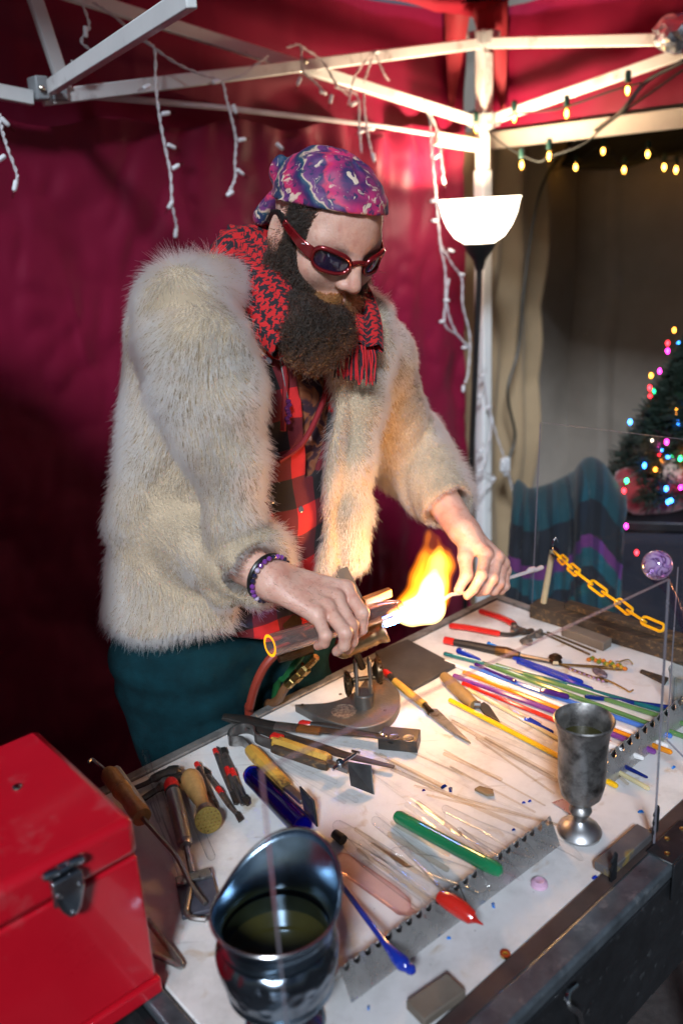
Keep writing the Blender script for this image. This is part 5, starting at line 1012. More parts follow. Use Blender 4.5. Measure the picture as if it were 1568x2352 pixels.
# flame
def volume_emit(name, col, s):
    m, t, N, L = _tree(name); out = N.new('ShaderNodeOutputMaterial'); e = N.new('ShaderNodeEmission'); e.inputs[0].default_value = (*col, 1); e.inputs[1].default_value = s; L.new(e.outputs[0], out.inputs['Volume']); return m
FD = 1.405
flm = thing('flame', 'bright yellow orange flame licking up from the torch at the glass', 'flame', PD(960, 1400, FD))
def fl_outer(p):
    d = s_chain(p, [PD(900, 1412, FD - .02), PD(945, 1396, FD), PD(985, 1378, FD + .01), PD(1003, 1330, FD + .02), PD(1012, 1285, FD + .02), PD(1006, 1240, FD + .02)], [.007, .018, .024, .018, .011, .002], .02)
    d = smin(d, s_chain(p, [PD(945, 1385, FD + .005), PD(960, 1335, FD + .015), PD(975, 1275, FD + .02), PD(984, 1222, FD + .02)], [.012, .014, .008, .0015], .012), .016)
    d = smin(d, s_chain(p, [PD(1008, 1350, FD), PD(1026, 1300, FD + .01), PD(1032, 1262, FD + .015)], [.011, .008, .0015], .01), .012); return d + .002 * np.sin(p[:, 2] * 130)
def fl_mid(p): return s_chain(p, [PD(902, 1412, FD - .02), PD(945, 1402, FD), PD(985, 1386, FD + .01), PD(998, 1340, FD + .015), PD(1005, 1290, FD + .02), PD(1010, 1258, FD + .02)], [.006, .015, .020, .016, .009, .002], .02)
def fl_core(p): return s_chain(p, [PD(900, 1413, FD - .02), PD(945, 1408, FD - .005), PD(985, 1396, FD + .005), PD(992, 1350, FD + .012), PD(998, 1312, FD + .015)], [.007, .016, .021, .014, .003], .015)
SH = [('flame_veil', .004, (1., .18, .004), 5.), ('outer_flame', .001, (1., .24, .007), 16.), ('outer_flame', -.003, (1., .30, .012), 24.), ('outer_flame', -.008, (1., .36, .02), 26.)]
c0 = PD(970, 1330, FD)
for nm, off, c, s_ in SH: _V, _F = surface(lambda p: fl_outer(p) - off, c0 - .13, c0 + .13, .0035); np_mesh(nm, relax(_V, _F, 2), _F, volume_emit(nm, c, s_), flm)
for nm, fn, off, c, s_ in (('inner_flame', fl_mid, .003, (1., .45, .05), 22.), ('inner_flame', fl_mid, -.002, (1., .52, .09), 34.), ('flame_core', fl_core, .003, (1., .66, .25), 50.), ('flame_core', fl_core, -.002, (1., .80, .5), 130.)):
    _V, _F = surface(lambda p: fn(p) - off, c0 - .13, c0 + .13, .003); np_mesh(nm, relax(_V, _F, 2), _F, volume_emit(nm, c, s_), flm)
MB().tube([PD(884, 1432, FD), PD(905, 1424, FD - .006), PD(930, 1418, FD - .006)], [.006, .007, .001], n=12).build('blue_cone', volume_emit('blue_cone', (.06, .25, 1.0), 60.), flm)
fl_ = bpy.data.lights.new('flame_light', 'POINT'); fl_.energy = .95; fl_.color = (1.0, .46, .13); fl_.shadow_soft_size = .022
fo2 = bpy.data.objects.new('flame_light', fl_); COL.objects.link(fo2); fo2.parent = flm; fo2.location = Vector(PD(985, 1350, FD) - wloc(flm))
# ---------------------------------------------------------------- glass rods on the bench
def gcol(name, c, rough=.12, trans=.0): return mat(name, c, rough, var=.12, vscale=30, coat=.6, trans=trans, rvar=.05, sss=0)
CL = clear_glass('rod_clear'); CLW = clear_glass('rod_clear_warm', (.96, .93, .89), (.58, .50, .42))
def rod(a, b, r, m, label, group=None, za=None, zb=None, name='glass_rod', cat='glass rod', mid=None, n=8, rs=None, taper=1.):
    A = P(*a, TZ + (r + .0012 if za is None else za)); B = P(*b, TZ + (r + .0012 if zb is None else zb))
    if mid: pts = bez([A] + [P(*q, TZ + r + .0012) for q in mid] + [B], 5)
    else: pts = [A + (B - A) * t for t in (0, .25, .5, .75, 1)]
    k = len(pts); rr = [r * (1 + (taper - 1) * i / (k - 1)) for i in range(k)] if rs is None else rs
    return MB().tube(pts, rr, n=n, roundcap=True).build(name, m, None, at=A, label=label, cat=cat, **({'group': group} if group else {}))
C_ = dict(white=gcol('glass_white', (.80, .78, .76)), orange=gcol('glass_orange', (.78, .26, .01)), purple=gcol('glass_purple', (.18, .045, .24)), red=gcol('glass_red', (.55, .02, .012)), cream=gcol('glass_cream', (.62, .54, .30)), yellow=gcol('glass_yellow', (.85, .50, .008)),
          corn=gcol('glass_cornflower', (.06, .17, .55)), green=gcol('glass_green', (.10, .22, .07)), teal=gcol('glass_teal', (.01, .12, .13)), cobalt=gcol('glass_cobalt', (.008, .03, .33), .06), navy=gcol('glass_navy', (.006, .02, .16), .06), violet=gcol('glass_violet', (.05, .015, .16), .08), emer=gcol('glass_emerald', (.012, .20, .075), .1), pink=clear_glass('glass_pink', (.975, .86, .85), (.84, .64, .63), gloss=1.2), sky=gcol('glass_sky', (.012, .16, .55), .08))
rod((1024, 1519), (1528, 1713), .0042, C_['white'], 'opaque white glass rod between the cornflower and orange rods')
rod((1066, 1545), (1537, 1727), .0042, C_['orange'], 'orange glass rod in the fan of coloured rods')
rod((1044, 1553), (1499, 1726), .0048, C_['purple'], 'thick purple glass rod passing behind the goblet rim', mid=[(1194, 1606), (1350, 1664)])
rod((1064, 1570), (1400, 1706), .0040, C_['red'], 'red glass rod ending behind the goblet')
rod((1076, 1584), (1486, 1810), .0036, C_['cream'], 'pale cream glass rod with a greenish tip beside the goblet')
rod((1034, 1609), (1412, 1804), .0044, C_['yellow'], 'thick yellow glass rod running behind the goblet cup')
rod((1081, 1533), (1537, 1690), .0042, C_['corn'], 'cornflower blue glass rod in the fan of coloured rods')
rod((1107, 1523), (1600, 1703), .0042, C_['green'], 'nearer of the two olive green glass rods')
rod((1140, 1528), (1600, 1672), .0042, C_['green'], 'farther of the two olive green glass rods')
rod((1022, 1502), (1600, 1655), .0042, C_['teal'], 'dark teal glass rod behind the green rods', mid=[(1120, 1527), (1330, 1580)])
rod((1181, 1511), (1333, 1566), .0046, C_['cobalt'], 'cobalt rod of the thick pair, farther one')
rod((1190, 1520), (1356, 1583), .0046, C_['cobalt'], 'cobalt rod of the thick pair, nearer one')
rod((1347, 1600), (1600, 1634), .0042, C_['navy'], 'navy glass rod running off the right edge of the bench')
rod((1092, 1526), (1181, 1563), .0034, C_['violet'], 'short dark violet rod among the far ends of the rods', za=.010, zb=.012)
rod((1245, 1586), (1300, 1600), .0050, C_['violet'], 'short violet stub lying over the green rods', za=.013, zb=.013)
rod((1054, 1495), (1100, 1516), .0065, C_['cobalt'], 'chunky cobalt glass offcut near the black tool handle', za=.008, zb=.008, taper=.55)
rod((1122, 1478), (1150, 1489), .0040, C_['sky'], 'bright blue splinter beyond the black handled tool', taper=.5)
rod((1207, 1652), (1266, 1681), .0034, C_['cobalt'], 'split cobalt stringer left of the goblet rim', za=.008, zb=.006); 
rod((1216, 1650), (1240, 1664), .0020, C_['cobalt'], 'thin cobalt whisker left of the goblet rim', za=.013, zb=.009)
rod((1390, 1712), (1473, 1741), .0095, C_['white'], 'fat white glass point right of the goblet', taper=.35)
rod((1387, 1738), (1484, 1785), .0050, C_['navy'], 'dark blue pulled glass point right of the goblet', taper=.4)
rod((1200, 1540), (1500, 1640), .0036, C_['white'], 'second white rod beneath the green rods', za=.005, zb=.005)
gl_clear = 'clear glass rods strewn before the yellow rod'
for k, (a, b, r) in enumerate([((1036, 1648), (1283, 1750), .0042), ((1039, 1657), (1276, 1792), .0032), ((1147, 1640), (1266, 1705), .0034), ((1150, 1660), (1300, 1745), .0024), ((1080, 1640), (1290, 1770), .0020), ((1110, 1600), (1240, 1660), .0028), ((1060, 1690), (1270, 1780), .0018), ((1405, 1770), (1440, 1800), .0022), ((1400, 1776), (1432, 1803), .0022)]):
    rod(a, b, r, CLW if k % 2 else CL, 'clear glass rod lying between the yellow rod and the goblet', gl_clear)
gl_c2 = 'clear glass stringers fanned from the steel paddle'
for k, (a, b, r, zb) in enumerate([(r6(350, 85), r6(800, 370), .0040, None), (r6(470, 60), r6(1380, 470), .0030, .032), (r6(360, 110), r6(760, 400), .0020, None), (r6(850, 45), r6(1400, 340), .0014, .02), (r6(860, 50), r6(1500, 420), .0014, .036), (r6(620, 170), r6(1540, 420), .0016, .036), (r6(900, 230), r6(1560, 440), .0016, .036), (r6(700, 230), r6(1560, 425), .0014, .036), (r6(1100, 250), r6(1565, 435), .0014, .037)]):
    rod(a, b, r, CLW if k % 2 else CL, 'fine clear glass stringer running from the paddle to the rod rest', gl_c2, zb=zb)
gl_c3 = 'clear rods under the spring jacks'
for a, b, r in [(r5(520, 200), r5(1270, 340), .0030), (r5(540, 430), r5(1130, 770), .0030), (r5(640, 450), r5(1220, 755), .0040), (r5(600, 400), r5(1060, 610), .0034), (r5(470, 330), r5(800, 520), .0026), (r5(520, 380), r5(790, 650), .0022), (r5(1260, 370), r5(1520, 500), .0028), (r5(480, 240), r5(700, 330), .0026)]:
    rod(a, b, r, CL, 'clear glass rod lying under the spring jacks', gl_c3)

rg = random.Random(5)
for k in range(16):
    x0 = rg.uniform(840, 1130); y0 = 1735 + (x0 - 840) * -.13 + rg.uniform(-18, 22); L_ = rg.uniform(110, 260); rod((x0, y0), (min(x0 + L_, 1270), y0 + L_ * rg.uniform(.42, .56)), rg.choice([.0012, .0016, .002, .0028]), CL if k % 2 else CLW, 'clear glass rod scattered over the middle of the board', 'clear rods scattered over the middle of the board')
for k in range(14):
    x0 = rg.uniform(800, 960); y0 = 1900 + (x0 - 800) * -.25 + rg.uniform(-30, 60); L_ = rg.uniform(90, 200); rod((x0, y0), (x0 + L_, y0 + L_ * rg.uniform(.55, .75)), rg.choice([.0014, .002, .0028, .0036]), CL if k % 2 else CLW, 'clear glass rod in the heap left of the scalloped rest', 'clear rods heaped left of the rest')
# ---------------------------------------------------------------- rod rests with scalloped edges
sheet = mat('brushed_sheet', (.56, .55, .54), .28, metal=.78, var=.12, vscale=60)
def rest(a, b, label, n, h=.036, half=.017):
    A, B = P(*a), P(*b); L = np.linalg.norm(B - A); ex = (B - A) / L; ey = nrm(np.cross(ZZ, ex)); t = thing('rod_rest', label, 'rod rest', A); pit = L / n
    for s_ in (0, 1):
        o = A if s_ == 0 else A + ey * 2 * half; d = nrm((A + ey * half + ZZ * h) - o) if s_ == 0 else nrm((A + ey * half + ZZ * h) - o); H_ = math.hypot(h, half); poly = [(0, 0), (L, 0), (L, H_)]
        for k in range(n - 1, -1, -1):
            c = (k + .5) * pit; poly += [(c + .34 * pit * math.cos(q), H_ - .55 * pit * math.sin(q) ** .8) for q in np.linspace(0, math.pi, 8)]
        poly.append((0, H_)); f = (o + ZZ * .0006, ex, d, np.cross(ex, d)); MB(f).prism(poly, -.0006, .0006).build('rest_side', sheet, t, smooth=False)
    return t
rest(r6(205, 1592), r6(1565, 560), 'bent sheet metal rod rest with scalloped ridge along the front', 23)
rest((1398, 1806), (1600, 1640), 'second scalloped rod rest half hidden behind the goblet', 12)
RZ = .036
def on_rest(pts, rs, zs, m, label, name='glass_rod', cat='glass rod', n=12, group=None):
    pp = [P(*q, TZ + z) for q, z in zip(pts, zs)]; return MB().tube(pp, rs, n=n, roundcap=True).build(name, m, None, at=pp[0], label=label, cat=cat, **({'group': group} if group else {}))
on_rest([r6(110, 780), r6(250, 965), r6(400, 1165), r6(440, 1220), r6(500, 1290), r6(545, 1335), r6(575, 1360), r6(590, 1368)], [.0036, .0036, .0038, .0045, .0075, .0085, .0055, .0062], [.006, .02, RZ + .004, RZ + .004, RZ + .003, RZ + .001, RZ, RZ], C_['cobalt'], 'long cobalt blue punty rod with a bulbous end across the rest')
on_rest([r6(800, 905), r6(850, 930), r6(930, 985), r6(990, 1030), r6(1020, 1050), r6(1060, 1075)], [.0085, .0105, .0105, .0085, .003, .001], [RZ + .010, RZ + .010, RZ + .008, RZ + .004, RZ, RZ - .004], C_['red'], 'glossy red glass point lying on the rest')
on_rest([r6(520, 378), r6(700, 478), r6(900, 585), r6(1080, 680), r6(1150, 715)], [.0095, .0095, .0095, .0095, .0088], [.010, .016, .026, RZ + .008, RZ + .010], C_['emer'], 'thick emerald green glass rod with one end on the rest', n=16)
on_rest([r6(150, 672), r6(300, 775), r6(470, 895), r6(540, 955), r6(565, 985), r6(620, 1000), r6(690, 1025)], [.0125, .0125, .0125, .0115, .006, .0025, .0012], [.013, .013, .013, .014, .018, .026, .03], C_['pink'], 'pale pink glass tube with a pulled tip below the vase lip', n=16)
on_rest([r6(500, 615), r6(540, 630), r6(590, 655), r6(640, 650), r6(720, 690), r6(940, 765), r6(1040, 810), r6(1090, 825), r6(1150, 832)], [.009, .0135, .009, .007, .0125, .0125, .0125, .006, .0035], [.014, .014, .014, .014, .016, RZ + .005, RZ + .006, RZ + .004, RZ + .002], CL, 'large clear glass blank with knobbed end and pointed tip on the rest', n=16)
pc = 'pointed clear glass pieces on the rest'
for k, (a, b, c, r) in enumerate([(r6(820, 322), r6(1240, 530), r6(1405, 632), .0105), (r6(930, 480), r6(1200, 625), r6(1350, 690), .0078), (r6(910, 460), r6(1140, 640), r6(1320, 780), .0075)]):
    A, B = np.array(a), np.array(b); pts = [tuple(A), tuple((A + B) / 2), tuple(B)] + [tuple(B + (np.array(c) - B) * t) for t in (.35, .7, 1)]
    on_rest(pts, [r * .55, r * .55, r * .9, r, r * .7, r * .3], [.008, .02, RZ + .004, RZ + .004, RZ + .002, RZ], CL, ('farthest', 'middle', 'nearest')[k] + ' of three rounded clear glass pieces on the right of the rest', n=14)
on_rest([r6(1390, 490), r6(1480, 520), r6(1560, 552), r6(1640, 590), r7(540, 880)], [.006] * 4 + [.003], [RZ + .006, RZ, .02, .01, .006], CL, 'clear glass rod reaching past the goblet foot')
for k, (pts, r, lb) in enumerate([([r6(120, 435), r6(300, 535), r6(480, 650), r6(640, 775), r6(775, 880)], .0085, 'wide clear glass tube under the black stopper tube'), ([r6(130, 505), r6(220, 600), r6(290, 665)], .0068, 'clear glass tube with a burnt black end'), ([r6(290, 680), r6(450, 800), r6(640, 940)], .0050, 'clear tube running from the burnt tube to the rest'), ([r6(365, 400), r6(500, 510), r6(620, 625), r6(730, 740), r6(835, 850)], .0068, 'clear rounded glass rod left of the green rod'), ([r6(270, 540), r6(500, 760), r6(760, 960), r6(800, 990)], .0040, 'slim clear rod with a blue tip on the rest')]):
    n_ = len(pts); on_rest(pts, [r] * n_, [r + .001 + (RZ * (i / (n_ - 1)) if k != 1 else 0) * .9 for i in range(n_)], CL, lb, n=14)
MB().tube([P(*r6(95, 482), TZ + .008), P(*r6(150, 525), TZ + .008)], [.0065, .0072], n=12).build('burnt_end', mat('char_black', (.008, .007, .006), .5), None, label='burnt black stub on the end of a clear tube', cat='glass rod', at=P(*r6(95, 482), TZ))
MB().tube([P(*r6(905, 815), TZ + RZ), P(*r6(975, 980), TZ + .010)], .0008, n=5).build('wire', dsteel, None, label='thin dark wire leaning on the front of the rest', cat='wire', at=P(*r6(905, 815), TZ))
for k, (q, m_) in enumerate([(r6(805, 170), 'navy'), (r6(850, 190), 'navy'), (r6(1328, 275), 'cobalt'), (r6(1367, 265), 'cobalt'), (r6(1130, 945), 'sky'), (r6(675, 195), 'violet'), (r6(1262, 452), 'navy'), (r6(315, 1615), 'sky'), (r7(660, 1040), 'cobalt'), (r7(1070, 455), 'sky'), (r7(1230, 465), 'sky'), (r7(1360, 60), 'sky'), (r6(840, 1160), 'sky')]):
    c = P(*q, TZ + .002); f = (c, nrm(UU + VV * math.sin(k * 2.)), nrm(VV - UU * math.sin(k * 2.)), ZZ); s_ = .006 if k < 2 else (.0045 if k in (4, 8, 9, 11) else .003)
    MB(f).add([(-s_, -s_ * .4, -.0015), (s_ * .9, -s_ * .5, -.0015), (s_ * .7, s_ * .5, -.0015), (-s_ * .8, s_ * .35, -.0015), (-s_ * .5, 0, s_ * .4), (s_ * .5, .0, s_ * .3)], [(3, 2, 1, 0), (0, 1, 5, 4), (1, 2, 5), (2, 3, 4, 5), (3, 0, 4)]).build('glass_chip', C_[m_], None, smooth=False, at=c, label='small blue glass chip lying on the white board', cat='glass chip', group='blue glass chips on the board')
MB((P(*r6(1430, 815), TZ + .001), UU, VV, ZZ)).lathe([(.011, 0), (.010, .004), (.006, .007), (.002, .006), (0, .006)], n=14).build('glass_drop', gcol('lilac_drop', (.62, .38, .52)), None, label='small lilac glass drop on the board below the goblet', cat='glass drop', at=P(*r6(1430, 815), TZ))
MB((P(*r6(1208, 1278), TZ + .001), UU, VV, ZZ)).lathe([(.006, 0), (.006, .003), (.003, .003), (.0025, .001), (0, .001)], n=14).build('washer', brass_b, None, label='small brass grommet on the board near the front strip', cat='grommet', at=P(*r6(1208, 1278), TZ))
f = frame(P(*r6(1005, 205), TZ), P(*r6(1110, 240), TZ)); MB(f).prism([(0, 0), (.022, -.004), (.030, .002), (.024, .012), (.004, .010)], .0008, .005).build('bark_chip', mat('tan_chip', (.25, .16, .08), .7, var=.3), None, label='brown chip on the board above the green rod', cat='chip', bevel=.001, at=f[0])

# ---------------------------------------------------------------- hand tools
wood_h = mat('tool_wood', (.42, .24, .085), .42, var=.25, vscale=30, stretch=(3, 3, .6), coat=.25, bump=.15, bscale=100); wood_y = mat('yellow_wood', (.50, .29, .05), .5, var=.35, vscale=20, wear=((.10, .05, .02), .35, 30)); redp = mat('red_paint', (.50, .015, .012), .35, var=.15, coat=.3); blk2 = mat('black_grip', (.018, .016, .016), .5, var=.3)
def Q(p, z=0.): return P(*p, TZ + z)
def tool(name, label, cat, at_): return thing(name, label, cat, at_)
def flat(pts, z0, z1, m, name, parent, bev=.0008):
    """a flat blade from pixel corners on the bench"""
    o = Q(pts[0]); f = (o * np.array([1, 1, 0]), np.array([1., 0, 0]), np.array([0, 1., 0]), ZZ); poly = [tuple((Q(p, z0) - f[0])[:2]) for p in pts]; return MB(f).prism(poly, TZ + z0, TZ + z1).build(name, m, parent, bevel=bev)
def quad3(c4, th, m, name, parent):
    c4 = [np.asarray(c) for c in c4]; n = nrm(np.cross(c4[1] - c4[0], c4[3] - c4[0])) * th / 2
    return MB().add([c + n for c in c4] + [c - n for c in c4], [(3, 2, 1, 0), (4, 5, 6, 7)] + [(i, (i + 1) % 4, (i + 1) % 4 + 4, i + 4) for i in range(4)]).build(name, m, parent, smooth=False, bevel=.0006)
# red handled pliers
t = tool('pliers', 'red handled pliers lying open by the far right corner of the bench', 'pliers', Q(r2(1150, 320)))
for pts in ([r2(885, 170), r2(1000, 205), r2(1090, 240), r2(1160, 278)], [r2(628, 296), r2(760, 312), r2(900, 338), r2(1025, 362)]): MB().tube(bez([Q(p, .010) for p in pts], 4), [.0075] * 12 + [.0068], n=10, roundcap=True, flat=.8).build('handle', redp, t)
MB().tube(bez([Q(r2(1025, 362), .010), Q(r2(1130, 370), .010), Q(r2(1230, 350), .010), Q(r2(1340, 345), .009)], 4), [.005] * 8 + [.007] * 4 + [.004], n=8, flat=.7).build('jaw', dsteel, t)
MB().tube(bez([Q(r2(1160, 278), .011), Q(r2(1190, 320), .011), Q(r2(1260, 345), .010), Q(r2(1330, 330), .009)], 4), [.006] * 5 + [.009] * 4 + [.006] * 3 + [.004], n=8, flat=.7).build('jaw', dsteel, t)
MB((Q(r2(1175, 325), .012), UU, VV, ZZ)).lathe([(.009, 0), (.009, .005), (.006, .007), (0, .007)], n=16).build('rivet', stl, t)
t = tool('wing_clamp', 'small rusty wing clamp lying in front of the pliers', 'clamp', Q(r2(1300, 430)))
for c in ((1275, 445), (1370, 385)): MB((Q(r2(*c), .003), UU, VV, ZZ)).lathe([(.011, 0), (.012, .005), (.007, .009), (.0045, .009), (.004, .0)], n=16, caps=False).build('ring', iron, t)
MB().tube([Q(r2(1230, 430), .008), Q(r2(1400, 340), .008)], .005, n=8).build('bar', iron, t)
# long black handled claw tool
t = tool('claw_tool', 'long claw tool with black handle and red end behind the rods', 'tool', Q(r2(840, 470)))
MB().tube([Q(r2(560, 420), .009), Q(r2(645, 438), .009)], .0075, n=10).build('end_cap', redp, t)
MB().tube([Q(r2(645, 438), .009), Q(r2(800, 465), .009), Q(r2(1010, 510), .009)], [.007, .0075, .0085], n=10).build('handle', blk2, t)
MB().tube([Q(r2(1010, 510), .010), Q(r2(1100, 528), .010), Q(r2(1210, 552), .010)], [.0095, .011, .007], n=9).build('ferrule', bronze, t, angle=10)
MB().tube([Q(r2(1210, 552), .008), Q(r2(1480, 605), .008), Q(r3(290, 1120), .008)], .0042, n=8).build('shaft', stl, t)
MB((Q(r3(335, 1150), .004), UU, VV, ZZ)).lathe([(.008, 0), (.013, .004), (.010, .009), (.013, .013), (.006, .018), (0, .018)], n=7).build('claw_head', bronze, t)
for e in ((1000, 1190), (980, 1215), (840, 1330)): MB().tube([Q(r3(370, 1155), .008), Q(r3(*e), .006)], .0014, n=6).build('prong', brass, t)
beadm = [mat('bead_orange', (.55, .17, .02), .2, coat=.6), mat('bead_olive', (.14, .20, .03), .2, coat=.6), mat('bead_amber', (.45, .28, .03), .2, coat=.6)]
t = tool('bead_strand', 'strand of orange and green beads by the claw tool', 'beads', Q(r3(800, 1140)))
for k in range(16):
    f = k / 15; p = np.array((660, 1100)) * (1 - f) + np.array((1000, 1190)) * f + np.array((8 * math.sin(k * 2.2), 14 * math.cos(k * 1.7))); MB((Q(r3(*p), .006), UU, VV, ZZ)).lathe([(0, -.0045), (.004, -.002), (.0046, .001), (0, .005)], n=8).build('bead', beadm[k % 3], t)
MB().tube(bez([Q(r3(920, 1130), .008), Q(r3(960, 1130), .016), Q(r3(1040, 1115), .012), Q(r3(1085, 1160), .006)], 5), .0012, n=6).build('hook_wire', brass_b, t)
t = tool('pendant', 'beaded pendant with a violet oval on a wire below the claw tool', 'pendant', Q(r3(760, 1260)))
MB((Q(r3(765, 1255), .003), nrm(Q(r3(820, 1290)) - Q(r3(710, 1220))), nrm(np.cross(ZZ, nrm(Q(r3(820, 1290)) - Q(r3(710, 1220))))), ZZ)).prism([(.017 * math.cos(q), .0085 * math.sin(q)) for q in np.linspace(0, 6.283, 20)[:-1]], 0, .006).build('setting', mat('violet_oval', (.16, .13, .16), .3, var=.5, vscale=140, metal=.3), t, bevel=.002)
MB().tube(bez([Q(r3(470, 1200), .006), Q(r3(640, 1265), .006), Q(r3(830, 1310), .006), Q(r3(1000, 1395), .004), Q(r3(1050, 1425), .004), Q(r3(1085, 1405), .006)], 5), .0016, n=6).build('wire', brass_b, t)
for k in range(8): MB((Q(r3(480 + 45 * k, 1205 + 17 * k), .007), UU, VV, ZZ)).lathe([(0, -.003), (.0032, 0), (0, .003)], n=8).build('bead', mat('lilac_bead', (.35, .22, .36), .15, coat=.8), t)
for a, b, lb in (((200, 852), (662, 1062), 'nearer'), ((262, 852), (720, 1036), 'farther')): rod(r3(*a), r3(*b), .0022, mat('dull_bronze_rod', (.16, .12, .07), .4, metal=.8), lb + ' of two dull bronze rods beyond the pliers', name='metal_rod', cat='metal rod')
flat([r3(1150, 1245), r3(1165, 1230), r3(1420, 1310), r3(1390, 1365)], .001, .006, wood_g, 'wood_sliver', None).update_tag() if False else None
o = flat([r3(1150, 1245), r3(1165, 1228), r3(1425, 1310), r3(1390, 1365)], .001, .006, wood_d, 'wood_sliver', None); tag(o, 'dark wooden sliver lying by the right shield', 'wood')
# graphite pad
o = flat([r2(-40, 545), r2(240, 438), r2(662, 662), r2(285, 868), r2(40, 735)], .001, .008, graphite, 'graphite_pad', None); tag(o, 'dark graphite pad lying beside the torch base', 'pad')
# yellow handled shaping tool
t = tool('shaping_tool', 'pointed steel shaper with yellow handle and red end beside the graphite pad', 'tool', Q(r2(250, 880)))
MB().tube([Q(r2(45, 702), .012), Q(r2(75, 725), .012)], .0065, n=10, roundcap=True).build('end_cap', redp, t); MB().tube([Q(r2(75, 725), .012), Q(r2(125, 775), .012)], .0055, n=10).build('collar', blk2, t)
MB().tube([Q(r2(125, 775), .011), Q(r2(250, 880), .010), Q(r2(385, 985), .009)], [.0065, .007, .0065], n=10).build('handle', wood_y, t); MB().tube([Q(r2(385, 985), .009), Q(r2(440, 1050), .008)], [.005, .0065], n=8).build('shank', bronze, t)
flat([r2(425, 1080), r2(455, 1035), r2(500, 1040), r2(560, 1100), r2(790, 1332), r2(640, 1245), r2(480, 1125)], .003, .008, stl, 'blade', t)
# wooden handled knife
t = tool('putty_knife', 'short triangular knife with wooden handle among the rods', 'knife', Q(r2(700, 860)))
MB().tube([Q(r2(555, 735), .012), Q(r2(620, 800), .012), Q(r2(740, 915), .011), Q(r2(820, 985), .010)], [.0085, .011, .0115, .009], n=12).build('handle', mat('olive_wood', (.26, .17, .065), .45, var=.25, vscale=30), t); MB().tube([Q(r2(815, 980), .010), Q(r2(872, 985), .009)], [.0075, .006], n=10).build('ferrule', stl, t)
flat([r2(850, 1000), r2(900, 968), r2(950, 1000), r2(1045, 1143), r2(900, 1065)], .006, .009, dsteel, 'blade', t)
# dapping block with handle
t = tool('dapping_block', 'dark dimpled forming block on a twisted black handle', 'forming block', Q(r1(1350, 1000)))
tz_ = .022; tq = [P(*r1(*q), TZ + tz_) for q in ((1170, 972), (1230, 868), (1536, 897), (1506, 1003))]; fr0 = np.array([0, 0, 0.])
blk_b = MB(); blk_b.add([q for q in tq] + [q * np.array([1, 1, 0]) + ZZ * (TZ + .001) for q in tq], [(0, 3, 2, 1), (4, 5, 6, 7)] + [(i, (i + 1) % 4, (i + 1) % 4 + 4, i + 4) for i in range(4)]); blk_b.build('block', dsteel, t, smooth=False, bevel=.001)
for c, rr in (((1225, 953), .0050), ((1312, 965), .0088), ((1435, 975), .0100)):
    MB((P(*r1(*c), TZ + tz_), UU, VV, ZZ)).lathe([(rr, .0009), (rr * .94, .0010), (rr * .8, .0007), (rr * .5, .0004), (0, .0003)], n=20, caps=False).build('dimple', mat('polished_dimple', (.30, .29, .28), .22, metal=.9), t)
MB().tube([Q(r1(1180, 955), .012), Q(r1(880, 905), .012)], .0055, n=6).build('twisted_rod', dsteel, t, angle=10); MB().tube([Q(r1(890, 905), .012), Q(r1(660, 868), .012), Q(r1(600, 862), .012)], [.0065, .0065, .006], n=10).build('grip', blk2, t); MB().tube([Q(r1(606, 862), .012), Q(r1(530, 856), .012)], [.006, .0075], n=10, roundcap=True).build('end_cap', redp, t)
# big steel tongs
t = tool('steel_tongs', 'long dark steel tongs lying open across the far edge of the bench', 'tongs', Q(r5(600, 200)))
for k, (pts, ws) in enumerate((([(180, 95), (350, 120), (590, 168), (930, 205), (1390, 255), (1510, 312)], [.007, .011, .010, .009, .006, .003]), ([(185, 105), (420, 175), (660, 262), (900, 330), (1150, 405), (1520, 495)], [.007, .010, .012, .011, .008, .004]))):
    m = MB(); m.tube(bez([Q(r5(*p), .020 - .010 * min(1, i / 2) + (.006 if k == 0 else 0)) for i, p in enumerate(pts)], 4), list(np.interp(np.linspace(0, 1, 21), np.linspace(0, 1, 6), ws)), n=8, flat=.35); m.build('arm', dsteel, t)
m = MB(); m.tube([Q(r5(590, 170), .0175), Q(r5(760, 190), .0170)], .0108, n=8, flat=.4); m.build('worn_band', stl, t); m = MB(); m.tube([Q(r5(765, 190), .0172), Q(r5(940, 212), .0168)], .0105, n=8, flat=.4); m.build('copper_band', mat('copper_band', (.36, .17, .06), .4, metal=.8), t)
# spring jacks with wooden grips
t = tool('spring_jacks', 'steel spring jacks with two yellow wooden grips and square paddles', 'jacks', Q(r5(560, 420)))
m = MB(); bow = bez([Q(r5(*p), .014) for p in ((560, 318), (440, 268), (425, 215), (360, 190), (280, 205), (232, 245), (235, 290), (330, 292), (395, 355))], 5); m.tube(bow, .0075, n=8, flat=1.0); 
bw = MB()
for i, p in enumerate(bow):
    a = nrm(bow[min(i + 1, len(bow) - 1)] - bow[max(i - 1, 0)]); s_ = np.cross(a, ZZ) * .0012; bw.v += [p + s_ - ZZ * .009, p + s_ + ZZ * .009, p - s_ + ZZ * .009, p - s_ - ZZ * .009]
    if i: b0 = (i - 1) * 4; bw.f += [(b0 + k, b0 + (k + 1) % 4, b0 + 4 + (k + 1) % 4, b0 + 4 + k) for k in range(4)]
bw.build('bow', stl, t)
def grip(a, b, w_, m_, nm='grip', z=.014):
    A, B = Q(a, z), Q(b, z); f = frame(A, B); L = np.linalg.norm(B - A); m = MB(f); m.tube([(0, 0, 0), (L * .15, 0, 0), (L * .5, 0, 0), (L * .9, 0, 0), (L, 0, 0)], [w_ * .9, w_ * 1.05, w_, w_ * 1.02, w_ * .8], n=8, flat=.85); m.build(nm, m_, t, angle=30)
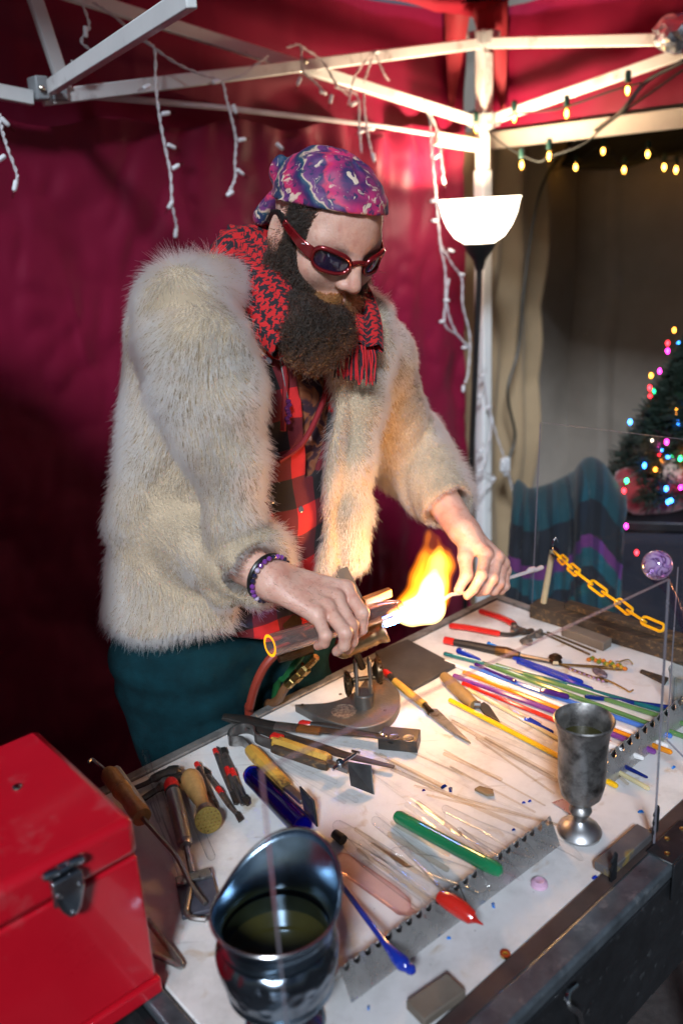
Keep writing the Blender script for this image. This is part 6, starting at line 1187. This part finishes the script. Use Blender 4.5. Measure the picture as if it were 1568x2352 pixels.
grip(r5(570, 285), r5(1010, 432), .0105, wood_y); grip(r5(395, 355), r5(672, 650), .0115, wood_y); grip(r5(565, 268), r5(640, 290), .0112, redp, 'red_end')
grip(r5(575, 350), r5(1000, 495), .0085, wood_d, 'dark_grip', .012)
sq_ = MB(); sq(sq_, Q(r5(990, 460), .014), Q(r5(1170, 522), .016), .010, .007); sq(sq_, Q(r5(672, 645), .012), Q(r5(812, 765), .014), .011, .007); sq_.build('shank', stl, t, bevel=.001)
pz = lambda x, y, z: P(*r5(x, y), TZ + z)
quad3([pz(1155, 452, .036), pz(1342, 482, .036), pz(1366, 712, .003), pz(1182, 640, .003)], .003, mat('paddle_dark', (.075, .075, .075), .25, metal=.6, var=.5, vscale=25), 'paddle', t)
quad3([pz(782, 645, .036), pz(892, 760, .036), pz(920, 965, .003), pz(825, 850, .003)], .003, MATS['paddle_dark'], 'paddle', t)
bo = MB(); bo.tube([Q(r5(1040, 515), .020), Q(r5(1215, 392), .026)], .0030, n=8); bo.tube([Q(r5(1190, 370), .028), Q(r5(1250, 385), .028)], .0026, n=6); bo.lathe([(.0, -.004), (.007, -.003), (.007, .003), (0, .004)], o=Q(r5(1100, 465), .024), ax=nrm(Q(r5(1215, 392), .026) - Q(r5(1040, 515), .020)), n=6); bo.build('wing_bolt', chrome, t)
# cobalt glass bottle
A, B = Q(r5(425, 570), .017), Q(r5(800, 960), .017); ax_ = nrm(B - A); MB().lathe([(0, -.016), (.008, -.015), (.0135, -.010), (.016, 0), (.016, np.linalg.norm(B - A)), (.0135, np.linalg.norm(B - A)), (.0135, 0), (.010, -.008), (0, -.011)], o=A, ax=ax_, n=28).build('glass_tube', clear_glass('cobalt_clear', (.10, .14, .72), (.02, .03, .35), gloss=1.4), None, at=A, label='cobalt blue glass tube with rounded end behind the vase lip', cat='glass tube')
# five small steel picks
def pick(pts, ws, label, red, tip):
    t = tool('steel_pick', label, 'pick', Q(pts[0])); m = MB(); k = len(pts); pp = bez([Q(p, .006) for p in pts], 5); m.tube(pp, list(np.interp(np.linspace(0, 1, len(pp)), np.linspace(0, 1, k), ws)), n=8, flat=.8); m.build('shaft', stl, t)
    for a, b, r in red: m = MB(); m.tube([Q(a, .0065), Q(b, .0065)], r, n=8); m.build('red_band', redp, t)
    for poly in tip: flat(poly, .003, .006, dsteel, 'blade', t)
pick([r4(1205, 280), r4(1265, 440), r4(1330, 610), r4(1345, 640)], [.0036, .0042, .0028, .0024], 'leftmost of three steel picks lying together, ending in a spatula', [(r4(1203, 268), r4(1216, 300), .0045)], [[r4(1325, 640), r4(1375, 625), r4(1420, 740), r4(1400, 765), r4(1370, 760)]])
pick([r4(1222, 240), r4(1255, 310), r4(1325, 465), r4(1400, 650), r4(1445, 760)], [.0015, .0026, .0042, .0028, .0022], 'middle one of three steel picks with a red band', [(r4(1310, 430), r4(1335, 490), .0046)], [])
pick([r4(1290, 300), r4(1345, 430), r4(1380, 510), r4(1460, 680)], [.0032, .0042, .0040, .0024], 'rightmost of three steel picks, ending in a dark spoon', [(r4(1355, 445), r4(1378, 505), .0046)], [[r4(1252, 258), r4(1300, 250), r4(1320, 300), r4(1275, 318)], [r4(1440, 700), r4(1480, 670), r4(1515, 710), r4(1515, 755), r4(1490, 775), r4(1455, 750)]])
pick([r4(1045, 400), r4(1085, 490), r4(1150, 640), r4(1190, 710)], [.0038, .0040, .0036, .0024], 'steel pick with red tip next to the stamp', [(r4(1040, 390), r4(1055, 420), .0046)], [[r4(1180, 710), r4(1205, 705), r4(1230, 760), r4(1232, 802), r4(1205, 770)]])
pick([r4(1140, 490), r4(1240, 630), r4(1320, 750), r4(1390, 840)], [.0026, .0044, .0038, .0024], 'steel pick with chisel end and arrow end near the stamp', [(r4(1230, 610), r4(1262, 655), .0047)], [[r4(1100, 420), r4(1160, 465), r4(1165, 500), r4(1115, 480)], [r4(1370, 840), r4(1415, 825), r4(1458, 890), r4(1415, 922)]])
# waffle stamp
t = tool('waffle_stamp', 'wooden handled brass stamp with dotted round face', 'stamp', Q(r4(1060, 700)))
A = Q(r4(1000, 545), .020); B = Q(r4(1115, 800), .017); ax_ = nrm(B - A); L = np.linalg.norm(B - A); MB().lathe([(0, -.020), (.010, -.018), (.0155, -.008), (.0165, .004), (.0145, L * .35), (.0095, L * .75), (.0105, L * .92), (.012, L)], o=A, ax=ax_, n=20).build('handle', wood_h, t); MB().lathe([(.0125, L), (.013, L + .004), (.0115, L + .008), (.012, L + .012)], o=A, ax=ax_, n=20).build('ferrule', stl, t)
fc = Q(r4(1145, 895), .019); fn = nrm(nrm(CAM - fc) * .8 + ax_ * .75); MB().lathe([(.009, -.012), (.0185, -.004), (.0185, 0), (0, .0005)], o=fc, ax=fn, n=28).build('stamp_face', mat('stamp_brass', (.52, .40, .12), .34, metal=.9, var=.2), t)
ea = nrm(np.cross(fn, ZZ)); eb = np.cross(fn, ea)
for i in range(-3, 4):
    for j in range(-3, 4):
        x, y = (i + .5 * (j % 2)) * .0056, j * .0049
        if math.hypot(x, y) < .0165: MB().lathe([(.0017, 0), (.0012, .0012), (0, .0015)], o=fc + ea * x + eb * y + fn * .0003, ax=fn, n=6).build('stud', brass_b, t)
# graphite paddle with chrome handle
t = tool('graphite_paddle', 'graphite paddle with grey metal handle and red cap left of the vase', 'paddle', Q(r4(880, 900)))
A, B = Q(r4(830, 640), .022), Q(r4(938, 1105), .018); ax_ = nrm(B - A); L = np.linalg.norm(B - A); MB().lathe([(.0085, 0), (.0105, .002), (.0112, L * .5), (.0105, L * .97), (.008, L), (.0075, L + .004), (0, L + .004)], o=A, ax=ax_, n=18).build('handle', mat('grey_alloy', (.35, .35, .36), .35, metal=.8, var=.2), t)
MB().lathe([(0, -.026), (.009, -.024), (.0115, -.016), (.0115, -.004), (.009, -.003)], o=A, ax=ax_, n=18).build('cap', redp, t); MB().lathe([(.010, -.003), (.0112, -.002), (.0112, .002), (.009, .003)], o=A, ax=ax_, n=18).build('black_ring', blk2, t)
MB().tube([Q(r4(945, 1120), .016), Q(r4(998, 1365), .012)], .0040, n=8).build('rod', stl, t)
flat([r4(850, 1425), r4(1150, 1338), r4(1182, 1405), r4(872, 1490)], .008, .013, stl, 'bracket', t); flat([r4(855, 1440), r4(1170, 1352), r4(1255, 1700), r4(915, 1790)], .001, .0078, mat('graphite_blue', (.075, .075, .10), .4, metal=.2, var=.3, vscale=30), 'paddle_plate', t)
for c in ((930, 1440), (1093, 1392)): MB((P(*r4(*c), TZ + .013), UU, VV, ZZ)).lathe([(.005, 0), (.004, .0025), (0, .003)], n=12).build('bolt', stl, t)
# wooden handled hook
t = tool('hook_tool', 'bent steel hook with turned wooden handle beside the red toolbox', 'hook', Q(r4(400, 680)))
A, B = Q(r4(262, 480), .050), Q(r4(555, 868), .040); ax_ = nrm(B - A); L = np.linalg.norm(B - A); MB().lathe([(0, -.006), (.010, -.005), (.0135, .003), (.013, L * .3), (.0125, L * .36), (.0137, L * .38), (.0125, L * .40), (.0137, L * .42), (.0125, L * .45), (.011, L * .6), (.0125, L * .8), (.0142, L * .92), (.0135, L), (0, L + .002)], o=A, ax=ax_, n=20).build('handle', wood_h, t)
MB().tube(bez([B, Q(r4(700, 1030), .032), Q(r4(860, 1215), .022), Q(r4(940, 1370), .016), Q(r4(1010, 1500), .014), Q(r4(1115, 1640), .012)], 6), .0032, n=8).build('shank', stl, t); MB().tube(bez([A - ax_ * .004, Q(r4(150, 380), .058), Q(r4(110, 352), .06), Q(r4(80, 375), .06)], 5), .0026, n=8).build('loop', stl, t)
m = MB().tube(bez([Q(r4(985, 1500), .014), Q(r4(955, 1650), .012), Q(r4(950, 1720), .012), Q(r4(1000, 1765), .012), Q(r4(1120, 1780), .012)], 5), .0034, n=8); m.build('bent_wire', stl, None, label='bent steel wire lying over the graphite paddle plate', cat='wire', at=Q(r4(985, 1500)))
def r9(x, y): return (.3125 * x, 1616.7 + .3125 * y)
MB().tube(bez([Q(r9(1085, 1590), .010), Q(r9(1200, 1740), .008), Q(r9(1325, 1905), .005), Q(r9(1320, 1925), .004), Q(r9(1220, 1880), .005), Q(r9(1090, 1825), .012)], 6), .0036, n=8).build('wire_stand', stl, None, label='angled steel wire stand sticking out beside the toolbox', cat='wire stand', at=Q(r9(1085, 1590)))
for k, (pts, r, lb) in enumerate((([r4(582, 295), r4(620, 450), r4(720, 690), r4(800, 950), r4(892, 1205)], .0055, 'longest upright clear glass tube among the tools by the toolbox'), ([r4(655, 750), r4(740, 950), r4(840, 1180), r4(905, 1390)], .0042, 'clear glass rod lying under the hook shank'), ([r4(905, 590), r4(980, 760), r4(1060, 960), r4(1170, 1215)], .0058, 'clear glass rod between paddle handle and brass stamp'), ([r4(625, 640), r4(650, 760), r4(700, 900)], .0030, 'short clear rod crossing the dark pliers'))):
    n_ = len(pts); on_rest(pts, [r] * n_, [.045 - .035 * i / (n_ - 1) if k == 0 else r + .002 for i in range(n_)], CL, lb)
rod(r4(330, 445), r4(575, 790), .0065, gcol('frosted_rod', (.52, .55, .56), .3), 'frosted grey glass rod behind the hook handle', za=.030, zb=.012)
t = tool('dark_pliers', 'dark steel pliers lying among the glass rods by the toolbox', 'pliers', Q(r4(700, 560)))
MB().tube(bez([Q(r4(480, 610), .010), Q(r4(600, 560), .012), Q(r4(720, 490), .014), Q(r4(830, 455), .014), Q(r4(905, 460), .012)], 4), [.005] * 6 + [.009] * 5 + [.012] * 4 + [.006, .004], n=8, flat=.6).build('jaw', dsteel, t); MB().tube(bez([Q(r4(540, 720), .010), Q(r4(660, 640), .012), Q(r4(780, 570), .014), Q(r4(890, 520), .012), Q(r4(915, 490), .012)], 4), [.006] * 6 + [.009] * 5 + [.010] * 4 + [.006, .004], n=8, flat=.6).build('jaw', dsteel, t); MB((Q(r4(760, 555), .018), UU, VV, ZZ)).lathe([(.008, 0), (.007, .004), (0, .005)], n=14).build('rivet', stl, t)
# ---------------------------------------------------------------- red toolbox
tb0, tv0, tv1, tz1 = .310, .712, .945, 1.132
tbx = thing('toolbox', 'glossy red metal toolbox with chrome latch at the left edge', 'toolbox', W(tb0 - .2, tv0, TZ))
boxred = mat('box_red', (.54, .006, .018), .30, var=.08, vscale=9, coat=.5, wear=((.50, .05, .06), .2, 16), bump=.03, bscale=60)
def rbox(u0_, u1_, v0_, v1_, z0, z1, name, bev, m=boxred): return MB(BF).box(((u0_ + u1_) / 2, (v0_ + v1_) / 2, (z0 + z1) / 2), (u1_ - u0_, v1_ - v0_, z1 - z0)).build(name, m, tbx, bevel=bev)
zs = 1.085
bxo = rbox(tb0 - .46, tb0, tv0, tv1, TZ + .022, zs - .001, 'box_body', .004); lid = rbox(tb0 - .462, tb0 + .002, tv0 - .003, tv1 + .002, zs, tz1, 'lid', .010); rbox(tb0 - .46, tb0 + .003, tv0 - .004, tv1, TZ + .001, TZ + .0215, 'base_skirt', .003)
for q in ((40, 1808), ): MB((P(*q, tz1 + .0005), UU, VV, ZZ)).lathe([(.0055, 0), (.005, .0015), (.003, .0025), (0, .003)], n=14).build('rivet', chrome, tbx)
LF = (PV(150, 2035, tv0 - .004), UU, -VV, ZZ)   # latch on the front face
lt = MB(LF); lt.box((0, .002, .006), (.030, .004, .046)); lt.build('latch_plate', chrome, tbx, bevel=.002)
lt = MB(LF); lt.tube([(-.017, .006, .026), (-.008, .006, .026)], .005, n=12, roundcap=True); lt.tube([(.008, .006, .026), (.017, .006, .026)], .005, n=12, roundcap=True); lt.tube([(-.007, .005, .024), (.007, .005, .024)], .0035, n=10); lt.build('latch_barrel', chrome, tbx)
lt = MB((LF[0] - ZZ * .0 + LF[2] * .005, LF[1], LF[3], LF[2])); lt.prism([(-.015, .018), (.015, .018), (.016, -.002), (.009, -.022), (.004, -.030), (-.004, -.030), (-.010, -.020), (-.016, -.002)], 0, .006); lt.build('latch_lever', chrome, tbx, bevel=.002)
for dx, dz in ((-.011, .002), (.011, .002), (0, -.024)): MB(LF).lathe([(.0032, .011), (.0028, .013), (0, .014)], o=(dx, 0, dz), ax=(0, 1, 0), n=12).build('latch_rivet', chrome, tbx)

# ---------------------------------------------------------------- hammered vase and pewter goblet
def hammered(name, c, rough, sc_, st, var=.35):
    m, t, N, L = _tree(name); out = N.new('ShaderNodeOutputMaterial'); b = N.new('ShaderNodeBsdfPrincipled'); L.new(b.outputs[0], out.inputs[0]); tc = N.new('ShaderNodeTexCoord'); v = nd(t, 'ShaderNodeTexVoronoi', i_Scale=sc_); v.feature = 'SMOOTH_F1'; L.new(tc.outputs['Object'], v.inputs[0])
    n1 = nd(t, 'ShaderNodeTexNoise', i_Scale=22., i_Detail=5.); L.new(tc.outputs['Object'], n1.inputs[0]); c = np.array(c); r = ramp(t, n1.outputs[0], [(.3, tuple(c * (1 - var))), (.7, tuple(c * (1 + var)))]); L.new(r.outputs[0], b.inputs['Base Color']); mr = nd(t, 'ShaderNodeMapRange', i_3=max(.03, rough - .08), i_4=rough + .12); L.new(n1.outputs[0], mr.inputs[0]); L.new(mr.outputs[0], b.inputs['Roughness'])
    b.inputs['Metallic'].default_value = 1.; 
    if st: bp = nd(t, 'ShaderNodeBump', i_Strength=st, i_Distance=.004); L.new(v.outputs['Distance'], bp.inputs['Height']); L.new(bp.outputs[0], b.inputs['Normal'])
    return m
VB = P(655, 2352); vs_ = thing('vase', 'hammered dark metal vase with a wide flared lip, full of water', 'vase', VB)
ham = hammered('hammered_metal', (.17, .21, .26), .2, 70., .8, .55); smm = hammered('polished_metal', (.22, .31, .40), .2, 70., 0, .5)
MB((VB, UU, VV, ZZ)).lathe([(0, .0005), (.040, .0005), (.042, .004), (.038, .010), (.028, .014), (.024, .020), (.026, .024)], n=40).build('foot', smm, vs_)
MB((VB, UU, VV, ZZ)).lathe([(.022, .022), (.036, .030), (.048, .048), (.057, .072), (.0618, .095), (.0625, .106), (.0605, .115), (.0565, .120)], n=56, caps=False).build('body', ham, vs_)
lipd = nrm(np.array([.45, .9, 0])) 
def vr(a, f):
    """neck and lip: f 0 at the shoulder, 1 at the rim"""
    d = np.array([math.cos(a), math.sin(a), 0]); c = max(0, float(d @ lipd)); r = .0562 - .0060 * math.sin(f * 2.2) * (1 - f) * 1.6 + f * (.006 + .015 * c ** 1.5) ; z = .120 + f * (.030 + .034 * c ** 2 + .004 * abs(float(d @ lipd)));  return VB + d * r + ZZ * z
n_ = 64; mv = MB()
for j in range(9): mv.v += [vr(2 * math.pi * k / n_, j / 8) for k in range(n_)]
for j in range(8): mv.f += [(j * n_ + k, j * n_ + (k + 1) % n_, (j + 1) * n_ + (k + 1) % n_, (j + 1) * n_ + k) for k in range(n_)]
mv.build('neck', smm, vs_, solid=.0022)
mr_ = MB().tube([vr(2 * math.pi * k / n_, 1.0) for k in range(n_)], .0018, n=8, closed=True); mr_.build('rim', mat('bright_rim', (.55, .55, .56), .2, metal=1), vs_)
MB((VB, UU, VV, ZZ)).lathe([(.0555, .060), (.0535, .119), (.0530, .119)], n=48, caps=False).build('inner_wall', smm, vs_)
MB((VB, UU, VV, ZZ)).lathe([(0, .098), (.0552, .098)], n=48, caps=False).build('water', mat('dark_water', (.05, .045, .012), .03, spec=.6, var=.2), vs_)
GB = P(1330, 1912); go = thing('goblet', 'tarnished pewter goblet of water standing among the glass rods', 'goblet', GB)
pew = mat('pewter', (.30, .29, .275), .42, metal=.9, var=.5, vscale=45, wear=((.07, .065, .06), .45, 38), bump=.25, bscale=120, detail=6.); pw2 = hammered('pewter_worn', (.45, .45, .45), .38, 40., 0, .3)
MB((GB, UU, VV, ZZ)).lathe([(0, .0005), (.0285, .0005), (.029, .004), (.026, .009), (.018, .014), (.012, .018), (.009, .022)], n=36).build('foot', pw2, go)
MB((GB, UU, VV, ZZ)).lathe([(.009, .022), (.0085, .028), (.0125, .031), (.0150, .037), (.0125, .043), (.0085, .046), (.010, .050)], n=28, caps=False).build('stem', pew, go)
MB((GB, UU, VV, ZZ)).lathe([(.008, .048), (.018, .052), (.026, .062), (.0300, .080), (.0312, .110), (.0315, .140), (.0330, .158), (.0370, .170), (.0385, .174), (.0370, .1755), (.0340, .170), (.0300, .158), (.0285, .140)], n=48, caps=False).build('cup', pew, go)
MB((GB, UU, VV, ZZ)).lathe([(0, .146), (.0290, .146)], n=40, caps=False).build('water', MATS['dark_water'], go)

# ---------------------------------------------------------------- marble on a glass stem, chain, stick, tumbler
pm = None
def swirl():
    m, t, N, L = _tree('amethyst_marble'); out = N.new('ShaderNodeOutputMaterial'); b = N.new('ShaderNodeBsdfPrincipled'); L.new(b.outputs[0], out.inputs[0]); tc = N.new('ShaderNodeTexCoord'); n1 = nd(t, 'ShaderNodeTexNoise', i_Scale=55., i_Detail=2., i_Distortion=1.5); L.new(tc.outputs['Object'], n1.inputs[0]); r = ramp(t, n1.outputs[0], [(.40, (.74, .52, .85)), (.50, (.45, .22, .62)), (.56, (.08, .03, .14)), (.62, (.66, .42, .80))]); L.new(r.outputs[0], b.inputs['Base Color'])
    b.inputs['Roughness'].default_value = .04; b.inputs['Transmission Weight'].default_value = .55; b.inputs['IOR'].default_value = 1.5; b.inputs['Coat Weight'].default_value = 1.; return m
MC = PD(1508, 1298, 1.09); mb_ = thing('marble_punty', 'purple glass marble on a clear rod leaning over the right front corner', 'marble', MC)
MB((MC, UU, VV, ZZ)).lathe([(.0188 * math.sin(q), -.0188 * math.cos(q)) for q in np.linspace(0.001, math.pi - .001, 24)], n=32, caps=False).build('marble', swirl(), mb_)
MB().tube([MC - ZZ * .014 + UU * .004, PD(1530, 1345, 1.08), PD(1545, 1372, 1.07), PD(1575, 1450, 1.04), PD(1610, 1540, 1.0)], [.012, .007, .0055, .005, .005], n=12).build('stem', clear_glass('lilac_clear', (.92, .85, .94), (.62, .5, .66)), mb_)
ST0 = P(1247, 1384, TZ + .032); ST1 = PD(1268, 1266, dep(ST0) - .04)
MB().tube([ST0, ST1], [.0065, .006], n=10).build('wooden_stick', wood_p, None, label='pale wooden stick standing on the charred timber with the chain', cat='stick', at=ST0)
chn = thing('plastic_chain', 'yellow plastic chain hanging from the wooden stick to the bench', 'chain', ST1)
yel = mat('yellow_plastic', (.80, .40, .003), .35, var=.08, coat=.2); whl = clear_glass('white_link', (.75, .78, .82), (.6, .62, .66), gloss=2.)
cp = [PD(1266, 1262, dep(ST1)), PD(1318, 1310, 1.58), PD(1370, 1350, 1.54), PD(1420, 1385, 1.50), PD(1465, 1418, 1.46), PD(1518, 1442, 1.43)]
pth = np.array(bez(cp, 12)); sl_ = np.concatenate([[0], np.cumsum(np.linalg.norm(np.diff(pth, axis=0), axis=1))]); NL = 11; Lk = sl_[-1] / NL
for k in range(NL):
    c = np.array([np.interp((k + .5) * Lk, sl_, pth[:, i]) for i in range(3)]); c2 = np.array([np.interp((k + .52) * Lk, sl_, pth[:, i]) for i in range(3)]); tdir = nrm(c2 - c); side = nrm(np.cross(tdir, CAM - c)); nn_ = np.cross(side, tdir); ww = side if k % 2 == 0 else nn_
    h_ = Lk * .62; wv = .0068; loop = [c + tdir * (math.copysign(h_ - wv, math.cos(q)) + wv * math.cos(q)) + ww * wv * math.sin(q) for q in np.linspace(0, 2 * math.pi, 21)[:-1]]
    MB().tube(loop, .0027, n=8, closed=True).build('link', whl if k == 0 else yel, chn)
MB().tube(bez([ST1 - ZZ * .004, ST1 + ZZ * .012, PD(1270, 1242, dep(ST1)), PD(1276, 1236, dep(ST1)), PD(1280, 1246, dep(ST1))], 5), .0016, n=6).build('hook', chrome, chn)
tg = P(1575, 1640); MB((tg, UU, VV, ZZ)).lathe([(.024, .001), (.031, .075), (.0325, .078), (.030, .076), (.0225, .005), (0, .004)], n=32).build('tumbler', clear_glass('tumbler_glass', (.8, .86, .88), (.45, .5, .52), gloss=1.5), None, label='clear tumbler at the right edge behind the shield', cat='tumbler', at=tg)
f = frame(P(*r7(280, 390)), P(*r7(380, 440))); MB(f).prism([(0, 0), (.035, -.006), (.038, .012), (.006, .016)], .001, .0022).build('metal_scrap', sheet, None, label='bent metal scrap lying behind the goblet foot', cat='scrap', at=f[0])
